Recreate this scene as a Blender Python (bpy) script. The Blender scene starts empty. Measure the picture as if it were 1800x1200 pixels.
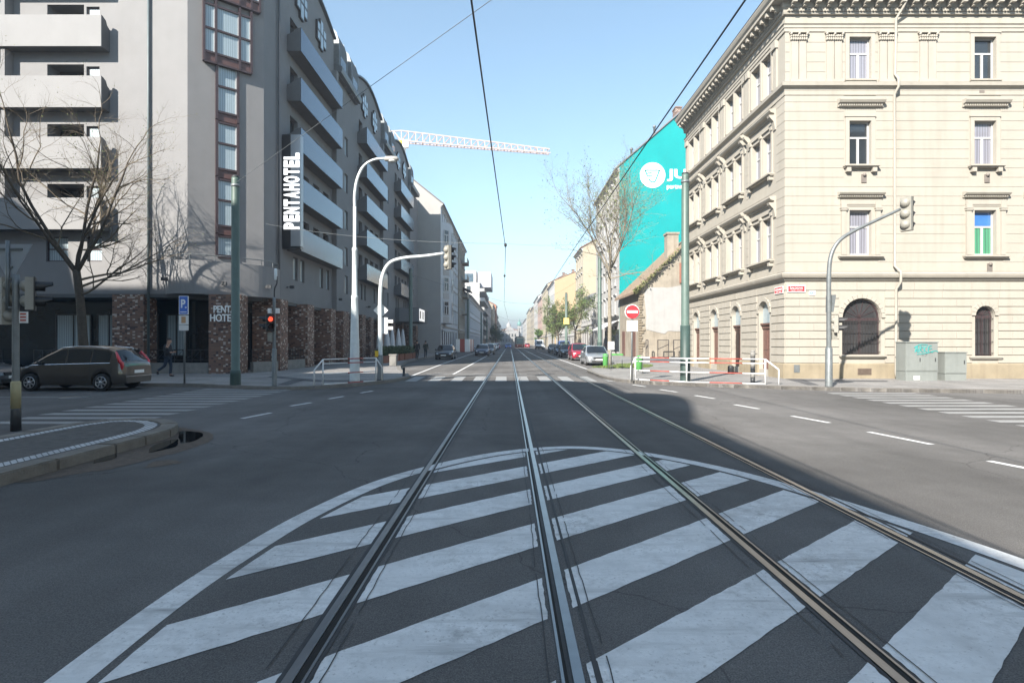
import bpy, bmesh, math, random
from mathutils import Vector, Matrix
from mathutils import noise as mnoise
S = bpy.context.scene
COL = S.collection
R = math.radians
rnd = random.Random(11)
CX, CY, FL, EYE = 896.0, 602.0, 1000.0, 1.68   # principal point and focal length in photo pixels, eye height

def G(px, py, z=0.0):
    """pixel of a point standing at height z -> ground x, y"""
    y = FL * (EYE - z) / (py - CY)
    return ((px - CX) / FL * y, y)

# ------------------------------------------------------------------ materials
def mat(name, rgb, rough=0.7, var=0.12, scale=2.0, metal=0.0, bump=0.0, bscale=60.0, spec=0.5,
        streak=0.0, dirt=None, emit=0.0, coat=0.0, alpha=None):
    m = bpy.data.materials.new(name)
    m.use_nodes = True
    nt = m.node_tree
    b = nt.nodes['Principled BSDF']
    b.inputs['Roughness'].default_value = rough
    b.inputs['Metallic'].default_value = metal
    b.inputs['Specular IOR Level'].default_value = spec
    b.inputs['Coat Weight'].default_value = coat
    geo = nt.nodes.new('ShaderNodeNewGeometry')
    n1 = nt.nodes.new('ShaderNodeTexNoise')
    n1.inputs['Scale'].default_value = scale
    n1.inputs['Detail'].default_value = 6
    n1.inputs['Roughness'].default_value = 0.65
    nt.links.new(geo.outputs['Position'], n1.inputs['Vector'])
    ramp = nt.nodes.new('ShaderNodeMapRange')
    ramp.inputs['From Min'].default_value = 0.3
    ramp.inputs['From Max'].default_value = 0.7
    ramp.inputs['To Min'].default_value = 1 - var
    ramp.inputs['To Max'].default_value = 1 + var
    nt.links.new(n1.outputs['Fac'], ramp.inputs['Value'])
    mul = nt.nodes.new('ShaderNodeVectorMath'); mul.operation = 'SCALE'
    mul.inputs[0].default_value = rgb
    nt.links.new(ramp.outputs[0], mul.inputs['Scale'])
    col = mul.outputs[0]
    if streak > 0:                                   # rain streaks: noise stretched along z
        mp = nt.nodes.new('ShaderNodeMapping')
        mp.inputs['Scale'].default_value = (2.2, 2.2, 0.18)
        nt.links.new(geo.outputs['Position'], mp.inputs['Vector'])
        n2 = nt.nodes.new('ShaderNodeTexNoise'); n2.inputs['Scale'].default_value = 1.6; n2.inputs['Detail'].default_value = 8
        nt.links.new(mp.outputs[0], n2.inputs['Vector'])
        r2 = nt.nodes.new('ShaderNodeMapRange')
        r2.inputs['From Min'].default_value = 0.5; r2.inputs['From Max'].default_value = 0.75
        r2.inputs['To Min'].default_value = 0.0; r2.inputs['To Max'].default_value = streak
        nt.links.new(n2.outputs['Fac'], r2.inputs['Value'])
        mx = nt.nodes.new('ShaderNodeMix'); mx.data_type = 'RGBA'
        nt.links.new(r2.outputs[0], mx.inputs['Factor'])
        nt.links.new(col, mx.inputs['A'])
        mx.inputs['B'].default_value = (*(dirt or [c * 0.5 for c in rgb]), 1)
        col = mx.outputs['Result']
    nt.links.new(col, b.inputs['Base Color'])
    if bump > 0:
        n3 = nt.nodes.new('ShaderNodeTexNoise'); n3.inputs['Scale'].default_value = bscale; n3.inputs['Detail'].default_value = 4
        nt.links.new(geo.outputs['Position'], n3.inputs['Vector'])
        bp = nt.nodes.new('ShaderNodeBump'); bp.inputs['Strength'].default_value = bump; bp.inputs['Distance'].default_value = 0.02
        nt.links.new(n3.outputs['Fac'], bp.inputs['Height'])
        nt.links.new(bp.outputs[0], b.inputs['Normal'])
    if emit > 0:
        b.inputs['Emission Color'].default_value = (*rgb, 1)
        b.inputs['Emission Strength'].default_value = emit
    return m

def wall_uv(nt):
    geo = nt.nodes.new('ShaderNodeNewGeometry')
    sp = nt.nodes.new('ShaderNodeSeparateXYZ'); nt.links.new(geo.outputs['Position'], sp.inputs[0])
    ad = nt.nodes.new('ShaderNodeMath'); ad.operation = 'ADD'
    nt.links.new(sp.outputs[0], ad.inputs[0]); nt.links.new(sp.outputs[1], ad.inputs[1])
    cb = nt.nodes.new('ShaderNodeCombineXYZ')
    nt.links.new(ad.outputs[0], cb.inputs[0]); nt.links.new(sp.outputs[2], cb.inputs[1])
    return geo, cb

def brick_mat(name, c1, c2, mortar, bw=0.25, bh=0.075, ms=0.009, white=0.0):
    m = bpy.data.materials.new(name); m.use_nodes = True; nt = m.node_tree
    b = nt.nodes['Principled BSDF']; b.inputs['Roughness'].default_value = 0.85
    geo, cb = wall_uv(nt)
    br = nt.nodes.new('ShaderNodeTexBrick')
    br.inputs['Scale'].default_value = 1.0
    br.inputs['Brick Width'].default_value = bw; br.inputs['Row Height'].default_value = bh
    br.inputs['Mortar Size'].default_value = ms; br.inputs['Bias'].default_value = -0.1
    br.inputs['Color1'].default_value = (*c1, 1); br.inputs['Color2'].default_value = (*c2, 1); br.inputs['Mortar'].default_value = (*mortar, 1)
    nt.links.new(cb.outputs[0], br.inputs['Vector'])
    col = br.outputs['Color']
    if white > 0:       # old bricks with lime left on them, brick by brick
        sn = nt.nodes.new('ShaderNodeVectorMath'); sn.operation = 'SNAP'
        nt.links.new(cb.outputs[0], sn.inputs[0]); sn.inputs[1].default_value = (bw * 0.5, bh, 1)
        wn = nt.nodes.new('ShaderNodeTexWhiteNoise'); nt.links.new(sn.outputs[0], wn.inputs['Vector'])
        gt = nt.nodes.new('ShaderNodeMath'); gt.operation = 'LESS_THAN'; gt.inputs[1].default_value = white
        nt.links.new(wn.outputs['Value'], gt.inputs[0])
        ns = nt.nodes.new('ShaderNodeTexNoise'); ns.inputs['Scale'].default_value = 14
        nt.links.new(geo.outputs['Position'], ns.inputs['Vector'])
        ml = nt.nodes.new('ShaderNodeMath'); ml.operation = 'MULTIPLY'; nt.links.new(gt.outputs[0], ml.inputs[0]); nt.links.new(ns.outputs['Fac'], ml.inputs[1])
        mx = nt.nodes.new('ShaderNodeMix'); mx.data_type = 'RGBA'; mx.inputs['B'].default_value = (0.62, 0.58, 0.52, 1)
        nt.links.new(ml.outputs[0], mx.inputs['Factor']); nt.links.new(col, mx.inputs['A']); col = mx.outputs['Result']
        g2 = nt.nodes.new('ShaderNodeMath'); g2.operation = 'GREATER_THAN'; g2.inputs[1].default_value = 0.86
        nt.links.new(wn.outputs['Value'], g2.inputs[0])
        mx2 = nt.nodes.new('ShaderNodeMix'); mx2.data_type = 'RGBA'; mx2.inputs['B'].default_value = (0.07, 0.045, 0.04, 1)
        nt.links.new(g2.outputs[0], mx2.inputs['Factor']); nt.links.new(col, mx2.inputs['A']); col = mx2.outputs['Result']
    nt.links.new(col, b.inputs['Base Color'])
    bp = nt.nodes.new('ShaderNodeBump'); bp.inputs['Strength'].default_value = 0.5; bp.inputs['Distance'].default_value = 0.01; bp.invert = True
    nt.links.new(br.outputs['Fac'], bp.inputs['Height']); nt.links.new(bp.outputs[0], b.inputs['Normal'])
    return m

def glass_mat(name, rgb, rough=0.04, curtain=None):
    """window glass: mirror-like coat over a dark room or a pleated curtain behind the pane"""
    m = bpy.data.materials.new(name); m.use_nodes = True; nt = m.node_tree
    b = nt.nodes['Principled BSDF']; b.inputs['Roughness'].default_value = rough
    b.inputs['Specular IOR Level'].default_value = 0.8
    geo, cb = wall_uv(nt)
    if curtain:
        wv = nt.nodes.new('ShaderNodeTexWave'); wv.inputs['Scale'].default_value = 2.6; wv.inputs['Distortion'].default_value = 2.5
        wv.inputs['Detail'].default_value = 2
        mp = nt.nodes.new('ShaderNodeMapping'); mp.inputs['Scale'].default_value = (1, 0.06, 1)
        nt.links.new(cb.outputs[0], mp.inputs[0]); nt.links.new(mp.outputs[0], wv.inputs['Vector'])
        mx = nt.nodes.new('ShaderNodeMix'); mx.data_type = 'RGBA'
        mx.inputs['A'].default_value = (*curtain, 1); mx.inputs['B'].default_value = (*[c * 0.55 for c in curtain], 1)
        nt.links.new(wv.outputs['Fac'], mx.inputs['Factor']); nt.links.new(mx.outputs['Result'], b.inputs['Base Color'])
        b.inputs['Coat Weight'].default_value = 1.0; b.inputs['Coat Roughness'].default_value = 0.02
        b.inputs['Roughness'].default_value = 0.6
    else:
        ns = nt.nodes.new('ShaderNodeTexNoise'); ns.inputs['Scale'].default_value = 0.9; ns.inputs['Detail'].default_value = 2
        nt.links.new(geo.outputs['Position'], ns.inputs['Vector'])
        mx = nt.nodes.new('ShaderNodeMix'); mx.data_type = 'RGBA'
        mx.inputs['A'].default_value = (*[c * 0.4 for c in rgb], 1); mx.inputs['B'].default_value = (*[c * 1.5 for c in rgb], 1)
        nt.links.new(ns.outputs['Fac'], mx.inputs['Factor']); nt.links.new(mx.outputs['Result'], b.inputs['Base Color'])
    return m

# ------------------------------------------------------------------ mesh builder
class Frame:
    """facade frame: (u along the wall, d out of the wall, z up)"""
    def __init__(s, o, u, n):
        s.o = Vector((o[0], o[1], 0)); s.u = Vector((u[0], u[1], 0)).normalized(); s.n = Vector((n[0], n[1], 0)).normalized()
    def __call__(s, p):
        return s.o + s.u * p[0] + s.n * p[1] + Vector((0, 0, p[2]))

class MB:
    def __init__(s, fr=None):
        s.v = []; s.f = []; s.m = []; s.sm = []; s.fr = fr
    def add(s, vs, fs, m=0, smooth=False):
        k = len(s.v)
        s.v += [tuple(s.fr(p)) if s.fr else tuple(p) for p in vs]
        for f in fs:
            s.f.append([k + i for i in f]); s.m.append(m); s.sm.append(smooth)
    def box(s, x0, x1, y0, y1, z0, z1, m=0):
        vs = [(x, y, z) for z in (z0, z1) for y in (y0, y1) for x in (x0, x1)]
        s.add(vs, [(0, 2, 3, 1), (4, 5, 7, 6), (0, 1, 5, 4), (2, 6, 7, 3), (0, 4, 6, 2), (1, 3, 7, 5)], m)
    def bar(s, p, q, w, h=None, m=0, up=(0, 0, 1)):
        h = h or w
        p = Vector(p); q = Vector(q); d = (q - p).normalized(); upv = Vector(up)
        if abs(d.dot(upv)) > 0.98: upv = Vector((0, 1, 0))
        a = d.cross(upv).normalized() * (w / 2); b = a.cross(d).normalized() * (h / 2)
        vs = [c + i * a + j * b for c in (p, q) for i, j in ((-1, -1), (1, -1), (1, 1), (-1, 1))]
        s.add(vs, [(3, 2, 1, 0), (4, 5, 6, 7), (0, 1, 5, 4), (1, 2, 6, 5), (2, 3, 7, 6), (3, 0, 4, 7)], m)
    def tube(s, pts, rad, n=8, m=0, caps=True):
        pts = [Vector(p) for p in pts]
        if not isinstance(rad, (list, tuple)): rad = [rad] * len(pts)
        vs = []; ref = None
        for i, p in enumerate(pts):
            d = (pts[min(i + 1, len(pts) - 1)] - pts[max(i - 1, 0)])
            d = d.normalized() if d.length > 1e-9 else Vector((0, 0, 1))
            if ref is None:
                ref = Vector((1, 0, 0)) if abs(d.x) < 0.8 else Vector((0, 1, 0))
            a = (ref - d * ref.dot(d))
            if a.length < 1e-6: a = d.orthogonal()
            a.normalize(); ref = a; b = d.cross(a)
            for k in range(n):
                t = 2 * math.pi * k / n
                vs.append(p + (a * math.cos(t) + b * math.sin(t)) * rad[i])
        fs = [(i * n + k, i * n + (k + 1) % n, (i + 1) * n + (k + 1) % n, (i + 1) * n + k) for i in range(len(pts) - 1) for k in range(n)]
        if caps:
            fs.append(tuple(range(n - 1, -1, -1))); fs.append(tuple((len(pts) - 1) * n + k for k in range(n)))
        s.add(vs, fs, m, n > 5)
    def lathe(s, prof, c=(0, 0, 0), n=16, m=0, axis='z', caps=True):
        vs = []
        for r, h in prof:
            for k in range(n):
                t = 2 * math.pi * k / n
                a, b = r * math.cos(t), r * math.sin(t)
                vs.append({'z': (c[0] + a, c[1] + b, c[2] + h), 'y': (c[0] + a, c[1] + h, c[2] + b), 'x': (c[0] + h, c[1] + a, c[2] + b)}[axis])
        L = len(prof)
        fs = [(i * n + k, i * n + (k + 1) % n, (i + 1) * n + (k + 1) % n, (i + 1) * n + k) for i in range(L - 1) for k in range(n)]
        if caps: fs += [tuple(range(n - 1, -1, -1)), tuple((L - 1) * n + k for k in range(n))]
        s.add(vs, fs, m, True)
    def prism(s, poly, z0, z1, m=0, mtop=None):
        n = len(poly)
        vs = [(p[0], p[1], z0) for p in poly] + [(p[0], p[1], z1) for p in poly]
        s.add(vs, [tuple(range(n - 1, -1, -1))] + [(i, (i + 1) % n, n + (i + 1) % n, n + i) for i in range(n)], m)
        s.add([(p[0], p[1], z1) for p in poly], [tuple(range(n))], m if mtop is None else mtop)
    def extr(s, poly, d0, d1, m=0):
        """poly in the (u,z) plane pushed out along d"""
        n = len(poly)
        vs = [(p[0], d0, p[1]) for p in poly] + [(p[0], d1, p[1]) for p in poly]
        s.add(vs, [tuple(range(n)), tuple(range(2 * n - 1, n - 1, -1))] + [(i, n + i, n + (i + 1) % n, (i + 1) % n) for i in range(n)], m)
    def extu(s, poly, u0, u1, m=0):
        """moulding profile: poly in the (d,z) plane run along u"""
        n = len(poly)
        vs = [(u0, p[0], p[1]) for p in poly] + [(u1, p[0], p[1]) for p in poly]
        s.add(vs, [tuple(range(n)), tuple(range(2 * n - 1, n - 1, -1))] + [(i, n + i, n + (i + 1) % n, (i + 1) % n) for i in range(n)], m)
    def sphere(s, c, r, n=10, m=0, sc=(1, 1, 1)):
        prof = [(r * math.sin(math.pi * i / n), -r * math.cos(math.pi * i / n)) for i in range(n + 1)]
        vs = []; k2 = n * 2
        for rr, h in prof:
            for k in range(k2):
                t = 2 * math.pi * k / k2
                vs.append((c[0] + rr * math.cos(t) * sc[0], c[1] + rr * math.sin(t) * sc[1], c[2] + h * sc[2]))
        s.add(vs, [(i * k2 + k, i * k2 + (k + 1) % k2, (i + 1) * k2 + (k + 1) % k2, (i + 1) * k2 + k) for i in range(n) for k in range(k2)], m, True)
    def sheet(s, poly, z, m=0):
        s.add([(p[0], p[1], z) for p in poly], [tuple(range(len(poly)))], m)
    def wall(s, u0, u1, z0, z1, holes, depth=0.2, m=0, mr=None, d=0.0):
        """flat wall with openings: (u0,u1,z0,z1) or (u0,u1,z0,z1,'arch') with a round head inside the rectangle"""
        mr = m if mr is None else mr
        us = sorted({round(x, 4) for x in [u0, u1] + [h[i] for h in holes for i in (0, 1)] if u0 - 1e-6 <= x <= u1 + 1e-6})
        zs = sorted({round(x, 4) for x in [z0, z1] + [h[i] for h in holes for i in (2, 3)] if z0 - 1e-6 <= x <= z1 + 1e-6})
        for i in range(len(us) - 1):
            run = None
            for j in range(len(zs)):
                free = False
                if j < len(zs) - 1:
                    uc = (us[i] + us[i + 1]) / 2; zc = (zs[j] + zs[j + 1]) / 2
                    free = not any(h[0] < uc < h[1] and h[2] < zc < h[3] for h in holes)
                if free and run is None: run = zs[j]
                if not free and run is not None:
                    a, b = us[i], us[i + 1]
                    s.add([(a, d, run), (b, d, run), (b, d, zs[j]), (a, d, zs[j])], [(0, 1, 2, 3)], m); run = None
        for h in holes:
            a, b, c, e = h[:4]; q = d - depth
            if len(h) > 4:
                r = (b - a) / 2; zc = e - r; mid = (a + b) / 2; N = 14
                arc = [(mid - r * math.cos(math.pi * k / N), zc + r * math.sin(math.pi * k / N)) for k in range(N + 1)]
                for side in (0, 1):
                    half = arc[:N // 2 + 1] if side == 0 else arc[N // 2:]
                    corner = (a, e) if side == 0 else (b, e)
                    for k in range(len(half) - 1):
                        s.add([(corner[0], d, corner[1]), (half[k][0], d, half[k][1]), (half[k + 1][0], d, half[k + 1][1])], [(0, 1, 2)], m)
                ring = [(a, c)] + arc + [(b, c)]
            else:
                ring = [(a, c), (a, e), (b, e), (b, c)]
            for k in range(len(ring)):
                p, r_ = ring[k], ring[(k + 1) % len(ring)]
                s.add([(p[0], d, p[1]), (r_[0], d, r_[1]), (r_[0], q, r_[1]), (p[0], q, p[1])], [(0, 1, 2, 3)], mr)
    def build(s, name, mats, parent=None, bevel=0.0, world=True, recalc=True, weld=True):
        me = bpy.data.meshes.new(name)
        me.from_pydata(s.v, [], s.f)
        if not isinstance(mats, (list, tuple)): mats = [mats]
        for mm in mats: me.materials.append(mm)
        me.polygons.foreach_set('material_index', s.m); me.polygons.foreach_set('use_smooth', s.sm)
        bm = bmesh.new(); bm.from_mesh(me)
        if weld: bmesh.ops.remove_doubles(bm, verts=bm.verts, dist=1e-5)
        if recalc: bmesh.ops.recalc_face_normals(bm, faces=bm.faces)
        if bevel > 0:
            es = [e for e in bm.edges if len(e.link_faces) == 2 and e.calc_face_angle(0) > 0.6]
            bmesh.ops.bevel(bm, geom=es, offset=bevel, segments=2, affect='EDGES', clamp_overlap=True)
        bm.to_mesh(me); bm.free(); me.update()
        o = bpy.data.objects.new(name, me); COL.objects.link(o)
        if parent is not None:
            o.parent = parent
            if world: o.location = -wloc(parent)
        return o

def wloc(o):
    v = Vector((0, 0, 0))
    while o is not None:
        v += o.location; o = o.parent
    return v

def tag(o, label=None, cat=None, group=None, kind=None):
    if label: o['label'] = label
    if cat: o['category'] = cat
    if group: o['group'] = group
    if kind: o['kind'] = kind
    return o

def thing(name, label, cat, loc=(0, 0, 0), group=None, rz=0.0):
    o = bpy.data.objects.new(name, None); COL.objects.link(o)
    o.location = loc; o.rotation_euler = (0, 0, rz); o.empty_display_size = 0.3
    return tag(o, label, cat, group)

def struct(o, kind='structure'):
    o['kind'] = kind; return o

def copy_tree(o, parent=None):
    c = o.copy(); COL.objects.link(c)
    if parent is not None: c.parent = parent
    for ch in [x for x in o.children]:
        copy_tree(ch, c)
    return c

def recolour(o, old, new):
    """give this copy its own material in the slots that hold OLD (the mesh stays shared)"""
    for x in [o] + list(o.children_recursive):
        for sl in x.material_slots:
            if sl.material == old:
                sl.link = 'OBJECT'; sl.material = new

def text_mesh(body, size, extrude=0.004, align='CENTER', bold=0.0):
    cu = bpy.data.curves.new('text', 'FONT'); cu.body = body; cu.size = size; cu.extrude = extrude
    cu.align_x = align; cu.align_y = 'CENTER'; cu.offset = bold
    ob = bpy.data.objects.new('text', cu); COL.objects.link(ob)
    bpy.context.view_layer.update()
    me = bpy.data.meshes.new_from_object(ob.evaluated_get(bpy.context.evaluated_depsgraph_get()))
    bpy.data.objects.remove(ob); bpy.data.curves.remove(cu)
    return me

def put_text(name, body, size, m, parent, loc, xdir, updir, width=None, height=None, extrude=0.004, bold=0.0):
    """lettering mesh with its own reading direction; loc = centre in world space"""
    me = text_mesh(body, size, extrude, bold=bold)
    xs = [v.co.x for v in me.vertices]; ys = [v.co.y for v in me.vertices]
    cx, cy = (min(xs) + max(xs)) / 2, (min(ys) + max(ys)) / 2
    sx = width / (max(xs) - min(xs)) if width else 1.0
    sy = height / (max(ys) - min(ys)) if height else sx
    X = Vector(xdir).normalized(); U = Vector(updir).normalized(); N = X.cross(U)
    for v in me.vertices:
        c = v.co.copy()
        v.co = X * ((c.x - cx) * sx) + U * ((c.y - cy) * sy) + N * c.z + Vector(loc)
    me.materials.clear(); me.materials.append(m); me.name = name
    o = bpy.data.objects.new(name, me); COL.objects.link(o)
    if parent is not None:
        o.parent = parent; o.location = -wloc(parent)
    return o

def offset_poly(pts, d):
    """offset an open polyline to its left by d"""
    out = []
    for i, p in enumerate(pts):
        a = Vector(pts[max(i - 1, 0)]); b = Vector(pts[min(i + 1, len(pts) - 1)])
        t = (b - a).normalized(); out.append((p[0] - t.y * d, p[1] + t.x * d))
    return out

def smooth_line(pts, n=6):
    """Catmull-Rom through 2-D or 3-D points"""
    P = [Vector(p) for p in pts]; out = []
    for i in range(len(P) - 1):
        p0 = P[max(i - 1, 0)]; p1 = P[i]; p2 = P[i + 1]; p3 = P[min(i + 2, len(P) - 1)]
        for k in range(n):
            t = k / n
            out.append(0.5 * ((2 * p1) + (p2 - p0) * t + (2 * p0 - 5 * p1 + 4 * p2 - p3) * t * t + (3 * p1 - p0 - 3 * p2 + p3) * t ** 3))
    out.append(P[-1]); return out

# ------------------------------------------------------------------ shared materials
M = {}
M['dark_metal'] = mat('dark_metal', (0.03, 0.032, 0.035), 0.5, 0.2)
M['black'] = mat('black_plastic', (0.012, 0.012, 0.013), 0.5, 0.2)
M['galv'] = mat('galvanised_steel', (0.155, 0.168, 0.172), 0.45, 0.18, 6, metal=0.3, streak=0.2)
M['pale_pole'] = mat('pale_grey_paint', (0.60, 0.64, 0.64), 0.4, 0.08, 5, streak=0.15)
M['green_pole'] = mat('green_pole_paint', (0.075, 0.112, 0.095), 0.5, 0.12, 4, streak=0.3)
M['green_pole_low'] = mat('green_pole_base_paint', (0.03, 0.055, 0.048), 0.55, 0.15, 4, streak=0.3)
M['white_paint'] = mat('white_paint', (0.66, 0.66, 0.65), 0.45, 0.06, 5, streak=0.2)
M['red_paint'] = mat('red_paint', (0.38, 0.07, 0.05), 0.45, 0.1, 5)
M['sign_red'] = mat('sign_red', (0.62, 0.03, 0.04), 0.4, 0.05)
M['sign_white'] = mat('sign_white', (0.82, 0.82, 0.80), 0.4, 0.04)
M['sign_blue'] = mat('sign_blue', (0.07, 0.17, 0.55), 0.4, 0.05)
M['yellow'] = mat('yellow_paint', (0.75, 0.48, 0.04), 0.45, 0.05)
M['lime'] = mat('lime_green_plastic', (0.075, 0.27, 0.068), 0.45, 0.08)
M['signal_back'] = mat('signal_housing', (0.235, 0.225, 0.195), 0.5, 0.08, 6)
M['lens_dark'] = mat('unlit_lens', (0.05, 0.02, 0.02), 0.2, 0.1)
M['lens_red'] = mat('lit_red_lens', (1.0, 0.12, 0.06), 0.3, 0.0, emit=0.4)
M['concrete'] = mat('concrete', (0.20, 0.193, 0.18), 0.9, 0.18, 4, bump=0.3, streak=0.25)
M['glass_dark'] = glass_mat('dark_window_glass', (0.022, 0.027, 0.032))
M['glass_blue'] = glass_mat('window_glass_sky', (0.05, 0.08, 0.11))
M['glass_curtain'] = glass_mat('curtained_glass', (0.3, 0.3, 0.3), curtain=(0.32, 0.40, 0.44))
M['glass_lace'] = glass_mat('lace_curtain_glass', (0.3, 0.3, 0.3), curtain=(0.22, 0.22, 0.26))
M['bark'] = mat('bark', (0.075, 0.06, 0.045), 0.95, 0.3, 8, bump=0.6, bscale=25)
M['wire'] = mat('overhead_wire', (0.02, 0.022, 0.025), 0.5, 0.1)
# ================================================================== ground
def asphalt_mat():
    m = bpy.data.materials.new('asphalt'); m.use_nodes = True; nt = m.node_tree; L = nt.links
    b = nt.nodes['Principled BSDF']; b.inputs['Roughness'].default_value = 0.9; b.inputs['Specular IOR Level'].default_value = 0.1
    geo = nt.nodes.new('ShaderNodeNewGeometry')
    def noise(sc, det=5, vec=None):
        n = nt.nodes.new('ShaderNodeTexNoise'); n.inputs['Scale'].default_value = sc; n.inputs['Detail'].default_value = det
        L.new(vec or geo.outputs['Position'], n.inputs['Vector']); return n.outputs['Fac']
    def rng(f, a, b_, c, d):
        r = nt.nodes.new('ShaderNodeMapRange'); r.inputs[1].default_value = a; r.inputs[2].default_value = b_; r.inputs[3].default_value = c; r.inputs[4].default_value = d
        L.new(f, r.inputs[0]); return r.outputs[0]
    def mul(a, b_):
        n = nt.nodes.new('ShaderNodeMath'); n.operation = 'MULTIPLY'; L.new(a, n.inputs[0]); L.new(b_, n.inputs[1]); return n.outputs[0]
    big = rng(noise(0.22, 4), 0.35, 0.65, 0.80, 1.20)
    mid = rng(noise(2.5, 6), 0.3, 0.7, 0.93, 1.07)
    grain = mul(rng(noise(110, 3), 0.3, 0.7, 0.62, 1.38), rng(noise(34, 4), 0.3, 0.7, 0.88, 1.12))
    mp = nt.nodes.new('ShaderNodeMapping'); mp.inputs['Scale'].default_value = (1.1, 0.035, 1); L.new(geo.outputs['Position'], mp.inputs[0])
    trk = rng(noise(1.0, 3, mp.outputs[0]), 0.35, 0.7, 0.90, 1.13)     # wheel paths worn along the street
    f = mul(mul(big, mid), mul(grain, trk))
    vo = nt.nodes.new('ShaderNodeTexVoronoi'); vo.feature = 'DISTANCE_TO_EDGE'; vo.inputs['Scale'].default_value = 0.16
    wob = nt.nodes.new('ShaderNodeTexNoise'); wob.inputs['Scale'].default_value = 0.9; wob.inputs['Detail'].default_value = 5; L.new(geo.outputs['Position'], wob.inputs['Vector'])
    ad = nt.nodes.new('ShaderNodeMixRGB'); ad.blend_type = 'ADD'; ad.inputs[0].default_value = 1.6; L.new(geo.outputs['Position'], ad.inputs[1]); L.new(wob.outputs['Color'], ad.inputs[2])
    L.new(ad.outputs[0], vo.inputs['Vector'])
    ck = rng(vo.outputs['Distance'], 0.0, 0.0022, 0.62, 1.0)
    f = mul(f, ck)
    sc = nt.nodes.new('ShaderNodeVectorMath'); sc.operation = 'SCALE'; sc.inputs[0].default_value = (0.120, 0.115, 0.111); L.new(f, sc.inputs['Scale'])
    L.new(sc.outputs[0], b.inputs['Base Color'])
    bp = nt.nodes.new('ShaderNodeBump'); bp.inputs['Strength'].default_value = 0.45; bp.inputs['Distance'].default_value = 0.012
    L.new(noise(140, 3), bp.inputs['Height']); L.new(bp.outputs[0], b.inputs['Normal'])
    return m

def paint_mat(name, rgb=(0.66, 0.66, 0.65), wear=0.70):
    """worn thermoplastic: holes and scuffs down to the asphalt"""
    m = bpy.data.materials.new(name); m.use_nodes = True; nt = m.node_tree; L = nt.links
    b = nt.nodes['Principled BSDF']; b.inputs['Roughness'].default_value = 0.7
    geo = nt.nodes.new('ShaderNodeNewGeometry')
    def tex(sc, det, vec):
        n = nt.nodes.new('ShaderNodeTexNoise'); n.inputs['Scale'].default_value = sc; n.inputs['Detail'].default_value = det; n.inputs['Roughness'].default_value = 0.7
        L.new(vec, n.inputs['Vector']); return n.outputs['Fac']
    def rng(f, a, b_, c, d):
        r = nt.nodes.new('ShaderNodeMapRange'); r.inputs[1].default_value = a; r.inputs[2].default_value = b_; r.inputs[3].default_value = c; r.inputs[4].default_value = d
        L.new(f, r.inputs[0]); return r.outputs[0]
    rot = nt.nodes.new('ShaderNodeMapping'); rot.inputs['Rotation'].default_value = (0, 0, R(-40)); rot.inputs['Scale'].default_value = (0.35, 3.2, 1)
    L.new(geo.outputs['Position'], rot.inputs[0])
    a = rng(tex(1.8, 8, rot.outputs[0]), 0.46, 0.72, 0.0, 0.55)        # streaks along the stripe
    c = rng(tex(38, 6, geo.outputs['Position']), 0.52, 0.74, 0.0, 0.75)  # pits
    d = rng(tex(1.3, 5, geo.outputs['Position']), 0.45, 0.75, 0.0, 0.45)
    mx = nt.nodes.new('ShaderNodeMath'); mx.operation = 'MAXIMUM'; L.new(a, mx.inputs[0]); L.new(c, mx.inputs[1])
    m2 = nt.nodes.new('ShaderNodeMath'); m2.operation = 'MAXIMUM'; L.new(mx.outputs[0], m2.inputs[0]); L.new(d, m2.inputs[1])
    e_ = rng(tex(7.5, 7, geo.outputs['Position']), 0.42, 0.70, 0.0, 0.42)
    h_ = rng(tex(0.55, 4, geo.outputs['Position']), 0.40, 0.66, 0.5, 1.35)
    m4 = nt.nodes.new('ShaderNodeMath'); m4.operation = 'MAXIMUM'; L.new(m2.outputs[0], m4.inputs[0]); L.new(e_, m4.inputs[1])
    m2 = nt.nodes.new('ShaderNodeMath'); m2.operation = 'MULTIPLY'; L.new(m4.outputs[0], m2.inputs[0]); L.new(h_, m2.inputs[1])
    m3 = nt.nodes.new('ShaderNodeMath'); m3.operation = 'MULTIPLY'; L.new(m2.outputs[0], m3.inputs[0]); m3.inputs[1].default_value = wear * 2
    mix = nt.nodes.new('ShaderNodeMix'); mix.data_type = 'RGBA'; L.new(m3.outputs[0], mix.inputs['Factor'])
    mix.inputs['A'].default_value = (*rgb, 1); mix.inputs['B'].default_value = (0.14, 0.138, 0.135, 1)
    L.new(mix.outputs['Result'], b.inputs['Base Color'])
    bp = nt.nodes.new('ShaderNodeBump'); bp.inputs['Strength'].default_value = 0.3; bp.inputs['Distance'].default_value = 0.01
    L.new(tex(120, 3, geo.outputs['Position']), bp.inputs['Height']); L.new(bp.outputs[0], b.inputs['Normal'])
    return m

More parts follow.
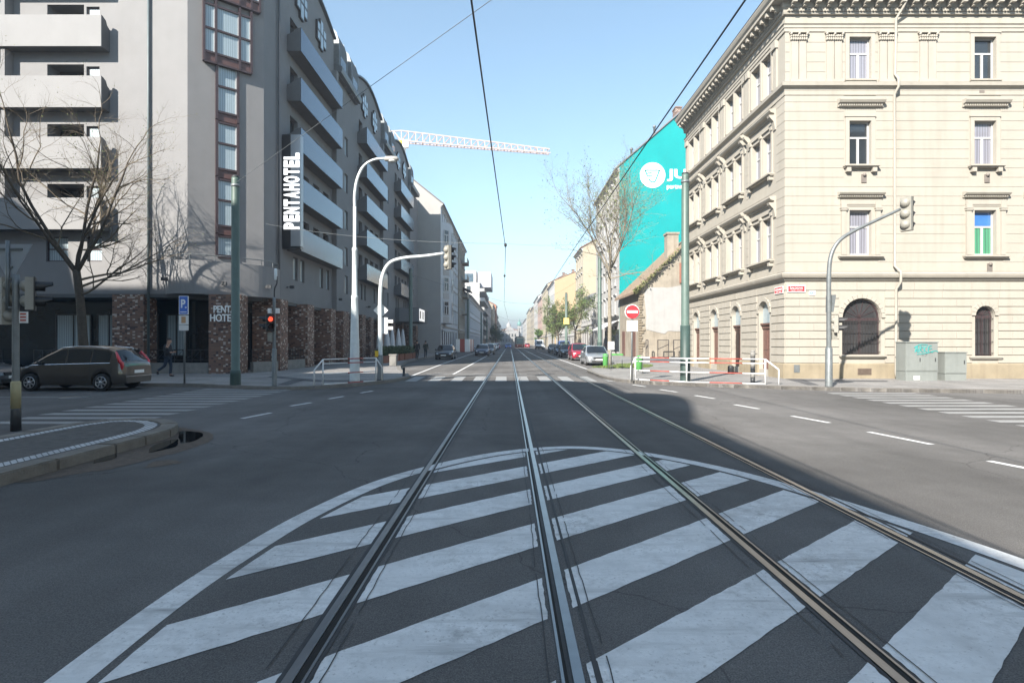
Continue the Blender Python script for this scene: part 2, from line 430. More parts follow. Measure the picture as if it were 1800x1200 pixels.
def paving_mat(name, c1, c2, mortar, s=0.11):
    m = bpy.data.materials.new(name); m.use_nodes = True; nt = m.node_tree; L = nt.links
    b = nt.nodes['Principled BSDF']; b.inputs['Roughness'].default_value = 0.85
    geo = nt.nodes.new('ShaderNodeNewGeometry')
    br = nt.nodes.new('ShaderNodeTexBrick'); br.inputs['Scale'].default_value = 1
    br.inputs['Brick Width'].default_value = s; br.inputs['Row Height'].default_value = s; br.inputs['Mortar Size'].default_value = 0.007
    br.inputs['Color1'].default_value = (*c1, 1); br.inputs['Color2'].default_value = (*c2, 1); br.inputs['Mortar'].default_value = (*mortar, 1)
    rot = nt.nodes.new('ShaderNodeMapping'); rot.inputs['Rotation'].default_value = (0, 0, R(45)); L.new(geo.outputs['Position'], rot.inputs[0]); L.new(rot.outputs[0], br.inputs['Vector'])
    ns = nt.nodes.new('ShaderNodeTexNoise'); ns.inputs['Scale'].default_value = 0.7; ns.inputs['Detail'].default_value = 6; L.new(geo.outputs['Position'], ns.inputs['Vector'])
    rg = nt.nodes.new('ShaderNodeMapRange'); rg.inputs[1].default_value = 0.3; rg.inputs[2].default_value = 0.7; rg.inputs[3].default_value = 0.75; rg.inputs[4].default_value = 1.2
    L.new(ns.outputs['Fac'], rg.inputs[0])
    sc = nt.nodes.new('ShaderNodeVectorMath'); sc.operation = 'SCALE'; L.new(br.outputs['Color'], sc.inputs[0]); L.new(rg.outputs[0], sc.inputs['Scale'])
    L.new(sc.outputs[0], b.inputs['Base Color'])
    return m

M['asphalt'] = asphalt_mat()
M['paint'] = paint_mat('road_paint')
M['paint_old'] = paint_mat('old_road_paint', (0.28, 0.28, 0.275), 0.8)
M['paving'] = paving_mat('mosaic_paving', (0.25, 0.238, 0.228), (0.205, 0.197, 0.19), (0.125, 0.12, 0.114))
M['paving_dark'] = paving_mat('dark_mosaic', (0.09, 0.09, 0.095), (0.07, 0.07, 0.075), (0.05, 0.05, 0.05))
M['paving_white'] = paving_mat('white_mosaic', (0.52, 0.52, 0.52), (0.42, 0.42, 0.42), (0.12, 0.12, 0.12), 0.07)
M['kerb'] = mat('granite_kerb', (0.17, 0.158, 0.142), 0.85, 0.2, 3, bump=0.3, bscale=40)
M['earth'] = mat('earth', (0.16, 0.15, 0.12), 0.95, 0.3, 0.02)
M['steel'] = mat('rail_steel', (0.27, 0.27, 0.275), 0.30, 0.15, 3, metal=1.0)
M['groove'] = mat('rail_groove_shade', (0.012, 0.011, 0.010), 0.9, 0.3, 10)  # near-black stands in for the shade down inside the groove
M['tar'] = mat('tar_seam', (0.03, 0.03, 0.032), 0.7, 0.3, 8)

g = MB(); g.sheet([(-3500, -400), (3500, -400), (3500, 5000), (-3500, 5000)], -0.06)
struct(g.build('ground', M['earth'], recalc=False))
g = MB(); g.sheet([(-90, -60), (90, -60), (90, 24), (-90, 24)], 0); g.sheet([(-12, 24), (15, 24), (15, 620), (-12, 620)], 0)
struct(g.build('road', M['asphalt'], recalc=False))

# pavements with their kerbs -------------------------------------------------
KL = smooth_line([(-90, 21.9), (-30, 21.9), (-14, 21.8), (-10.6, 20.9), (-8.6, 20.2), (-7.25, 20.3), (-6.2, 21.3), (-5.3, 22.9), (-4.8, 25.0), (-4.7, 26.8)], 5) + \
     [Vector(p) for p in [(-5.0, 28.2), (-6.4, 33.6), (-7.4, 38.5), (-8.6, 48), (-9.0, 60), (-9.2, 90), (-9.2, 620)]]
KR = [Vector(p) for p in [(90, 17.6), (40, 18.0), (17, 18.9)]] + smooth_line([(14.5, 19.3), (12.4, 19.7), (10.3, 20.5), (8, 21.6), (6.2, 22.7), (5.2, 23.7), (4.65, 25.6), (4.55, 28.5), (4.65, 32.5), (5.3, 35)], 5) + \
     [Vector(p) for p in [(7.2, 38.4), (8.1, 44), (9.0, 60), (9.3, 620)]]
def pavement(name, line, side, far):
    mb = MB(); inner = offset_poly(line, 0.24 * side)
    poly = [tuple(p) for p in inner] + far
    mb.prism(poly, -0.05, 0.12)
    struct(mb.build(name, M['paving']))
    kb = MB()
    n = len(line)
    # granite blocks about 1.2 m long
    acc = 0.0; cuts = [0.0]; seg = [(Vector(line[i + 1]) - Vector(line[i])).length for i in range(n - 1)]
    for i in range(n - 1):
        a, b = Vector(line[i]), Vector(line[i + 1]); c, d = Vector(inner[i]), Vector(inner[i + 1])
        k = max(1, int(round(seg[i] / 1.2))) if seg[i] < 60 else 1
        for j in range(k):
            g0 = 0.006 / max(seg[i], 0.1)
            t0, t1 = j / k + g0, (j + 1) / k - g0
            p = [a.lerp(b, t0), a.lerp(b, t1), c.lerp(d, t1), c.lerp(d, t0)]
            kb.prism([tuple(x) for x in p], -0.04, 0.126 + rnd.uniform(-0.003, 0.003))
    struct(kb.build(name.replace('pavement', 'kerb'), M['kerb']))
pavement('pavement_hotel_side', KL, 1, [(-60, 620), (-90, 620)])
pavement('pavement_cream_side', list(reversed(KR)), -1, [(90, 620)])

mb = MB()
for pg in ([(486, 676.5), (507, 677), (536, 668), (514, 667)], [(480, 660), (470, 663), (556, 671), (566, 668)], [(566, 668), (556, 671), (640, 671), (640, 668.5)]):
    mb.sheet([G(x, y, 0.12) for x, y in pg], 0.125)
for pg in ([(1381, 665.8), (1408, 666), (1440, 676.5), (1420, 676.5)], [(1408, 666.5), (1416, 669.5), (1560, 671), (1560, 669)]):
    mb.sheet([G(x, y, 0.12) for x, y in pg], 0.125)
struct(mb.build('pavement_pattern', M['paving_dark'], recalc=False))

# tram tracks -----------------------------------------------------------------
RAILS = [-1.10, 0.345, 1.935, 3.375]
RL = ['outer rail of the tram track nearer the hotel, running up the street', 'inner rail of the tram track nearer the hotel, at the middle of the striped area',
      'inner rail of the tram track nearer the cream building', 'outer rail of the tram track nearer the cream building, at the sunlit lane']
for i, x in enumerate(RAILS):
    s = 1 if i % 2 == 0 else -1                      # the groove lies on the inner side of its track
    t = thing('tram_rail', RL[i], 'rail', (x, 0, 0), 'rails of the two tram tracks')
    def strip(name, a, b, z, m):
        q = MB(); x0, x1 = sorted((x + s * a, x + s * b))
        ys = [-60, 0, 10, 30, 80, 620]
        for k in range(len(ys) - 1): q.box(x0, x1, ys[k], ys[k + 1], -0.03, z)
        return q.build(name, m, t)
    strip('rail_head', -0.026, 0.028, 0.012, M['steel'])
    strip('groove', 0.028, 0.072, 0.0035, M['groove'])
    strip('guard_lip', 0.072, 0.088, 0.010, M['steel'])
mb = MB()
r2 = random.Random(5)
for i, x in enumerate(RAILS):
    for off in (-0.15, 0.165):
        pts = []; y = -2.0
        while y < 60:
            pts.append((x + off + r2.uniform(-0.005, 0.005) + 0.004 * math.sin(y * 2.3 + i), y)); y += 0.12 if y < 12 else 0.8
        w = 0.0035
        a = offset_poly(pts, w); b = offset_poly(pts, -w)
        for k in range(len(pts) - 1):
            if r2.random() < 0.85: mb.sheet([a[k], a[k + 1], b[k + 1], b[k]], 0.010)
    for y0 in range(-3, 60, 3):                      # fresh sealing compound right beside the rail
        for q in (-0.040, 0.100):
            w = 0.009 + 0.008 * r2.random()
            mb.sheet([(x + q - w, y0), (x + q + w, y0), (x + q + w, y0 + 3), (x + q - w, y0 + 3)], 0.006)
struct(mb.build('tar_seam', M['tar'], recalc=False))

# hatched island painted over the tracks -----------------------------------------
ARC = smooth_line([(-1.85, -4), (-2.08, 0), (-2.17, 2.0), (-2.2, 3.6), (-2.10, 4.7), (-1.93, 5.65), (-1.56, 6.8), (-0.98, 7.75), (-0.25, 8.55), (0.5, 9.0), (1.1, 9.1), (1.72, 8.85), (2.3, 8.3),
                   (2.85, 7.5), (3.25, 6.6), (3.58, 5.6), (3.86, 4.5), (4.05, 3.3), (4.15, 2.0), (4.2, 0), (4.2, -4)], 7)
ARC = [tuple(p) for p in ARC]
mb = MB()
def ribbon(mb, pts, w, z, m=0):
    a = offset_poly(pts, w / 2); b = offset_poly(pts, -w / 2)
    for k in range(len(pts) - 1): mb.sheet([a[k], a[k + 1], b[k + 1], b[k]], z, m)
ribbon(mb, ARC, 0.21, 0.0042)
def clip(poly, n, c):
    """keep the part of poly with n.p <= c"""
    out = []
    for i in range(len(poly)):
        p, q = poly[i], poly[(i + 1) % len(poly)]
        fp = n[0] * p[0] + n[1] * p[1] - c; fq = n[0] * q[0] + n[1] * q[1] - c
        if fp <= 0: out.append(p)
        if (fp <= 0) != (fq <= 0):
            t = fp / (fp - fq); out.append((p[0] + (q[0] - p[0]) * t, p[1] + (q[1] - p[1]) * t))
    return out
qe = random.Random(17)
def rough_edge(poly):
    out = []
    for i in range(len(poly)):
        a, b = Vector(poly[i]), Vector(poly[(i + 1) % len(poly)]); L_ = (b - a).length
        along_rail = abs((b - a).x) < 1e-4
        n = max(1, int(L_ / (0.05 if along_rail else 0.10))); j = 0.006 if along_rail else 0.0045
        for k in range(n):
            p = a.lerp(b, k / n); out.append((p.x + (qe.uniform(-j, j) if k else 0), p.y + (qe.uniform(-j, j) * (0.3 if along_rail else 1) if k else 0)))
    return out
inner = offset_poly(ARC, -0.165)
hull = inner
SD = (math.cos(R(40)), math.sin(R(40))); SN = (-math.sin(R(40)), math.cos(R(40)))
bands = [(-3.2, RAILS[0] - 0.055)] + [(RAILS[i] + (0.115 if i % 2 == 0 else 0.055), RAILS[i + 1] - (0.115 if i % 2 == 1 - 0 and False else 0.115 if i % 2 == 0 else 0.055)) for i in range(3)] + [(RAILS[3] + 0.055, 5)]
for k in range(-6, 9):
    c0 = 2.50 + 0.94 * k; c1 = c0 + 0.46
    st = [(SN[0] * c + SD[0] * t, SN[1] * c + SD[1] * t) for c, t in ((c0, -8), (c0, 14), (c1, 14), (c1, -8))]
    for i in range(len(hull) - 1):                  # the outline is convex: clip by each of its edges
        a, b = hull[i], hull[i + 1]
        n = (-(b[1] - a[1]), b[0] - a[0]); st = clip(st, n, n[0] * a[0] + n[1] * a[1])
        if len(st) < 3: break
    if len(st) < 3: continue
    for x0, x1 in bands:
        p = clip(clip(st, (1, 0), x1), (-1, 0), -x0)
        if len(p) >= 3: mb.sheet(rough_edge(p), 0.0042)
struct(mb.build('road_marking_hatching', M['paint'], recalc=False, weld=False))

mb = MB()
x = -4.55                                            # zebra over the main street
k = 0
while x < 7.4:
    dx = (x - 1) * 0.02
    mb.sheet([(x, 24.6), (x + 0.5, 24.6), (x + 0.5 + dx, 28.2), (x + dx, 28.2)], 0.0042); x += 0.98
mb.sheet([(-4.4, 30.0), (0.9, 30.0), (0.9, 30.3), (-4.4, 30.3)], 0.0042)   # stop line
y = 11.75
while y < 21.0:                                      # zebra over the side street, hotel side
    sh = (y - 12) * 0.06
    mb.sheet([(-10.95 - sh * 0.4, y), (-7.95 + sh * 0.3, y), (-7.85 + sh * 0.3, y + 0.36), (-10.85 - sh * 0.4, y + 0.36)], 0.0042); y += 0.73
y = 11.2
while y < 18.6:                                      # zebra over the side street, cream side
    a = 10.55 - (18 - y) * 0.04
    mb.sheet([(a, y), (a + 2.9, y), (a + 2.9, y + 0.38), (a, y + 0.38)], 0.0042); y += 0.74
for a in ((-16.5, 13.2), (-16.8, 17.4)):             # lane dashes of the side street
    mb.sheet([a, (a[0] + 3, a[1]), (a[0] + 3, a[1] + 0.13), (a[0], a[1] + 0.13)], 0.0042)
mb.sheet([(15, 15.2), (40, 15.0), (40, 15.13), (15, 15.33)], 0.0042)
struct(mb.build('road_marking_crossing', M['paint_old'], recalc=False, weld=False))

mb = MB()
for p, q in (((425, 735.5), (476, 725.5)), ((511, 713.5), (547, 707.5)), ((578, 701), (604, 696.5)), ((634, 690.5), (655, 687)), ((1392, 731), (1458, 743)), ((1527, 759), (1638, 781)), ((1738, 810), (1830, 828)),
             ((1291, 711), (1334, 718.5)), ((1222, 695), (1256, 700.5)), ((1160, 684.5), (1190, 689)), ((1112, 676), (1135, 679.5))):
    a = Vector(G(*p)); b = Vector(G(*q)); d = (b - a).normalized(); n = Vector((-d.y, d.x)) * 0.06
    mb.sheet([tuple(a + n), tuple(b + n), tuple(b - n), tuple(a - n)], 0.0042)
ribbon(mb, [(-4.95, 28.7), (-5.3, 45), (-5.6, 75), (-5.8, 110)], 0.13, 0.0042)      # parking lane line
ribbon(mb, [(-3.0, 30.3), (-2.9, 60), (-2.8, 110)], 0.12, 0.0042)
ribbon(mb, [(4.9, 36.0), (5.0, 60), (5.2, 110)], 0.12, 0.0042)
y = 34.0
while y < 150:
    mb.sheet([(-2.2, y + 60), (4.5, y + 60), (4.5, y + 60.4), (-2.2, y + 60.4)], 0.0042) if y < 36 else None
    y += 6
struct(mb.build('road_marking_line', M['paint'], recalc=False, weld=False))

# traffic island in the side street --------------------------------------------
IO = [(-5.95, -14), (-5.95, 2), (-5.95, 8.6)] + [tuple(p) for p in smooth_line([(-5.95, 9.3), (-6.02, 10.1), (-6.35, 10.9), (-6.95, 11.45), (-7.55, 11.6), (-8.1, 11.35), (-8.38, 10.7)], 4)] + [(-8.42, 9.8), (-8.42, 2), (-8.42, -14)]
II = offset_poly(IO, 0.30)
mb = MB(); mb.prism(II, -0.02, 0.142)
struct(mb.build('traffic_island', mat('island_cobbles', (0.075, 0.07, 0.066), 0.9, 0.35, 9, bump=0.5, bscale=22)))
mb = MB()
nose = [i for i in range(len(IO) - 1) if (Vector(IO[i + 1]) - Vector(IO[i])).length < 0.5]
for k in range(0, len(nose), 4):                     # curved stones at the nose
    j0, j1 = nose[k], min(nose[k] + 4, nose[-1] + 1)
    po = [Vector(IO[j]) for j in range(j0, j1 + 1)]; pi_ = [Vector(II[j]) for j in range(j0, j1 + 1)]
    po[0] = po[0].lerp(po[1], 0.03); po[-1] = po[-1].lerp(po[-2], 0.03); pi_[0] = pi_[0].lerp(pi_[1], 0.03); pi_[-1] = pi_[-1].lerp(pi_[-2], 0.03)
    mb.prism([tuple(v) for v in po + pi_[::-1]], -0.03, 0.15 + rnd.uniform(-0.004, 0.004))
for i in range(len(IO) - 1):
    if i in nose: continue
    a, b, c, d = Vector(IO[i]), Vector(IO[i + 1]), Vector(II[i]), Vector(II[i + 1])
    L_ = (b - a).length; k = max(1, int(round(L_ / 1.1)))
    for j in range(k):
        e = 0.006 / max(L_, 0.1)
        p = [a.lerp(b, j / k + e), a.lerp(b, (j + 1) / k - e), c.lerp(d, (j + 1) / k - e), c.lerp(d, j / k + e)]
        h = 0.15 + rnd.uniform(-0.004, 0.004)
        mb.prism([tuple(v) for v in p], -0.03, h)
struct(mb.build('island_kerb', mat('island_granite', (0.15, 0.135, 0.115), 0.8, 0.25, 3, bump=0.4, bscale=35), bevel=0.018))
mb = MB(); ribbon(mb, [tuple(v) for v in offset_poly(IO, 0.44)], 0.20, 0.147)
struct(mb.build('island_border', M['paving_white'], recalc=False))

# broken, wet road edge at the island's nose
def ragged(pts, amp, seed):
    q = random.Random(seed); out = smooth_line(pts + [pts[0]], 5)
    return [(p[0] + q.uniform(-amp, amp), p[1] + q.uniform(-amp, amp)) for p in out[:-1]]
mb = MB()
mb.sheet(ragged([G(0, 848), G(60, 846), G(133, 833), G(200, 823), G(278, 803), G(333, 789), G(374, 771), G(365, 760), G(330, 753), G(300, 752), (-6.05, 9.6), (-6.0, 8)], 0.03, 2), 0.004)
mb.sheet(ragged([G(258, 822), G(290, 818), G(318, 813), G(300, 808), G(268, 812)], 0.02, 4), 0.004)
struct(mb.build('road_dirt', mat('wet_dirt', (0.075, 0.055, 0.04), 0.75, 0.4, 9, bump=0.7, bscale=30), recalc=False))
mb = MB()
for pg, sd in (([G(262, 796), G(305, 787), G(312, 781), G(312, 772), G(290, 776), G(268, 784)], 7), ([G(318, 781), G(345, 774), G(357, 766), G(352, 760.5), G(325, 758), G(314, 762)], 8),
               ([G(165, 815), G(202, 806), G(202, 797), G(170, 806)], 9)):
    mb.sheet(ragged(pg, 0.012, sd), 0.008)
struct(mb.build('puddle_water', mat('puddle_water', (0.01, 0.010, 0.011), 0.04, 0.1, 2, spec=0.8), recalc=False))

mh = MB(); c_ = G(132, 698); mh.lathe([(0.40, 0), (0.40, 0.010)], (c_[0], c_[1], 0), 28)
struct(mh.build('manhole_cover', mat('cast_iron', (0.20, 0.20, 0.20), 0.35, 0.3, 20, metal=0.6, bump=0.8, bscale=25)))
mb = MB()
mb.sheet(ragged([G(924, 652.5), G(962, 651), G(962, 649.6), G(940, 650), G(924, 651)], 0.03, 31), 0.003)
struct(mb.build('road_patch', mat('newer_asphalt', (0.112, 0.105, 0.099), 0.9, 0.2, 30, spec=0.1, bump=0.4, bscale=120), recalc=False))
# grass strip beside the parked cars ----------------------------------------------
def blades(name, poly, n, h, seed, cols):
    q = random.Random(seed); mb = MB()
    xs = [p[0] for p in poly]; ys = [p[1] for p in poly]
    mb.sheet(poly, 0.128, 0)
    def inside(x, y):
        c = False
        for i in range(len(poly)):
            a, b = poly[i], poly[i - 1]
            if (a[1] > y) != (b[1] > y) and x < (b[0] - a[0]) * (y - a[1]) / (b[1] - a[1]) + a[0]: c = not c
        return c
    k = 0
    while k < n:
        x, y = q.uniform(min(xs), max(xs)), q.uniform(min(ys), max(ys))
        if not inside(x, y): continue
        k += 1; t = q.uniform(0, 6.28); w = 0.02; hh = h * q.uniform(0.5, 1.3); l = q.uniform(-0.5, 0.5) * hh
        mb.add([(x - w * math.cos(t), y - w * math.sin(t), 0.125), (x + w * math.cos(t), y + w * math.sin(t), 0.125), (x + l, y + l * math.sin(t), 0.125 + hh)], [(0, 1, 2)], q.randrange(len(cols)))
    return struct(mb.build(name, cols, recalc=False, weld=False), 'stuff')
GR = [mat('grass_a', (0.07, 0.12, 0.025), 0.9, 0.3, 3), mat('grass_b', (0.10, 0.15, 0.04), 0.9, 0.3, 3), mat('grass_c', (0.14, 0.15, 0.06), 0.9, 0.3, 3)]
o = blades('grass', [(5.1, 35.5), (6.2, 34.6), (8.6, 35.6), (9.6, 38.0), (9.2, 41), (7.6, 40), (6.9, 37.9), (5.6, 36.0)], 4500, 0.11, 3, GR)
o['label'] = 'patch of short green grass round the tree by the silver car'
# ================================================================== windows and facade helpers
M['win_white'] = mat('white_window_frame', (0.40, 0.40, 0.40), 0.4, 0.05, 4)
M['win_dark'] = mat('dark_window_frame', (0.035, 0.03, 0.03), 0.5, 0.2)
M['win_brown'] = mat('brown_window_frame', (0.044, 0.027, 0.029), 0.45, 0.2, 4)
M['roof_tile'] = mat('roof_tile', (0.20, 0.10, 0.07), 0.85, 0.3, 3, bump=0.4, bscale=12)
M['roof_metal'] = mat('roof_metal', (0.12, 0.125, 0.13), 0.45, 0.15, 2, metal=0.4)
M['zinc'] = mat('zinc_pipe', (0.40, 0.40, 0.38), 0.4, 0.15, 5, metal=0.3)

def window(parent, fr, u0, u1, z0, z1, rec=0.18, style='T', frame=None, glass=None, t=0.065, bars=True, pane=True, name='window'):
    frame = frame or M['win_white']; glass = glass or M['glass_dark']
    mb = MB(fr); a = -rec; b = -rec + 0.05
    mb.box(u0, u0 + t, a, b, z0, z1); mb.box(u1 - t, u1, a, b, z0, z1)
    mb.box(u0 + t, u1 - t, a, b, z0, z0 + t); mb.box(u0 + t, u1 - t, a, b, z1 - t, z1)
    um = (u0 + u1) / 2; zt = z0 + (z1 - z0) * 0.64
    if style == 'T':
        mb.box(u0 + t, u1 - t, a, b, zt - t * 0.6, zt + t * 0.6); mb.box(um - t * 0.7, um + t * 0.7, a, b + 0.01, z0 + t, zt - t * 0.6)
    elif style == 'H':
        mb.box(u0 + t, u1 - t, a, b, (z0 + z1) / 2 - t / 2, (z0 + z1) / 2 + t / 2)
    elif style == 'V':
        mb.box(um - t / 2, um + t / 2, a, b, z0 + t, z1 - t)
    o = mb.build(name, frame, parent)
    if pane:
        g = MB(fr); y = -rec + 0.02
        g.add([(u0 + t / 2, y, z0 + t / 2), (u1 - t / 2, y, z0 + t / 2), (u1 - t / 2, y, z1 - t / 2), (u0 + t / 2, y, z1 - t / 2)], [(0, 1, 2, 3)])
        g.build('pane', glass, o)
    return o

def bands(mb, u0, u1, z0, z1, pitch, gap, thick, obst, m=0, joint=None, q=None, d=0.0):
    z = z0; row = 0
    while z + pitch * 0.5 < z1:
        za, zb = z, min(z + pitch - gap, z1)
        iv = [(u0, u1)]
        for o in obst:
            if o[3] > za + 1e-4 and o[2] < zb - 1e-4:
                nv = []
                for a, b in iv:
                    if o[1] <= a or o[0] >= b: nv.append((a, b)); continue
                    if o[0] > a: nv.append((a, o[0]))
                    if o[1] < b: nv.append((o[1], b))
                iv = nv
        for a, b in iv:
            if b - a < 0.04: continue
            if joint:
                x = a - (joint * 0.5 if row % 2 else 0)
                while x < b:
                    s0, s1 = max(a, x), min(b, x + joint - 0.012)
                    if s1 - s0 > 0.03: mb.box(s0, s1, d, d + thick + (q.uniform(-0.004, 0.004) if q else 0), za, zb, m)
                    x += joint
            else:
                mb.box(a, b, d, d + thick, za, zb, m)
        z += pitch; row += 1

def run_mitre(mb, poly, u1, m=0):
    """moulding that starts on a convex corner at u=0 with a mitre and ends square at u1"""
    n = len(poly)
    vs = [(-p[0], p[0], p[1]) for p in poly] + [(u1, p[0], p[1]) for p in poly]
    mb.add(vs, [tuple(range(2 * n - 1, n - 1, -1))] + [(i, n + i, n + (i + 1) % n, (i + 1) % n) for i in range(n)], m)

# ================================================================== cream corner tenement
M['cream'] = mat('cream_plaster', (0.318, 0.294, 0.252), 0.88, 0.05, 1.2, streak=0.22, dirt=(0.20, 0.172, 0.128))
M['cream_trim'] = mat('cream_trim', (0.318, 0.294, 0.252), 0.85, 0.06, 1.5, streak=0.3, dirt=(0.20, 0.175, 0.14))
M['cream_plinth'] = mat('plinth_plaster', (0.245, 0.205, 0.142), 0.9, 0.16, 1.2, streak=0.45, dirt=(0.13, 0.10, 0.07))
M['wood_door'] = mat('brown_door', (0.13, 0.07, 0.055), 0.5, 0.2, 5)
M['iron'] = mat('iron_grille', (0.03, 0.026, 0.026), 0.6, 0.2)
crm = thing('corner_tenement', 'cream stucco corner tenement with rusticated ground floor and bracketed cornice', 'building', (12, 24.8, 0.12))
FF = Frame((12, 24.8), (1, 0), (0, -1)); FS = Frame((12, 24.8), (0, 1), (-1, 0))
LF, LS = 22.0, 14.0
BASE = 0.10
fw = [3.26, 8.70, 11.37, 14.1, 16.8, 19.5]
LEV = [(5.50, 7.44), (9.42, 11.33), (13.15, 14.98)]
HW = 0.475
hf = [(c - HW, c + HW, a, b) for c in fw for a, b in LEV] + [(2.49, 4.18, 1.16, 3.60, 'arch')] + [(c - 0.415, c + 0.415, 1.1, 3.27, 'arch') for c in fw[1:]]
sc = [2.30 + 3.27 * i for i in range(4)]
hs = []
for c in sc:
    for a, b in LEV:
        for q in (-0.58, 0.58): hs.append((c + q - 0.46, c + q + 0.46, a, b))
sd = [2.02, 5.35, 8.55, 11.75]
hs += [(c - 0.56, c + 0.56, 0.42, 3.62, 'arch') for c in sd]
w = MB(FF); w.wall(0, LF, BASE, 16.0, hf, 0.26, d=0)
w.fr = FS; w.wall(0, LS, BASE, 16.0, hs, 0.28, d=0)
w.fr = None
w.add([(12, 38.8, BASE), (34, 38.8, BASE), (34, 38.8, 16), (12, 38.8, 16)], [(0, 1, 2, 3)])
w.add([(34, 24.8, BASE), (34, 38.8, BASE), (34, 38.8, 16), (34, 24.8, 16)], [(0, 1, 2, 3)])
w.box(12.5, 33.5, 25.6, 38.3, BASE, 15.8)                  # dark core behind the panes
w.build('wall', M['cream'], crm)
q = random.Random(3)
w = MB(FF)
ob = [(h[0] - 0.16, h[1] + 0.16, h[2] - 0.12, h[3] + (0.12 if len(h) > 4 else 0.1)) for h in hf]
bands(w, 0.0, LF, 0.80, 4.36, 0.352, 0.042, 0.036, ob, 0, 1.25, q)
w.fr = FS; bands(w, 0.0, LS, 0.80, 4.36, 0.352, 0.042, 0.036, [(h[0] - 0.2, h[1] + 0.2, h[2] - 0.5, h[3] + 0.16) for h in hs if len(h) > 4], 0, 0.8, q)
# voussoirs fanning above the arches
def fan(c, zs, r0, r1, n):
    for k in range(n):
        a0 = math.pi * (k + 0.04) / n; a1 = math.pi * (k + 0.96) / n
        w.extr([(c - r0 * math.cos(a0), zs + r0 * math.sin(a0)), (c - r1 * math.cos(a0), zs + r1 * math.sin(a0)), (c - r1 * math.cos(a1), zs + r1 * math.sin(a1)), (c - r0 * math.cos(a1), zs + r0 * math.sin(a1))], 0.0, 0.062)
w.fr = FF
fan(3.335, 2.755, 0.86, 1.02, 14)
for c in fw[1:]: fan(c, 2.855, 0.43, 0.60, 10)
w.fr = FS
for c in sd: fan(c, 3.06, 0.57, 0.74, 9)
w.build('rusticated_cladding', M['cream'], crm)
w = MB(FF)
obu = []
for c in fw:
    obu += [(c - 0.80, c + 0.80, 5.35, 8.25), (c - 0.7, c + 0.7, 9.15, 12.25), (c - 0.66, c + 0.66, 13.0, 15.2)]
PIL = [(0.2, 0.95), (1.75, 2.5), (4.05, 4.8), (5.8, 6.6)]
obu += [(a, b, 13.0, 15.3) for a, b in PIL]
bands(w, 0.0, LF, 4.78, 12.72, 0.41, 0.018, 0.013, obu)
bands(w, 0.0, LF, 13.04, 15.2, 0.43, 0.018, 0.013, obu)
w.fr = FS
obs = []
for c in sc: obs += [(c - 1.5, c + 1.5, 4.8, 8.3), (c - 1.5, c + 1.5, 9.0, 12.3), (c - 1.25, c + 1.25, 13, 15.2)]
bands(w, 0.0, LS, 4.78, 12.72, 0.41, 0.018, 0.013, obs)
w.build('wall_cladding', M['cream'], crm)
w = MB(FF); run_mitre(w, [(0, 0.10), (0.075, 0.10), (0.075, 0.72), (0.05, 0.78), (0, 0.78)], LF)
w.fr = FS
e = [0.0] + [x for c in sd for x in (c - 0.58, c + 0.58)] + [LS]
for i in range(0, len(e) - 1, 2):
    w.extu([(0, 0.10), (0.075, 0.10), (0.075, 0.72), (0.05, 0.78), (0, 0.78)], e[i], e[i + 1])
w.build('plinth_trim', M['cream_plinth'], crm)

def moulding(name, prof):
    w = MB(FF); run_mitre(w, prof, LF); w.fr = FS; run_mitre(w, prof, LS + 0.05)
    return w.build(name, M['cream_trim'], crm, recalc=True)
moulding('belt_course', [(0, 4.38), (0.07, 4.38), (0.09, 4.46), (0.20, 4.50), (0.24, 4.58), (0.26, 4.66), (0.10, 4.74), (0, 4.76)])
moulding('string_course', [(0, 12.45), (0.04, 12.45), (0.04, 12.62), (0.07, 12.72), (0.2, 12.80), (0.22, 12.94), (0.05, 13.0), (0, 13.0)])
moulding('architrave', [(0, 15.2), (0.05, 15.2), (0.05, 15.34), (0.08, 15.36), (0.08, 15.46), (0.13, 15.52), (0, 15.54)])
cor = moulding('cornice', [(0, 15.93), (0.10, 15.93), (0.12, 16.0), (0.14, 16.16), (0.18, 16.2), (0.18, 16.44), (0.58, 16.46), (0.58, 16.58), (0.66, 16.68), (0.72, 16.82), (0.72, 16.86), (0.0, 17.05)])
w = MB(FF)
for fr, L_ in ((FF, LF), (FS, LS)):
    w.fr = fr; w.box(0.03, L_ - 0.03, 0.138, 0.146, 16.02, 16.155); u = 0.06
    while u < L_ - 0.05: w.box(u, u + 0.07, 0.14, 0.19, 16.03, 16.15); u += 0.13
    proto = None; u = 0.12
    while u < L_ - 0.1:
        if proto is None:
            b_ = MB(fr); b_.box(0, 0.17, 0.18, 0.52, 16.24, 16.455); b_.box(0.02, 0.15, 0.18, 0.36, 16.17, 16.241)
            proto = b_.build('cornice_bracket', M['cream_trim'], crm); base = proto.location.copy(); o = proto
        else:
            o = proto.copy(); COL.objects.link(o)
        o.location = base + fr.u * u; u += 0.52
w.build('dentil_moulding', M['cream_trim'], crm)

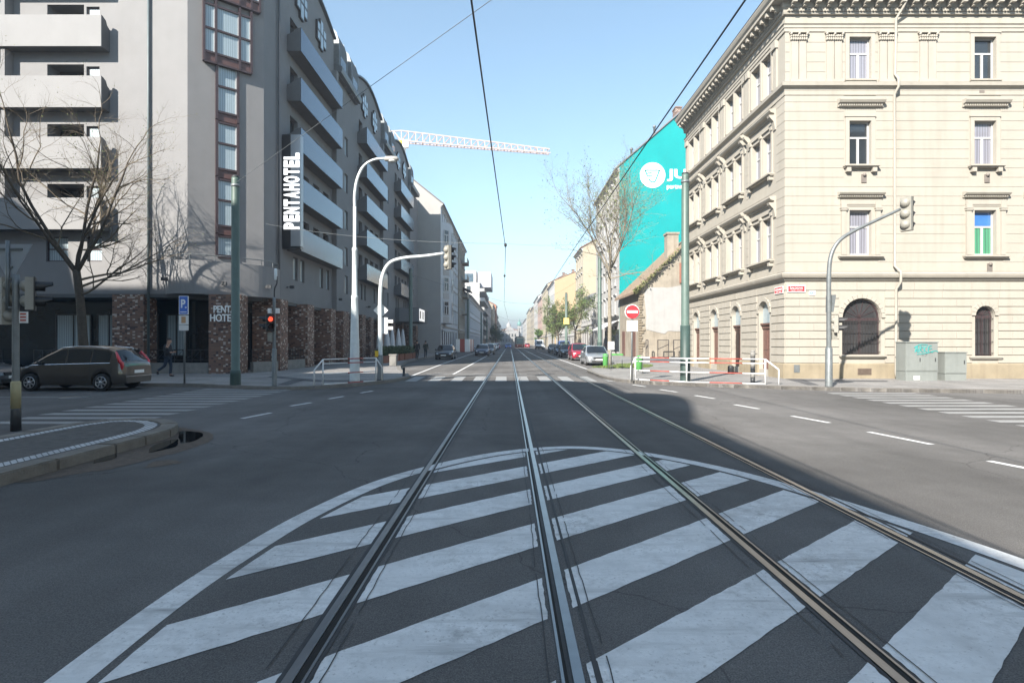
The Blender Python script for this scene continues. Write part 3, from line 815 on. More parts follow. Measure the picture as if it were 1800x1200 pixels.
def hood(fr, c, hw, z0, z1, proj, dent=True):
    w = MB(fr)
    h = z1 - z0
    w.extu([(0, z0), (0.07, z0), (0.08, z0 + h * .35), (proj * .8, z0 + h * .5), (proj, z0 + h * .8), (proj, z0 + h), (0, z0 + h * 1.15)], c - hw, c + hw)
    if dent:
        u = c - hw + 0.05
        while u < c + hw - 0.08: w.box(u, u + 0.05, 0.075, 0.15, z0 + h * .08, z0 + h * .36); u += 0.1
    return w.build('window_hood', M['cream_trim'], crm)
def sill(fr, c, hw, z, proj=0.2, cons=True):
    w = MB(fr)
    w.box(c - hw, c + hw, 0, proj, z - 0.07, z); w.box(c - hw + 0.03, c + hw - 0.03, 0, proj * .7, z - 0.12, z - 0.07)
    if cons:
        for s in (-1, 1): w.box(c + s * (hw - 0.2) - 0.09, c + s * (hw - 0.2) + 0.09, 0, proj * .75, z - 0.30, z - 0.12)
    return w.build('window_sill', M['cream_trim'], crm)
def surround(fr, c, hw, z0, z1, pil=False):
    w = MB(fr); t = 0.17
    for s in (-1, 1):
        a, b = sorted((c + s * hw, c + s * (hw + t))); w.box(a, b, 0, 0.05, z0, z1)
    w.box(c - hw - t, c + hw + t, 0, 0.05, z1, z1 + t); w.box(c - hw - t - .03, c + hw + t + .03, 0, 0.08, z1 + t, z1 + t + 0.05)
    if pil:
        for s in (-1, 1):
            u = c + s * (hw + t + 0.10)
            w.box(u - 0.10, u + 0.10, 0, 0.11, z0, z1 - 0.02); w.box(u - 0.13, u + 0.13, 0, 0.15, z1 - 0.02, z1 + 0.06); w.box(u - 0.15, u + 0.15, 0, 0.17, z1 + 0.06, z1 + 0.13); w.box(u - 0.12, u + 0.12, 0, 0.13, z1 + .13, z1 + 0.42)
        w.box(c - hw - 0.4, c + hw + 0.4, 0, 0.10, z1 + 0.24, z1 + 0.44)
    return w.build('window_trim', M['cream_trim'], crm)
gl = [M['glass_lace'], M['glass_dark'], M['glass_curtain']]
M['glass_green'] = glass_mat('green_blind_glass', (0.3, 0.3, 0.3), curtain=(0.05, 0.24, 0.13))
for i, c in enumerate(fw):
    for j, (a, b) in enumerate(LEV):
        gm = M['glass_green'] if (i, j) == (1, 0) else gl[(i + j) % 2]
        o = window(crm, FF, c - HW, c + HW, a, b, 0.2, 'T', glass=gm)
        if (i, j) == (1, 0):
            g_ = MB(FF); zt_ = a + (b - a) * 0.64; g_.box(c - HW + 0.07, c + HW - 0.07, -0.178, -0.172, zt_ + 0.05, b - 0.07); g_.build('pane', glass_mat('blue_upper_glass', (0.04, 0.13, 0.34)), o)
        if (i, j) == (1, 0): o['label'] = 'window with green blinds and a blue upper light'
        if (i, j) == (0, 2): o['label'] = 'window with one casement standing open'
        surround(FF, c, HW, a, b, j == 0)
        if j == 0: hood(FF, c, 0.99, 7.98, 8.2, 0.25); sill(FF, c, 0.98, 5.47, 0.2, False)
        if j == 1: hood(FF, c, 1.0, 11.92, 12.22, 0.27); sill(FF, c, 0.76, 9.39, 0.24)
        if j == 2: sill(FF, c, 0.68, 13.12, 0.14, False)
for c in sc:
    for j, (a, b) in enumerate(LEV):
        for q_ in (-0.58, 0.58): window(crm, FS, c + q_ - 0.46, c + q_ + 0.46, a, b, 0.26, 'T', glass=gl[0])
        wb = MB(FS)
        for u in (c - 1.18, c - 0.06, c + 1.06): wb.box(u, u + 0.12, 0, 0.06, a, b + 0.02)
        if j < 2:
            for u in (c - 1.18, c - 0.06, c + 1.06): wb.box(u - 0.03, u + 0.15, 0, 0.11, b + 0.02, b + 0.18)
            wb.box(c - 1.22, c + 1.22, 0, 0.07, b + 0.18, b + 0.30)
        else: wb.box(c - 1.2, c + 1.2, 0, 0.05, b + 0.02, b + 0.14)
        wb.build('window_trim', M['cream_trim'], crm)
        if j < 2:
            zt = (7.98, 11.92)[j]
            hood(FS, c, 1.46, zt, zt + 0.28, 0.29, False)
            for s in (-1, 1):
                wb = MB(FS)
                u = c + s * 1.38
                wb.extu([(0, zt - 0.65), (0.05, zt - 0.65), (0.12, zt - 0.3), (0.3, zt - 0.1), (0.34, zt), (0, zt)], u - 0.12, u + 0.12)
                wb.build('console', M['cream_trim'], crm)
            sill(FS, c, 1.3, a - 0.03, 0.26, True)
    for u in (c - 1.62, c + 1.3):
        wb = MB(FS); wb.box(u, u + 0.32, 0, 0.07, 13.02, 14.86); wb.box(u - 0.05, u + 0.37, 0, 0.15, 14.86, 15.18)
        wb.build('pilaster', M['cream_trim'], crm)
for a, b in PIL:
    wb = MB(FF)
    wb.box(a + 0.05, (a + b) / 2 - 0.02, 0, 0.06, 13.02, 14.8); wb.box((a + b) / 2 + 0.02, b - 0.05, 0, 0.06, 13.02, 14.8)
    wb.box(a, b, 0, 0.10, 13.0, 13.12); wb.box(a - 0.04, b + 0.04, 0, 0.14, 15.12, 15.19)
    r3 = random.Random(int(a * 100))
    for k in range(16):                              # acanthus leaves of the capital
        u = a + (b - a) * (k % 8 + 0.5) / 8; z = 14.86 + 0.13 * (k // 8)
        wb.sphere((u, 0.07, z), 0.055, 5, sc=(0.9, 1.2, 1.3))
    for u in (a + 0.03, (a + b) / 2, b - 0.03): wb.sphere((u, 0.11, 15.07), 0.06, 5)
    wb.build('pilaster', M['cream_trim'], crm)

def arch_window(fr, c, hw, z0, z1, rec, frame, glass, nb, parent, name='window'):
    zs = z1 - hw; N = 14
    wb = MB(fr); t = 0.06
    arc = [(c - hw * math.cos(math.pi * k / N), zs + hw * math.sin(math.pi * k / N)) for k in range(N + 1)]
    ar2 = [(c - (hw - t) * math.cos(math.pi * k / N), zs + (hw - t) * math.sin(math.pi * k / N)) for k in range(N + 1)]
    for k in range(N): wb.extr([arc[k], arc[k + 1], ar2[k + 1], ar2[k]], -rec, -rec + 0.05)
    wb.box(c - hw, c - hw + t, -rec, -rec + 0.05, z0, zs); wb.box(c + hw - t, c + hw, -rec, -rec + 0.05, z0, zs)
    wb.box(c - hw, c + hw, -rec, -rec + 0.07, zs - 0.12, zs); wb.box(c - hw + t, c + hw - t, -rec, -rec + 0.05, z0, z0 + t)
    wb.box(c - 0.05, c + 0.05, -rec, -rec + 0.05, z0 + t, zs - 0.12)
    for k in range(1, 7):
        a = math.pi * k / 7; wb.bar((c, -rec + 0.03, zs + 0.02), (c - (hw - t) * math.cos(a), -rec + 0.03, zs + (hw - t) * math.sin(a)), 0.022)
    o = wb.build(name, frame, parent)
    g = MB(fr); g.add([(p[0], -rec + 0.015, p[1]) for p in [(c - hw + .02, z0 + .02)] + [(a, z) for a, z in ar2] + [(c + hw - .02, z0 + .02)]], [tuple(range(N + 3))]); g.build('pane', glass, o)
    if nb:
        g = MB(fr)
        for k in range(1, nb): u = c - hw + 2 * hw * k / nb; g.box(u - 0.009, u + 0.009, -0.07, -0.05, z0 + 0.03, zs - 0.02)
        for k in range(4): z = z0 + 0.12 + (zs - z0 - 0.25) * k / 3; g.box(c - hw, c + hw, -0.05, -0.035, z - 0.012, z + 0.012)
        g.build('grille', M['iron'], o)
    return o
M['glass_street'] = glass_mat('ground_floor_glass', (0.04, 0.04, 0.042))
arch_window(FF, 3.335, 0.845, 1.16, 3.60, 0.2, M['win_brown'], M['glass_street'], 13, crm)
for c in fw[1:]: arch_window(FF, c, 0.415, 1.1, 3.27, 0.2, M['win_brown'], M['glass_street'], 5, crm)
sill(FF, 3.335, 1.0, 1.15, 0.16, False)
for c in fw[1:]: sill(FF, c, 0.72, 1.09, 0.14, False)
for c in sd:
    wb = MB(FS); z1 = 3.62; hw = 0.56; zs = z1 - hw
    wb.box(c - hw, c + hw, -0.24, -0.20, 0.15, 2.35); wb.box(c - hw, c + hw, -0.24, -0.14, 2.35, 2.6); wb.box(c - hw - .04, c + hw + .04, -0.2, -0.06, 2.52, 2.60)
    for s in (-1, 1):
        wb.box(c + s * 0.28 - 0.2, c + s * 0.28 + 0.2, -0.2, -0.18, 0.45, 1.2); wb.box(c + s * 0.28 - 0.2, c + s * 0.28 + 0.2, -0.2, -0.18, 1.35, 2.2)
    o = wb.build('door', M['wood_door'], crm)
    g = MB(FS); N = 12
    g.add([(c - hw * math.cos(math.pi * k / N), -0.19, zs + hw * math.sin(math.pi * k / N)) for k in range(N + 1)] + [(c + hw, -0.19, 2.6), (c - hw, -0.19, 2.6)], [tuple(range(N + 3))]); g.build('pane', M['glass_curtain'], o)
wb = MB(FF)                                          # rain pipe with its two offsets
wb.tube([(4.98, 0.62, 16.5), (4.93, 0.35, 16.1), (4.75, 0.14, 15.7), (4.72, 0.12, 13.3), (4.75, 0.30, 13.05), (4.75, 0.30, 12.7), (4.70, 0.12, 12.45), (4.70, 0.12, 5.0), (4.82, 0.34, 4.72), (4.82, 0.34, 4.3), (4.76, 0.14, 4.0), (4.74, 0.14, 0.35), (4.74, 0.2, 0.15)], 0.055, 8)
wb.build('downpipe', M['cream_trim'], crm)
wb = MB(FF); wb.box(3.12, 3.72, 0.06, 0.085, 0.28, 0.56)
for k in range(7): wb.box(3.14, 3.70, 0.085, 0.10, 0.30 + k * 0.037, 0.315 + k * 0.037)
wb.build('vent_grille', mat('rusty_vent', (0.12, 0.09, 0.07), 0.8, 0.2, 6), crm)
wb = MB(FF); wb.box(0.35, 0.6, 0.06, 0.09, 0.38, 0.72); wb.build('hatch', M['galv'], crm)
M['flue'] = mat('flue', (0.15, 0.13, 0.115), 0.6, 0.2)
for u, z in ((3.42, 9.0), (8.78, 9.0), (8.55, 12.9), (8.9, 5.12)):
    wb = MB(FF); wb.box(u - 0.11, u + 0.11, 0.02, 0.05, z - 0.36, z); wb.sphere((u, 0.07, z - 0.03), 0.08, 6)
    wb.build('heater_flue', M['flue'], crm)
wb = MB(); wb.add([(11.3, 24.1, 16.95), (34.5, 24.1, 16.95), (34.5, 39.2, 16.95), (11.3, 39.2, 16.95), (15.5, 29, 19.6), (31, 29, 19.6), (31, 35, 19.6), (15.5, 35, 19.6)],
                  [(0, 1, 5, 4), (1, 2, 6, 5), (2, 3, 7, 6), (3, 0, 4, 7), (4, 5, 6, 7)]); wb.build('roof', M['roof_tile'], crm)

# street name plates, fixed to the corner
def plate(fr, u, z, w_, h_, rim, face, lab, cat, rows, name='street_sign', d=0.075, grp=None):
    c = fr((u, d, z)); t = thing(name, lab, cat, tuple(c), grp)
    a = MB(fr); a.box(u - w_ / 2, u + w_ / 2, d - 0.02, d, z - h_ / 2, z + h_ / 2); a.build('plate', rim, t)
    a = MB(fr); a.box(u - w_ / 2 + .03, u + w_ / 2 - .03, d, d + 0.006, z - h_ / 2 + .03, z + h_ / 2 - .03); a.build('enamel_face', face, t)
    for body, zz, hh, ww in rows:
        put_text('lettering', body, 0.1, M['sign_white'], t, tuple(fr((u, d + 0.008, z + zz))), fr.u if fr is FF else -fr.u, (0, 0, 1), ww, hh, 0.003)
    return t
plate(FF, 0.46, 4.02, 0.78, 0.31, M['sign_white'], M['sign_red'], 'red street name plate on the sunny front of the cream corner', 'street sign', [('ŠALDOVA', 0.035, 0.10, 0.56), ('KARLÍN - PRAHA 8', -0.075, 0.04, 0.5)])
plate(FS, 0.42, 4.0, 0.78, 0.31, M['sign_white'], M['sign_red'], 'red street name plate round the corner, on the flank with the doors', 'street sign', [('SOKOLOVSKÁ', 0.035, 0.10, 0.6), ('KARLÍN - PRAHA 8', -0.075, 0.04, 0.5)])
plate(FF, 1.15, 3.84, 0.26, 0.18, M['sign_white'], M['sign_blue'], 'small blue house number plate beside the red street name plate', 'number plate', [('12', 0.0, 0.08, 0.12)], 'house_number')
# ================================================================== hotel on the opposite corner
M['render_grey'] = mat('pale_grey_render', (0.200, 0.197, 0.198), 0.88, 0.05, 1.0, bump=0.15, bscale=50, streak=0.15, dirt=(0.155, 0.152, 0.15))
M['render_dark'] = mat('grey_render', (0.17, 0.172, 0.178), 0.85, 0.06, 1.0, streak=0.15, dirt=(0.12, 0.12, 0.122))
M['panel'] = mat('sky_tinted_balcony_panel', (0.075, 0.10, 0.14), 0.18, 0.04, 0.7, metal=0.35, spec=0.7, streak=0.05)  # street side: blue of the reflected sky mixed into the base colour
M['panel_sunlit'] = mat('sunlit_balcony_panel', (0.245, 0.242, 0.242), 0.85, 0.04, 0.8, spec=0.2, streak=0.18, dirt=(0.19, 0.185, 0.18))  # same panels on the sunny front, paler tone of the sunlight in the colour
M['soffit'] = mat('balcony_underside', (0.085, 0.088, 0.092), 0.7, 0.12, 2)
M['brown_panel'] = mat('brown_panel', (0.085, 0.043, 0.039), 0.5, 0.12, 2)
M['brick'] = brick_mat('reclaimed_brick', (0.20, 0.105, 0.07), (0.13, 0.075, 0.058), (0.14, 0.12, 0.105), 0.26, 0.078, 0.008, 0.13)
M['interior'] = mat('dim_interior', (0.022, 0.02, 0.02), 0.9, 0.3, 1)
M['lobby_lamp'] = mat('lit_lobby_window', (0.85, 0.80, 0.68), 0.4, 0.1, emit=0.45)
hot = thing('hotel', 'long grey corner hotel with brick pillars, long balconies and a stacked corner window bay', 'hotel', (-16.2, 28.6, 0.12))
P0, P1 = (-16.2, 28.6), (-13.4, 31.0)
HF = Frame(P0, (-1, 0), (0, -1))
HC = Frame(P0, (P1[0] - P0[0], P1[1] - P0[1]), (P1[1] - P0[1], -(P1[0] - P0[0])))
HS = Frame(P1, (0, 1), (1, 0))
LC = math.hypot(P1[0] - P0[0], P1[1] - P0[1])
SOF = 4.12
FLOORS = [7.2, 10.2, 13.2, 16.2, 19.2]
# ---- front wall over the side street
hf = [(6.0, 7.1, 5.75, 7.0), (4.3, 5.05, 5.75, 7.0)]
for z in FLOORS + [22.2]:
    hf += [(5.2, 7.05, z + 0.05, z + 2.45), (4.42, 5.08, z + 0.25, z + 2.35), (9.6, 11.4, z + 0.05, z + 2.45), (12.4, 13.4, z + 0.25, z + 2.35)]
w = MB(HF); w.wall(0, 34, SOF, 25.5, hf, 0.9, m=0, mr=1)
# ---- chamfer
BAYW = (1.27, 2.42)
w.fr = HC; w.wall(0, LC, SOF, 25.5, [(BAYW[0], BAYW[1], 6.15, 16.2)], 0.12, m=0, mr=1)
w.build('wall', [M['render_grey'], M['render_dark']], hot)
# ---- street wall
LSIDE = 51.5
MOD = [3.2 + 15.8 * k for k in range(3)]               # start of each balcony bay along the street wall
hs = []
wins = []
for a in MOD:
    for z in FLOORS:
        for k in range(4): hs.append((a + 0.5 + k * 2.05, a + 1.75 + k * 2.05, z + 0.12, z + 2.35))
    for u in (a + 1.0, a + 2.2, a + 5.9, a + 7.3): wins.append((u, u + 0.75, 5.55, 7.0))
for b0 in (12.8, 28.6, 44.4):
    for z in [4.9] + FLOORS[:-1]: wins.append((b0 + 2.4, b0 + 3.3, z + 0.75, z + 2.25))
w = MB(HS); w.wall(0, LSIDE, SOF, 22.3, hs + [(*x,) for x in wins], 0.45, m=0, mr=0)
w.build('wall', [M['render_dark']], hot)
w = MB()                                               # body behind the facades
w.prism([(-50, 30.2), (-17.0, 30.2), (-15.4, 31.4), (-14.6, 32.4), (-14.6, 82.4), (-50, 82.4)], 4.13, 24.0)
w.build('floor_slab', M['interior'], hot)
w = MB(); w.prism([(-50, 28.62), (-16.25, 28.62), (-13.45, 31.02), (-13.45, 82.4), (-50, 82.4)], 3.95, 4.115); w.build('soffit', M['soffit'], hot)
w = MB(HS)                                             # pilaster strips where the bays meet
w.build
for u in (11.9, 27.7, 43.5):
    s_ = MB(HS); s_.box(u, u + 0.5, 0.0, 0.35, SOF, 22.2); s_.build('pilaster', M['render_dark'], hot)
# ---- windows
for (a, b, c, d) in hf:
    door = d - c > 2.2 and b - a > 1.5
    o = window(hot, HF, a, b, c, d, 0.85 if door else 0.14, 'V' if door else 'H', M['win_dark'] if door else M['win_brown'], M['glass_dark'] if door else M['glass_curtain'], name='balcony_door' if door else 'window')
for (a, b, c, d) in hs: window(hot, HS, a, b, c, d, 0.3, 'V', M['win_dark'], M['glass_dark'], name='balcony_door')
for (a, b, c, d) in wins: window(hot, HS, a, b, c, d, 0.14, '', M['win_dark'], M['glass_curtain'], name='window')
# ---- stacked corner bay: brown frames, two lights per storey, brown spandrel
fl = [6.2, 7.4, 10.35, 13.3]
for z in (4.35, 7.3, 10.25, 13.2):
    bb = MB(HC)
    u0, u1 = BAYW
    lo = z + 0.45
    if z > 5:
        bb.box(u0 + 0.12, u1 - 0.12, -0.06, 0.02, z, lo); bb.build('spandrel', M['brown_panel'], hot)
    z0 = max(lo, 6.2); zm = z + 1.78; z1 = z + 2.95
    fm = MB(HC)
    for s_ in (u0, u1 - 0.12): fm.box(s_, s_ + 0.12, -0.08, 0.10, z0 - 0.4 if z > 5 else z0, z1)
    for zz in (z0, zm, z1 - 0.1): fm.box(u0 + 0.12, u1 - 0.12, -0.06, 0.08, zz - 0.05, zz + 0.05)
    o = fm.build('window', M['win_brown'], hot)
    for a, b in ((z0 + 0.05, zm - 0.05), (zm + 0.05, z1 - 0.15)):
        if b > a:
            g = MB(HC); g.add([(u0 + 0.12, 0.0, a), (u1 - 0.12, 0.0, a), (u1 - 0.12, 0.0, b), (u0 + 0.12, 0.0, b)], [(0, 1, 2, 3)]); g.build('pane', M['glass_curtain'], o)
            g = MB(HC); g.box(u0 + 0.12, u0 + 0.17, 0.0, 0.04, a, b); g.box(u1 - 0.18, u1 - 0.12, 0.0, 0.05, a, b); g.build('sash', M['win_white'], o)
def widebay(u0, u1, z0, z1, cols, dd):
    fm = MB(HC)
    for u in [u0] + cols + [u1]: fm.box(u - 0.055, u + 0.055, 0.0, dd + 0.05, z0, z1)
    zs = [z0, z0 + 0.5]
    z = z0 + 0.5
    while z < z1 - 0.3: z += 1.22; zs.append(min(z, z1)); z += 0.45 if len(zs) % 3 == 1 else 0
    for zz in zs: fm.box(u0, u1, 0.0, dd + 0.04, zz - 0.05, zz + 0.05)
    o = fm.build('window', M['win_brown'], hot)
    e = [u0] + cols + [u1]
    for k in range(len(e) - 1):
        g = MB(HC); g.box(e[k], e[k + 1], 0.0, dd - 0.02, z0, z0 + 0.5); g.build('spandrel', M['brown_panel'], o)
        for j in range(1, len(zs) - 1):
            a, b = zs[j] + 0.04, zs[j + 1] - 0.04
            g = MB(HC); g.box(e[k] + 0.05, e[k + 1] - 0.05, 0.0, dd - 0.03, a, b); g.build('pane', M['glass_curtain'], o)
            g = MB(HC); g.box(e[k + 1] - 0.10, e[k + 1] - 0.055, 0.0, dd - 0.01, a, b); g.build('sash', M['win_white'], o)
widebay(0.72, 3.0, 16.05, 19.35, [1.27, 2.42], 0.16)
widebay(0.3, 3.42, 19.45, 24.6, [0.72, 1.27, 2.42, 3.0], 0.2)
# ---- first-floor bulge over the entrance corner, with a low rail
BUL = [tuple(p) for p in smooth_line([(-17.3, 28.58), (-16.7, 28.25), (-15.9, 28.2), (-14.9, 28.75), (-14.0, 29.5), (-13.2, 30.4), (-12.9, 31.2), (-13.0, 32.2), (-13.42, 32.6)], 5)]
w = MB(); w.prism(BUL + [(-14.5, 32.0), (-17.3, 29.2)], SOF - 0.01, 5.78); w.build('corner_bulge', M['render_grey'], hot)
w = MB()
w.tube([(p[0], p[1], 6.08) for p in offset_poly(BUL, 0.1)], 0.028, 6)
for p in offset_poly(BUL, 0.1)[::5]: w.tube([(p[0], p[1], 5.7), (p[0], p[1], 6.08)], 0.018, 5)
w.build('railing', M['galv'], hot)
# ---- balconies
def balcony(fr, u0, u1, z, dep, h, m, label=None):
    b = MB(fr); b.box(u0, u1, dep - 0.05, dep, z, z + h); o = b.build('balcony', m, hot)
    for u in (u0, u1 - 0.05):
        e = MB(fr)
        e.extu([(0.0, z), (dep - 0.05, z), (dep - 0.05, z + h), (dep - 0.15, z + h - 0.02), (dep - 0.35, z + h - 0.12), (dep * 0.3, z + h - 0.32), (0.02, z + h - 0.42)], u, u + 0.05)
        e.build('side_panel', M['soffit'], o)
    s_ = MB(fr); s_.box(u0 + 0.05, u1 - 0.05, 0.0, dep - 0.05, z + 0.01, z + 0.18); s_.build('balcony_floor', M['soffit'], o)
    return o
for z in (7.25, 10.25, 13.25, 16.25, 19.25, 22.25): balcony(HF, 3.9, 17.5, z, 0.62, 1.55, M['panel_sunlit'])
for z in (7.25, 10.25, 13.25, 16.25, 19.25, 22.25):
    p = MB(HF); p.box(8.75, 8.95, 0.02, 0.5, z + 0.2, z + 2.95); p.build('divider', M['render_grey'], hot)
for a in MOD:
    for z in FLOORS: balcony(HS, a, a + 8.5, z, 0.86, 1.4, M['panel'])
# ---- roof line of the street wall: arched gables over the balcony bays, dormers between
arcp = lambda a, b, z0, rise: [(a + (b - a) * t / 14, z0 + rise * math.sin(math.pi * t / 14)) for t in range(15)]
for k, a in enumerate(MOD):
    g0, g1 = (a - 0.9, a + 9.2)
    g = MB(HS); g.extr([(g0, 22.2)] + arcp(g0, g1, 24.7, 1.1) + [(g1, 22.2)], -5.0, -0.02); g.build('gable', M['render_dark'], hot)
    g = MB(HS); pr = arcp(g0, g1, 24.75, 1.12)
    for i in range(14): g.extr([pr[i], pr[i + 1], (pr[i + 1][0], pr[i + 1][1] + 0.14), (pr[i][0], pr[i][1] + 0.14)], -5.1, 0.18)
    g.build('roof_edge', M['roof_metal'], hot)
    for uc in (a + 2.2, a + 6.0):                      # cross-shaped window clusters
        f_ = MB(HS)
        for du, z0, z1 in ((-0.62, 22.7, 24.0), (0, 22.3, 24.4), (0.62, 22.7, 24.0)):
            f_.box(uc + du - 0.3, uc + du + 0.3, -0.01, 0.14, z0, z1)
        o = f_.build('window', M['win_dark'], hot)
        for du, z0, z1 in ((-0.62, 22.7, 24.0), (0, 22.3, 24.4), (0.62, 22.7, 24.0)):
            zm = (z0 + z1) / 2
            for c, d in ((z0, zm), (zm, z1)):
                p_ = MB(HS); p_.box(uc + du - 0.23, uc + du + 0.23, 0.13, 0.15, c + 0.09, d - 0.09); p_.build('pane', M['glass_curtain'], o)
    for d0 in (a + 9.5, a + 12.9):                     # barrel-fronted dormers
        if d0 > LSIDE - 6: continue
        prof = [(-3.4, 22.2), (0.25, 22.2), (0.3, 22.6), (0.3, 24.0), (0.24, 24.9), (0.05, 25.5), (-0.3, 25.85), (-0.8, 25.95), (-3.4, 25.95)]
        dm = MB(HS); dm.extu([(x, z) for x, z in prof], d0 + 0.12, d0 + 2.0); o = dm.build('dormer', M['soffit'], hot)
        for s0 in (d0, d0 + 2.0):
            ck = MB(HS); ck.extu([(x + (0.02 if 0 > x > -3 else 0.03), z + (0.03 if z > 25 else 0)) for x, z in prof], s0, s0 + 0.12); ck.build('dormer_cheek', M['galv'], o)
        gl_ = MB(HS); gl_.box(d0 + 0.35, d0 + 1.8, 0.29, 0.32, 22.75, 23.9); gl_.build('pane', M['glass_dark'], o)
    g = MB(HS); g.extu([(-3.5, 22.28), (0.55, 22.28), (0.62, 22.45), (0.62, 22.75), (-0.2, 23.0), (-3.5, 23.6)], a + 9.2, min(a + 15.0, LSIDE)); g.build('eaves', M['roof_metal'], hot)
g = MB(HS); g.extu([(-3.5, 22.28), (0.3, 22.28), (0.3, 22.7), (-3.5, 24.6)], 0.0, MOD[0] - 0.9); g.build('eaves', M['roof_metal'], hot)
g = MB(); g.prism([(-50, 28.4), (-16.1, 28.4), (-13.2, 30.9), (-13.2, 33.2), (-18, 34), (-50, 34)], 25.5, 25.8); g.build('roof', M['roof_metal'], hot)
g = MB(); g.prism([(-50, 34), (-18.4, 34), (-18.4, 82.4), (-50, 82.4)], 24.01, 24.7); g.build('roof', M['roof_metal'], hot)
sd_ = MB(HS); sd_.tube([(13.4, -1.0, 26.0), (13.4, -1.0, 27.0)], 0.03, 5); sd_.lathe([(0.02, 0), (0.35, 0.05), (0.42, 0.14)], tuple((14.6, -0.6, 25.2)), 12, axis='x')
sd_ = MB(HS); sd_.tube([(17.0, -0.2, 22.6), (17.0, -0.2, 24.4)], 0.04, 6); sd_.sphere((17.0, 0.0, 24.7), 0.42, 8, sc=(0.9, 0.25, 1.0)); sd_.build('satellite_dish', M['galv'], hot)
# ---- ground floor: brick pillars, dark glazing, plinth wall with railings
def pillar(x0, x1, y0, y1, rot=0.0):
    b = MB(); c = Vector(((x0 + x1) / 2, (y0 + y1) / 2, 0)); rm = Matrix.Rotation(rot, 4, 'Z')
    pts = [rm @ (Vector((x, y, 0)) - c) + c for x, y in ((x0, y0), (x1, y0), (x1, y1), (x0, y1))]
    b.prism([(p.x, p.y) for p in pts], 0.10, SOF - 0.02)
    b.build('brick_pillar', M['brick'], hot)
pillar(-19.95, -18.35, 28.55, 29.6); pillar(-15.15, -13.65, 28.55, 29.75, R(8)); pillar(-31.5, -30, 28.55, 29.6)
PY = [(31.6, 32.7), (35.9, 37.1), (40.6, 41.7), (43.6, 45.2), (49.2, 50.4), (54.4, 55.6), (59.5, 60.8), (65.0, 66.2), (70.3, 71.5), (76, 77.2), (81, 82.3)]
for a, b in PY: pillar(-14.3, -12.75 if a < 50 else -13.3, a, b)
sh = MB()
sh.add([(-50, 30.4, 0.1), (-16.8, 30.4, 0.1), (-16.8, 30.4, 4), (-50, 30.4, 4)], [(0, 1, 2, 3)]); sh.add([(-16.8, 30.4, 0.1), (-14.9, 32.2, 0.1), (-14.9, 32.2, 4), (-16.8, 30.4, 4)], [(0, 1, 2, 3)])
sh.add([(-14.9, 32.2, 0.1), (-14.9, 82.4, 0.1), (-14.9, 82.4, 4), (-14.9, 32.2, 4)], [(0, 1, 2, 3)])
sh.build('shopfront', M['glass_dark'], hot)
HR = Frame((-16.8, 30.38), (-1, 0), (0, -1))
for u0, u1 in ((0.4, 1.5), (1.9, 2.9), (3.9, 5.2), (5.5, 7.4)):
    window(hot, HR, u0, u1, 0.95, 3.2, -0.03, 'V', M['win_dark'], M['glass_curtain'], name='shop_window')
HR2 = Frame((-14.88, 32.3), (0, 1), (1, 0))
for u0 in (0.6, 2.4, 5.3, 7.2, 13.6, 15.4, 18.9, 20.7, 24.0, 29.5, 34.5):
    window(hot, HR2, u0, u0 + 1.3, 0.9, 3.4, -0.03, 'T', M['win_dark'], M['glass_curtain'], name='shop_window')
HR3 = Frame((-16.75, 30.36), (1.9, 1.8), (1.8, -1.9))
o = window(hot, HR3, 0.9, 1.9, 0.5, 3.5, -0.06, 'H', M['win_dark'], M['lobby_lamp'], name='shop_window'); o['label'] = 'lit ground floor window beside the brick corner pillar'
for a, b in (((-18.3, 28.8), (-15.2, 28.8)), ((-24.1, 28.8), (-20.0, 28.8)), ((-29.9, 28.8), (-25.7, 28.8)), ((-13.55, 29.9), (-12.9, 31.5)), ((-13.0, 32.75), (-13.0, 35.85))):
    b_ = MB(); b_.bar((a[0], a[1], 0.38), (b[0], b[1], 0.38), 0.22, 0.56); b_.build('plinth_wall', M['concrete'], hot)
    r_ = MB(); r_.bar((a[0], a[1], 1.32), (b[0], b[1], 1.32), 0.04); r_.bar((a[0], a[1], 0.8), (b[0], b[1], 0.8), 0.03)
    n = max(2, int((Vector(b) - Vector(a)).length / 0.42))
    for k in range(n + 1):
        p = Vector((*a, 0)).lerp(Vector((*b, 0)), k / n); r_.bar((p.x, p.y, 0.62), (p.x, p.y, 1.32), 0.022)
        if k < n:
            p2 = Vector((*a, 0)).lerp(Vector((*b, 0)), (k + 1) / n)
            r_.bar((p.x, p.y, 0.8), (p2.x, p2.y, 1.32) if k % 2 else (p2.x, p2.y, 1.06), 0.014)
    r_.build('fence_grille', M['iron'], hot)
def flood(p, d):
    f_ = MB(); q_ = Vector(p); f_.box(q_.x - 0.02, q_.x + 0.02, q_.y - 0.02, q_.y + 0.02, q_.z - 0.05, q_.z + 0.06)
    e = q_ + Vector(d) * 0.3; f_.bar(q_, e, 0.03); f_.bar(e + Vector((-0.13, 0, -0.02)), e + Vector((0.13, 0, -0.02)), 0.14, 0.17)
    f_.build('floodlight', M['dark_metal'], hot)
flood((-17.1, 28.45, 4.8), (0, -1, 0.15)); flood((-14.6, 28.95, 4.65), (0.6, -0.8, 0.1)); flood((-13.1, 30.55, 4.65), (0.8, -0.6, 0.1))
for y in (34.2, 44.0, 53.0): flood((-13.38, y, 5.0), (1, 0, 0.1))
dp = MB(HF); dp.tube([(1.9, 0.1, 25.4), (1.9, 0.1, 0.15)], 0.062, 8); dp.build('downpipe', mat('dark_downpipe', (0.09, 0.115, 0.12), 0.5, 0.15, 3), hot)
dp = MB(HS); dp.tube([(1.75, 0.12, 22.3), (1.75, 0.12, 0.15)], 0.07, 8); dp.build('downpipe', M['soffit'], hot)
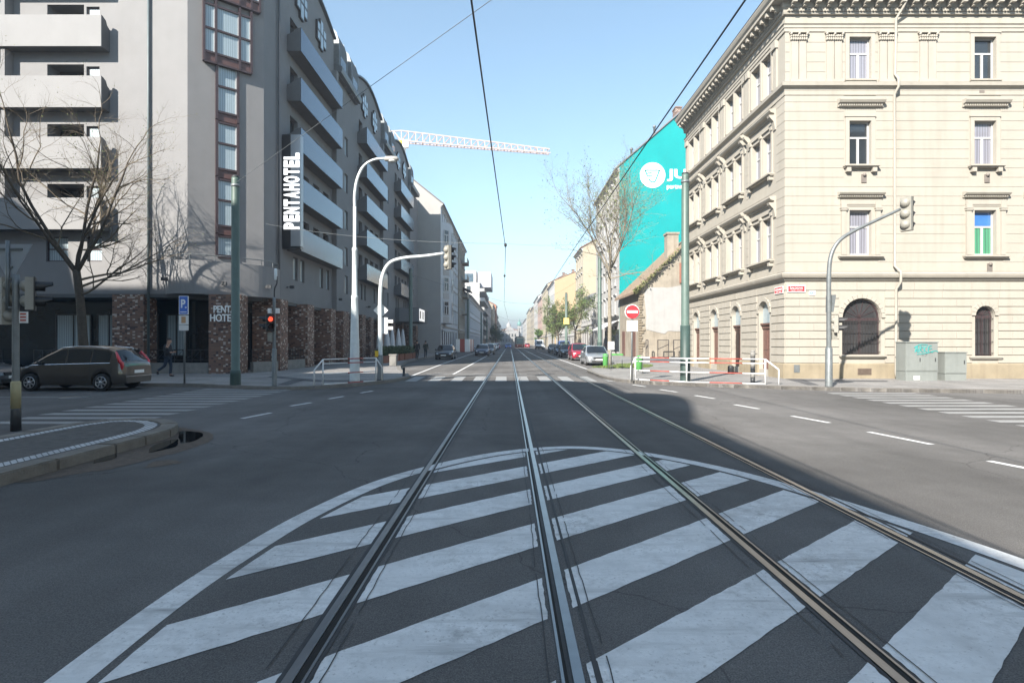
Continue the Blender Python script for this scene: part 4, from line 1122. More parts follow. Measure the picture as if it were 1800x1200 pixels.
# entrance canopy far along the street front
cn = MB(); cn.box(-13.6, -10.6, 66.5, 73.5, 4.1, 5.75); o = cn.build('entrance_canopy', M['soffit'], hot)
cn = MB(); cn.box(-12.9, -10.62, 66.44, 66.5, 4.15, 5.7); cn.build('canopy_edge', M['render_dark'], o)
M['sign_face'] = mat('lit_sign_face', (0.85, 0.84, 0.82), 0.3, 0.03, emit=0.25)
cn = MB(); cn.box(-10.598, -10.56, 66.6, 70.6, 4.25, 5.65); cn.build('sign_panel', M['sign_face'], o)
for y0, y1, m_ in ((66.9, 67.6, M['brown_panel']), (68.6, 68.9, M['galv']), (69.5, 69.9, M['galv'])):
    cn = MB(); cn.box(-10.56, -10.545, y0, y1, 4.5, 5.4); cn.build('sign_panel_picture', m_, o)
# ---- tall lettered sign on the corner
sg = thing('hotel_sign', 'tall narrow sign with white letters reading upward beside the nearest street balconies', 'sign', (-12.85, 33.5, 7.3))
M['sign_grey'] = mat('sign_metal', (0.30, 0.31, 0.325), 0.3, 0.04, 1, metal=0.3)
M['sign_black'] = mat('sign_black', (0.02, 0.021, 0.024), 0.25, 0.1, 1)
M['letter_lit'] = mat('lit_letter', (0.9, 0.9, 0.9), 0.4, 0.0, emit=0.55)
b = MB(); b.prism([(-13.42, 33.7), (-13.42, 33.45), (-12.88, 33.45), (-12.88, 33.9)], 7.35, 13.9); b.build('case', M['sign_black'], sg)
b = MB(); b.prism([(-12.88, 33.9), (-12.88, 33.447), (-12.3, 33.447), (-12.3, 33.9)], 7.35, 13.9); b.build('case', M['sign_grey'], sg)
b = MB(); b.box(-13.4, -12.32, 33.5, 33.85, 7.2, 7.35); b.build('base', M['sign_black'], sg)
word = 'PENTAHOTEL'
hz = 4.55 / len(word)
z = 8.3
for i, ch in enumerate(word):
    put_text('letter', ch, 1.0, M['letter_lit'], sg, (-12.82, 33.43, z + hz * (i + 0.5)), (0, 0, 1), (-1, 0, 0), hz * 0.84, 0.92, 0.02, bold=0.05)
# ---- raised letters on the corner pillar
sl = thing('pillar_lettering', 'pale raised two-line lettering on the brick pillar at the hotel corner', 'lettering', (-14.55, 28.5, 3.0))
rx = (math.cos(R(8)), math.sin(R(8)), 0)
put_text('letter_row', 'PENTA', 0.4, M['sign_white'], sl, (-14.28, 28.50, 3.35), rx, (0, 0, 1), 1.05, 0.36, 0.02, bold=0.01)
put_text('letter_row', 'HOTEL', 0.4, M['sign_white'], sl, (-14.38, 28.49, 2.92), rx, (0, 0, 1), 1.18, 0.38, 0.02, bold=0.01)
# ================================================================== houses down the street
def plaster(name, rgb): return mat(name, rgb, 0.88, 0.05, 0.8, streak=0.25, dirt=[c * 0.72 for c in rgb])
M['pl_white'] = plaster('white_plaster', (0.36, 0.355, 0.345)); M['pl_grey'] = plaster('blue_grey_plaster', (0.47, 0.50, 0.53)); M['pl_beige'] = plaster('beige_plaster', (0.28, 0.25, 0.20))
M['pl_peach'] = plaster('peach_plaster', (0.36, 0.265, 0.155)); M['pl_orange'] = plaster('orange_plaster', (0.36, 0.16, 0.09)); M['pl_cream'] = plaster('pale_cream_plaster', (0.34, 0.30, 0.225)); M['pl_pink'] = plaster('pink_plaster', (0.33, 0.235, 0.20))
M['pl_blind'] = mat('unpainted_firewall', (0.31, 0.302, 0.29), 0.9, 0.06, 0.5, streak=0.15, dirt=(0.24, 0.23, 0.22))
M['trim_white'] = mat('white_trim', (0.38, 0.375, 0.365), 0.8, 0.05, 2)
M['slate'] = mat('slate_roof', (0.15, 0.15, 0.16), 0.7, 0.2, 2)
PROTO = {}
def put_window(parent, fr, u, z, w, h, frame, glass, style='T', name='window', key=None):
    k = (w, h, frame.name, glass.name, style, tuple(fr.n), name)
    if k not in PROTO:
        f0 = Frame((0, 0), fr.u, fr.n)
        PROTO[k] = window(None, f0, 0, w, 0, h, 0.14, style, frame, glass, t=0.09, name=name)
        o = PROTO[k]
    else:
        o = copy_tree(PROTO[k])
    o.parent = parent; p = fr((u, 0, z)); o.location = p - wloc(parent)
    return o

def townhouse(name, label, cat, side, X, Y0, Y1, h, nfl, wallm, roofm, gf=4.2, pitch=2.7, rise=4.5, ww=1.1, gable=None, frame=None, deep=13.0, seed=0, ground=None, cornice=True, group=None, oriel=None, awning=None):
    t = thing(name, label, cat, (X, (Y0 + Y1) / 2, 0.12), group)
    q = random.Random(seed)
    fr = Frame((X, Y0), (0, 1), (1, 0) if side < 0 else (-1, 0)); Lh = Y1 - Y0
    n = max(1, int(Lh / pitch)); off = (Lh - n * pitch) / 2 + pitch / 2
    fh = (h - gf - 0.6) / max(1, nfl - 1)
    holes = []; wl = []
    for i in range(n):
        c = off + i * pitch
        a = (c - ww * 0.75, c + ww * 0.75, 0.7 if i % 3 else 0.12, gf - 0.8)
        holes.append(a); wl.append((a, 'g'))
        for f in range(nfl - 1):
            z = gf + f * fh + 0.75; hh = fh * 0.58
            a = (c - ww / 2, c + ww / 2, z, z + hh); holes.append(a); wl.append((a, 'u'))
    w = MB(fr); w.wall(0, Lh, 0.0, h, holes, 0.22)
    w.fr = None
    s = -1 if side < 0 else 1
    xb = X + s * deep
    for Y, gm in ((Y0, gable), (Y1, None)):
        if gm is None: w.add([(X, Y, 0), (xb, Y, 0), (xb, Y, h), (X + s * deep / 2, Y, h + rise), (X, Y, h)], [(0, 1, 2, 3, 4)])
    w.add([(xb, Y0, 0), (xb, Y1, 0), (xb, Y1, h), (xb, Y0, h)], [(0, 1, 2, 3)])
    w.box(min(X + s * 0.5, xb), max(X + s * 0.5, xb) - 0.0, Y0 + 0.3, Y1 - 0.3, 0.0, h - 0.1)
    w.build('wall', wallm, t)
    if gable:
        g = MB(); g.add([(X, Y0, 0), (xb, Y0, 0), (xb, Y0, h), (X + s * deep / 2, Y0, h + rise), (X, Y0, h)], [(0, 1, 2, 3, 4)]); g.build('gable_wall', gable, t)
    r = MB(); x0, x1 = X - s * 0.5, xb + s * 0.3; xm = X + s * deep / 2
    ya, yb = Y0 - 0.15, Y1 + 0.15
    e = 0.18; slope = rise / (deep / 2)
    z0 = h - 0.5 * slope + 0.05
    r.add([(x0, ya, z0), (xm, ya, h + rise + .05), (xm, yb, h + rise + .05), (x0, yb, z0), (x0, ya, z0 + e), (xm, ya, h + rise + e + .05), (xm, yb, h + rise + e + .05), (x0, yb, z0 + e)],
          [(0, 1, 2, 3), (4, 5, 6, 7), (0, 4, 5, 1), (3, 7, 6, 2), (0, 4, 7, 3)])
    r.add([(x1, ya, h - 0.2), (xm, ya, h + rise + .05), (xm, yb, h + rise + .05), (x1, yb, h - 0.2)], [(0, 1, 2, 3)])
    ro = r.build('roof', roofm, t)
    for k in range(2 if Lh > 12 else 1):
        yc = Y0 + Lh * (0.3 + 0.45 * k); c = MB(); c.box(xm - 0.4, xm + 0.4, yc - 0.7, yc + 0.7, h + rise * 0.6, h + rise + 1.6); c.box(xm - 0.48, xm + 0.48, yc - 0.78, yc + 0.78, h + rise + 1.6, h + rise + 1.75); c.build('chimney', M['brick'], ro)
    if cornice:
        c = MB(fr); c.extu([(0, h - 0.7), (0.08, h - 0.7), (0.1, h - 0.5), (0.3, h - 0.4), (0.42, h - 0.15), (0.42, h - 0.05), (0, h - 0.02)], 0.02, Lh - 0.02); c.build('cornice', M['trim_white'], t)
        c = MB(fr); c.extu([(0, gf - 0.35), (0.1, gf - 0.33), (0.16, gf - 0.2), (0.16, gf - 0.1), (0, gf)], 0.02, Lh - 0.02); c.build('belt_course', M['trim_white'], t)
    frame = frame or M['win_white']
    gs = [M['glass_dark'], M['glass_blue'], M['glass_lace']]
    for a, kind in wl:
        w_, h_ = round(a[1] - a[0], 3), round(a[3] - a[2], 3)
        if kind == 'g':
            put_window(t, fr, a[0], a[2], w_, h_, M['win_brown'], M['glass_dark'], 'V', 'door' if a[2] < 0.3 else 'shop_window')
        else:
            put_window(t, fr, a[0], a[2], w_, h_, frame, gs[q.randrange(3)], 'T')
            if Y0 < 130 and cornice:
                c = MB(fr); c.box(a[0] - 0.15, a[1] + 0.15, 0, 0.14, a[2] - 0.16, a[2] - 0.02); c.build('window_sill', M['trim_white'], t)
                c = MB(fr); c.extu([(0, a[3] + .12), (0.06, a[3] + .12), (0.22, a[3] + .3), (0.22, a[3] + .36), (0, a[3] + .42)], a[0] - 0.15, a[1] + 0.15); c.build('window_hood', M['trim_white'], t)
    return t, fr

# hotel's neighbour with a stack of angled bay windows and a bare side wall
tA, fA = townhouse('grey_townhouse', 'pale blue-grey tenement with an angled bay window, its bare side wall above the hotel', 'building', -1, -10.2, 84, 111.8, 22.4, 6, M['pl_grey'], M['slate'], 4.4, 2.9, 6.0, gable=M['pl_blind'], deep=15, seed=1)
o = MB(); OR = [(-10.2, 84.4), (-8.9, 86.2), (-8.9, 89.6), (-10.2, 91.4)]
o.prism(OR, 4.6, 19.6); o.build('bay_window', M['pl_grey'], tA)
fo = Frame((-10.2, 84.4), (1.3, 1.8), (1.8, -1.3)); fo2 = Frame((-8.9, 86.2), (0, 1), (1, 0))
for k in range(4):
    z = 5.8 + 3.55 * k
    window(tA, fo, 0.55, 1.65, z, z + 2.1, -0.06, 'T', M['win_white'], M['glass_dark'], t=0.13)
    window(tA, fo2, 1.0, 2.2, z, z + 2.1, -0.06, 'T', M['win_white'], M['glass_dark'], t=0.13)
    p = MB(fo); p.box(0.45, 1.75, 0.0, 0.06, z - 1.15, z - 0.25); p.build('spandrel', M['trim_white'], tA)
o = MB(fo); o.extu([(0, 3.5), (0.9, 3.2), (0.95, 3.3), (0, 3.7)], 0.1, 2.1); o.build('awning', M['trim_white'], tA)
tB, fB = townhouse('ornate_tenement', 'narrow beige tenement with stacked balconies after the blue-grey tenement', 'building', -1, -10.0, 112, 126.8, 22, 6, M['pl_beige'], M['slate'], 4.4, 2.9, 4.0, seed=2)
for k in range(4):
    z = 7.5 + 3.5 * k; b = MB(fB); b.box(5, 10, 0, 1.3, z, z + 0.18); b.box(5, 10, 1.24, 1.3, z + 0.18, z + 1.1); b.build('balcony', M['pl_beige'], tB)
b = MB(fB); b.extu([(0, 13.2), (1.6, 12.6), (1.7, 12.75), (0, 13.5)], 9, 14.5); b.build('awning', M['win_brown'], tB)
townhouse('low_house', 'long low grey house with slate roof on the hotel side of the street', 'building', -1, -8.9, 127, 190, 12.2, 3, M['pl_grey'], M['slate'], 4.2, 3.3, 3.8, seed=3)
# white modern block
tD = thing('apartment_block', 'white modern apartment block with loggias and a grey rooftop box', 'building', (-12, 210, 0.1))
b = MB(); b.box(-24, -10.2, 193, 235, 0, 22.0); b.box(-24, -11.5, 196, 232, 22.0, 26.5)
b.build('wall', M['pl_white'], tD)
for k in range(6):
    z = 3.0 + 3.2 * k
    s_ = MB(); s_.box(-10.2, -8.6, 193, 235, z, z + 1.1); s_.build('balcony', M['pl_white'], tD)
    s_ = MB(); s_.box(-10.19, -10.1, 194, 234, z + 1.1, z + 3.1); s_.build('window_band', M['glass_dark'], tD)
b = MB(); b.box(-11.0, -6.4, 195, 214, 20.6, 26.0); b.build('rooftop_box', mat('grey_cladding', (0.33, 0.33, 0.36), 0.6, 0.08), tD)
for x0 in (-14.6, -19.5):
    for z in (6, 9.2, 12.4, 15.6, 18.6):
        b = MB(); b.box(x0, x0 + 1.3, 192.93, 193.02, z, z + 2.2); b.build('window', M['glass_dark'], tD)
b = MB(); b.box(-20, -12.6, 195.9, 196.02, 22.6, 25.4); b.build('window_band', M['glass_blue'], tD)
far = 'houses closing the far end of the street'
sp = [(-9.4, 236, 285, 19, 5, 'pl_white', 'slate'), (-8.6, 286, 330, 21, 6, 'pl_cream', 'roof_tile'), (-8.0, 331, 352, 23.5, 7, 'pl_orange', 'roof_tile'), (-8.6, 353, 420, 20, 6, 'pl_beige', 'slate'), (-9, 421, 560, 18, 5, 'pl_white', 'roof_tile')]
nm = ['white tenement beyond the modern block', 'cream tenement before the orange tower house', 'tall orange brick house high above its neighbours', 'beige tenement beyond the orange house', 'last white tenement on the hotel side']
for i, (X, a, b_, h, nf, m_, r_) in enumerate(sp):
    townhouse('tenement', nm[i], 'building', -1, X, a, b_, h, nf, M[m_], M[r_], 4.2, 4.0, 3.5, ww=1.5, seed=10 + i)
# ---- the other side
M['teal'] = mat('turquoise_paint', (0.004, 0.235, 0.238), 0.95, 0.08, 0.35, spec=0.15, streak=0.16, dirt=(0.008, 0.20, 0.202), bump=0.2, bscale=12)
tT, fT = townhouse('turquoise_gable_house', 'tall white house whose windowless gable is painted turquoise', 'building', 1, 13.5, 70, 88.8, 23.4, 6, M['pl_white'], M['slate'], 4.6, 2.7, 7.6, gable=M['teal'], deep=17.5, seed=4)
lg = thing('painted_advertisement', 'white round emblem and big lettering painted on the turquoise gable', 'advertisement', (17.57, 69.95, 22.3))
d = MB(); d.extr([(17.57 + 1.56 * math.cos(k * math.pi / 24), 22.25 + 1.56 * math.sin(k * math.pi / 24)) for k in range(48)], 69.96, 69.985); d.build('disc', M['sign_white'], lg)
k_ = MB()
def st(p, q_, w_=0.16): k_.bar((17.57 + p[0], 69.95, 22.25 + p[1]), (17.57 + q_[0], 69.95, 22.25 + q_[1]), w_, 0.02, up=(0, 1, 0))
ln = [(-0.88, 0.62), (0.86, 0.62)]
st((-0.98, 0.60), (0.92, 0.60)); st((0.85, 0.6), (0.42, -0.5)); st((-0.92, 0.6), (-0.62, -0.14)); st((-0.66, 0.24), (-0.05, 0.24)); st((-0.6, -0.12), (-0.05, -0.12))
cv = smooth_line([(0.42, -0.5), (0.28, -0.76), (0.0, -0.86), (-0.25, -0.76), (-0.48, -0.42)], 4)
for i in range(len(cv) - 1): st(cv[i], cv[i + 1])
k_.build('emblem', M['teal'], lg)
put_text('lettering', 'JUST', 2, M['sign_white'], lg, (21.85, 69.97, 22.25), (1, 0, 0), (0, 0, 1), 5.0, 1.5, 0.01, bold=0.06)
put_text('lettering', 'partner', 1, M['sign_white'], lg, (20.45, 69.97, 20.75), (1, 0, 0), (0, 0, 1), 2.25, 0.66, 0.01, bold=0.02)
for y, z in ((70.3, 26.2), (70.3, 28.6)):
    pass
for y_, s_ in ((72.0, 0.45), (71.6, 0.7)):
    b = MB(); u_ = 15.4 if s_ < .5 else 18.2; zz_ = 23.4 + 7.6 * (u_ - 13.5) / 8.75; b.lathe([(0.14, 0), (0.14, 0.5 + s_), (0.24, 0.55 + s_), (0.2, 0.75 + s_), (0.05, 0.85 + s_)], (u_, y_, zz_), 10); b.build('roof_vent', M['galv'], tT)
b = MB(fT); b.box(0.2, 10.5, 0.02, 0.06, 0.6, 3.3); b.build('shopfront', M['glass_dark'], tT)
M['awning'] = mat('striped_awning', (0.42, 0.42, 0.43), 0.8, 0.2, 6)
for u0, u1 in ((0.4, 4.6), (5.2, 9.6)):
    a = MB(fT); a.extu([(0.05, 4.5), (1.9, 3.5), (1.92, 3.3), (1.88, 3.3), (1.86, 3.46), (0.05, 4.42)], u0, u1); a.build('awning', M['awning'], tT)
a = MB(fT); a.box(0.3, 10, 0.06, 0.25, 4.55, 5.0); a.build('shop_fascia', M['dark_metal'], tT)
# ruined cottage against the turquoise gable
M['rubble'] = mat('stained_old_plaster', (0.265, 0.232, 0.185), 0.95, 0.18, 1.1, bump=0.5, bscale=9, streak=0.55, dirt=(0.13, 0.105, 0.075))
rz = thing('old_cottage', 'derelict low house with patched white side wall and mossy tiled roof', 'building', (13.5, 59.5, 0.12))
g = MB(); g.add([(13.5, 59.5, 0), (24, 59.5, 0), (24, 59.5, 12.5), (18.9, 59.5, 12.4), (13.5, 59.5, 7.3)], [(0, 1, 2, 3, 4)])
g.add([(13.5, 59.5, 0), (13.5, 69.9, 0), (13.5, 69.9, 7.2), (13.5, 59.5, 7.2)], [(0, 1, 2, 3)]); g.build('wall', M['rubble'], rz)
M['patch_white'] = mat('white_patch', (0.31, 0.305, 0.295), 0.85, 0.08, 1.5, streak=0.35, dirt=(0.22, 0.205, 0.18))
qq = random.Random(8)
g = MB(); pts = smooth_line([(14.3, 3.0), (14.2, 5.0), (14.3, 7.25), (16.5, 7.4), (18.6, 7.45), (18.75, 5.0), (18.65, 3.0), (16.8, 2.9), (16.2, 2.6)], 4)
g.add([(p[0] + qq.uniform(-.05, .05), 59.46, p[1] + qq.uniform(-.05, .05)) for p in pts], [tuple(range(len(pts)))]); g.build('plaster_patch', M['patch_white'], rz)
g = MB(); g.box(17.75, 18.5, 59.3, 59.48, 7.9, 10.0); g.build('brick_infill', mat('bright_brick', (0.26, 0.10, 0.065), 0.85, 0.15, 6), rz)
g = MB()
for k in range(26):                                   # torn stone quoins at the corner
    z = 0.5 + k * 0.27; g.box(13.44, 13.7 + 0.45 * qq.random(), 59.38, 59.47, z, z + 0.2)
g.build('stone_quoin', mat('rough_stone', (0.20, 0.165, 0.12), 0.95, 0.25, 5, bump=0.6, bscale=15), rz)
r = MB(); r.add([(12.9, 59.1, 6.75), (19.2, 59.1, 12.75), (19.2, 70, 12.75), (12.9, 70, 6.75), (12.9, 59.1, 7.0), (19.2, 59.1, 13.0), (19.2, 70, 13.0), (12.9, 70, 7.0)], [(0, 1, 2, 3), (4, 5, 6, 7), (0, 4, 5, 1), (3, 7, 6, 2), (0, 4, 7, 3)])
ro = r.build('roof', mat('mossy_tiles', (0.22, 0.155, 0.11), 0.95, 0.35, 2.5, bump=0.7, bscale=8, streak=0.3, dirt=(0.15, 0.17, 0.06)), rz)
c = MB(); c.box(16.9, 18.1, 61, 62.2, 10.8, 13.3); c.box(16.8, 18.2, 60.9, 62.3, 13.3, 13.5); c.build('chimney', M['rubble'], ro)
for y0 in (61.0, 66.5):
    d_ = MB(); d_.box(13.44, 13.5, y0, y0 + 1.6, 0.2, 3.0); d_.build('door', M['wood_door'], rz)
mg = thing('mesh_gate', 'two tall black wire mesh gate panels standing before the derelict house', 'gate', (15.8, 58.0, 0.12))
for x0, x1 in ((13.9, 14.1), (15.1, 16.2), (16.7, 17.9)):
    p = MB()
    for a, b in (((x0, 0.12), (x0, 1.95)), ((x1, 0.12), (x1, 1.95)), ((x0, 1.95), (x1, 1.95)), ((x0, 0.2), (x1, 0.2)), ((x0, 1.0), (x1, 1.5))): p.bar((a[0], 58, a[1]), (b[0], 58, b[1]), 0.07)
    n = int((x1 - x0) / 0.12)
    for k in range(1, n): p.bar((x0 + k * (x1 - x0) / n, 58, 0.2), (x0 + k * (x1 - x0) / n, 58, 1.95), 0.014)
    p.build('gate_panel', M['iron'], mg)
tS, fS_ = townhouse('white_shop_house', 'low white two-storey shop house with heavy grey cornice beside the turquoise gable house', 'building', 1, 13.2, 89.2, 104.6, 9.2, 2, M['pl_white'], M['slate'], 4.8, 3.0, 2.0, seed=5)
c = MB(fS_); c.extu([(0, 8.3), (0.5, 8.5), (0.7, 8.9), (0.7, 9.1), (0, 9.3)], -0.3, 15.4); c.build('cornice', M['galv'], tS)
townhouse('yellowish_tenement', 'cream tenement with orange tiled roof beyond the white shop house', 'building', 1, 13.5, 105, 116.5, 19.3, 5, M['pl_cream'], M['roof_tile'], 4.4, 2.8, 3.5, seed=6)
townhouse('low_white_house', 'low white house behind the budding street trees', 'building', 1, 13.8, 117, 170, 6.4, 2, M['pl_white'], M['roof_tile'], 3.4, 3.2, 2.0, seed=7)
sp = [(13.5, 171, 200, 20.4, 5, 'pl_white', 'roof_tile', 'pl_peach'), (13.5, 201, 236, 22.5, 6, 'pl_cream', 'roof_tile', None), (13.3, 237, 270, 21, 6, 'pl_pink', 'slate', None), (13.6, 271, 318, 24, 6, 'pl_white', 'roof_tile', None),
      (13.4, 319, 370, 22, 6, 'pl_beige', 'roof_tile', None), (13.2, 371, 440, 24, 6, 'pl_cream', 'slate', None), (12.6, 441, 560, 20, 5, 'pl_white', 'roof_tile', None)]
nm = ['white tenement with a bare peach gable above the street trees', 'cream tenement just past the peach gable', 'pink tenement, third beyond the low white house', 'tall white tenement past the pink one', 'beige tenement towards the street end', 'tall cream tenement towards the street end', 'last white tenement on the sunny side']
for i, (X, a, b_, h, nf, m_, r_, gm) in enumerate(sp):
    townhouse('tenement', nm[i], 'building', 1, X, a, b_, h, nf, M[m_], M[r_], 4.2, 3.6, 3.5 if i else 2.6, ww=1.4, gable=M[gm] if gm else None, seed=20 + i)
# white church-like building closing the view, green spire, wooded hill
ch = thing('domed_building', 'white baroque building with a small dome closing the street', 'building', (-1, 575, 0))
b = MB(); b.box(-9, 9, 570, 600, 0, 14); b.extr([(-5, 14), (5, 14), (0, 18.5)], 569.6, 600); b.build('wall', M['pl_white'], ch)
b = MB(); b.lathe([(2.4, 0), (2.4, 3), (2.2, 4.5), (1.3, 5.8), (0.5, 6.4), (0.4, 8), (0.05, 8.6)], (-1, 576, 15.5), 14); b.build('dome', M['trim_white'], ch)
b = MB(); b.extr([(-9.4, 14), (9.4, 14), (0, 17.2)], 572, 600); b.build('roof', M['roof_tile'], ch)
for x in (-7, -4, -1, 2, 5):
    for z in (2.5, 7.5):
        b = MB(); b.box(x, x + 1.3, 569.9, 570.02, z, z + 3); b.build('window', M['glass_dark'], ch)
sp_ = thing('church_spire', 'small green copper spire above the far roofs', 'spire', (10, 590, 0))
b = MB(); b.box(8, 12, 588, 592, 0, 19); b.build('tower', M['pl_white'], sp_)
b = MB(); b.lathe([(2.3, 0), (2.1, 1.2), (2.4, 2.4), (1.2, 4), (0.3, 6), (0.05, 8)], (10, 590, 19), 10); b.build('spire', mat('copper_green', (0.10, 0.25, 0.22), 0.6, 0.1), sp_)
hm = MB(); nx, ny = 60, 6; qh = random.Random(4)
hv = []
for j in range(ny + 1):
    for i in range(nx + 1):
        x = -2600 + 5200 * i / nx; prof = math.sin(math.pi * j / ny)
        hv.append((x, 1900 + 900 * j / ny, -2 + prof * (66 + 18 * mnoise.noise((x / 420, 3.1, 0)) + 7 * mnoise.noise((x / 90, j * 0.7, 5)))))
hm.add(hv, [(j * (nx + 1) + i, j * (nx + 1) + i + 1, (j + 1) * (nx + 1) + i + 1, (j + 1) * (nx + 1) + i) for j in range(ny) for i in range(nx)], 0, True)
struct(hm.build('hills', mat('wooded_hill', (0.05, 0.075, 0.04), 0.95, 0.4, 0.03)))
# red and white hoarding round a building site, an advertising board before it
hd = thing('site_hoarding', 'red and white hoarding boards of a building site past the parked dark car', 'hoarding', (-8, 100, 0))
for x0, x1, m_ in ((-9.5, -8.75, 'sign_white'), (-8.75, -7.9, 'red_paint'), (-7.9, -7.2, 'sign_white')):
    b = MB(); b.box(x0 + .01, x1 - .01, 99.9, 100.0, 0.05, 2.3); b.build('board', M[m_], hd)
for k in range(4):
    b = MB(); b.box(-7.2, -7.1, 100 + k * 3.0, 102.96 + k * 3.0, 0.05, 2.3); b.build('board', M['red_paint' if k % 2 else 'sign_white'], hd)
# ---- tower crane
M['crane'] = mat('pale_crane_paint', (0.46, 0.35, 0.315), 0.6, 0.08)
cr = thing('tower_crane', 'pale red lattice tower crane with its long jib over the street', 'crane', (-28.6, 150, 0))
def lattice(name, a, b, w0, w1, h0, h1, n, th):
    m_ = MB(); A, B = Vector(a), Vector(b); D = (B - A).normalized(); S_ = Vector((-D.y, D.x, 0)).normalized()
    P = []
    for k in range(n + 1):
        t = k / n; c = A.lerp(B, t); w_ = w0 + (w1 - w0) * t; h_ = h0 + (h1 - h0) * t
        P.append((c + S_ * w_ / 2, c - S_ * w_ / 2, c + Vector((0, 0, h_))))
    for k in range(n):
        for j in range(3): m_.bar(P[k][j], P[k + 1][j], th)
        m_.bar(P[k][0], P[k][2], th * .6); m_.bar(P[k][1], P[k][2], th * .6); m_.bar(P[k][0], P[k + 1][2], th * .6); m_.bar(P[k][1], P[k + 1][2], th * .6); m_.bar(P[k][0], P[k][1], th * .6)
    m_.build(name, M['crane'], cr)
lattice('jib', (-28.6, 150, 54.6), (11.2, 159.5, 54.6), 1.6, 1.3, 2.9, 1.3, 22, 0.28)
lattice('counter_jib', (-28.6, 150, 54.6), (-40, 147.3, 54.6), 1.6, 1.5, 2.9, 1.2, 6, 0.28)
m_ = MB(); X0, Y0_, h_ = -28.6, 150, 54.0
for sx in (-0.9, 0.9):
    for sy in (-0.9, 0.9): m_.bar((X0 + sx, Y0_ + sy, 0), (X0 + sx, Y0_ + sy, h_), 0.24)
for k in range(27):
    z = k * 2.0
    for sy in (-0.9, 0.9): m_.bar((X0 - 0.9, Y0_ + sy, z), (X0 + 0.9, Y0_ + sy, z + 2), 0.13)
    for sx in (-0.9, 0.9): m_.bar((X0 + sx, Y0_ - 0.9, z), (X0 + sx, Y0_ + 0.9, z + 2), 0.13)
m_.build('mast', M['sign_white'], cr)
m_ = MB(); m_.lathe([(1.5, 0), (1.7, 0.4), (1.2, 1.0)], (X0, Y0_, 53.6), 10); m_.build('slewing_ring', M['yellow'], cr)
m_ = MB(); m_.box(X0 + 0.8, X0 + 2.2, Y0_ - 2.2, Y0_ - 0.8, 52.5, 54.4); m_.build('cab', M['sign_white'], cr)
m_ = MB(); m_.box(-40.3, -38, 146.4, 148.3, 51.6, 54.4); m_.build('counterweight', M['concrete'], cr)
# ---- tall tenement behind the viewer's left shoulder, whose roof shades the junction
tw = thing('shading_tenement', 'tall beige tenement on the near corner across the side street from the hotel', 'building', (-14, 0, 0))
q_ = MB(); q_.prism([(-60, -60), (-11.2, -60), (-11.2, 1.4), (-12.6, 2.9), (-60, 2.9)], 0, 17.2); q_.build('wall', M['pl_beige'], tw)
q_ = MB(); q_.prism([(-60, -60), (-10.9, -60), (-10.9, 1.5), (-12.5, 3.2), (-60, 3.2)], 17.2, 17.9); q_.build('cornice', M['trim_white'], tw)
q_ = MB(); q_.prism([(-60, -45), (-21.5, -45), (-21.5, 2.9), (-60, 2.9)], 17.9, 21.4); q_.build('attic', M['slate'], tw)
q_ = MB(); q_.prism([(-60, -45), (-31.5, -45), (-31.5, 2.9), (-60, 2.9)], 21.4, 25.4); q_.build('attic', M['slate'], tw)
fw_ = Frame((-11.2, 0), (0, 1), (1, 0))
q_ = MB(fw_); pr = [(-10.5 + 7.5 * k / 12, 17.9 + 1.9 * math.sin(math.pi * k / 12)) for k in range(13)]; q_.extr([(-10.5, 17.9)] + pr[1:-1] + [(-3, 17.9)], -1.5, 0.1); q_.build('gable', M['pl_beige'], tw)
q_ = MB(); q_.lathe([(2.0, 0), (2.0, 3.0), (1.7, 4.4), (0.9, 5.4), (0.3, 5.9)], (-42.5, 1.5, 24.4), 14); q_.build('turret', M['slate'], tw)
fn_ = Frame((-11.2, 1.4), (0, -1), (1, 0))
for i in range(9):
    for j in range(5): put_window(tw, fn_, 2 + i * 3.2, 1.0 + j * 3.3, 1.2, 2.0, M['win_white'], M['glass_dark'], 'T')

te = thing('sky_blocking_tenement', 'unseen tall beige tenement added behind the viewer to block sky light from the road', 'building', (16, -2, 0))  # unseen house, added to cut the sky light falling on the foreground
q_ = MB(); q_.prism([(13.2, -60), (13.2, -3.5), (14.6, -2.2), (60, -2.2), (60, -60)], 0, 18.5); q_.build('wall', M['pl_beige'], te)
q_ = MB(); q_.prism([(12.9, -60), (12.9, -3.4), (14.5, -1.9), (60, -1.9), (60, -60)], 18.5, 19.1); q_.build('cornice', M['trim_white'], te)
q_ = MB(); q_.prism([(15.5, -60), (15.5, -5), (60, -5), (60, -60)], 19.1, 22.0); q_.build('roof', M['slate'], te)
fe_ = Frame((13.2, -4), (0, -1), (-1, 0))
for i in range(9):
    for j in range(5): put_window(te, fe_, 1.5 + i * 3.2, 1.0 + j * 3.5, 1.2, 2.0, M['win_white'], M['glass_dark'], 'T')
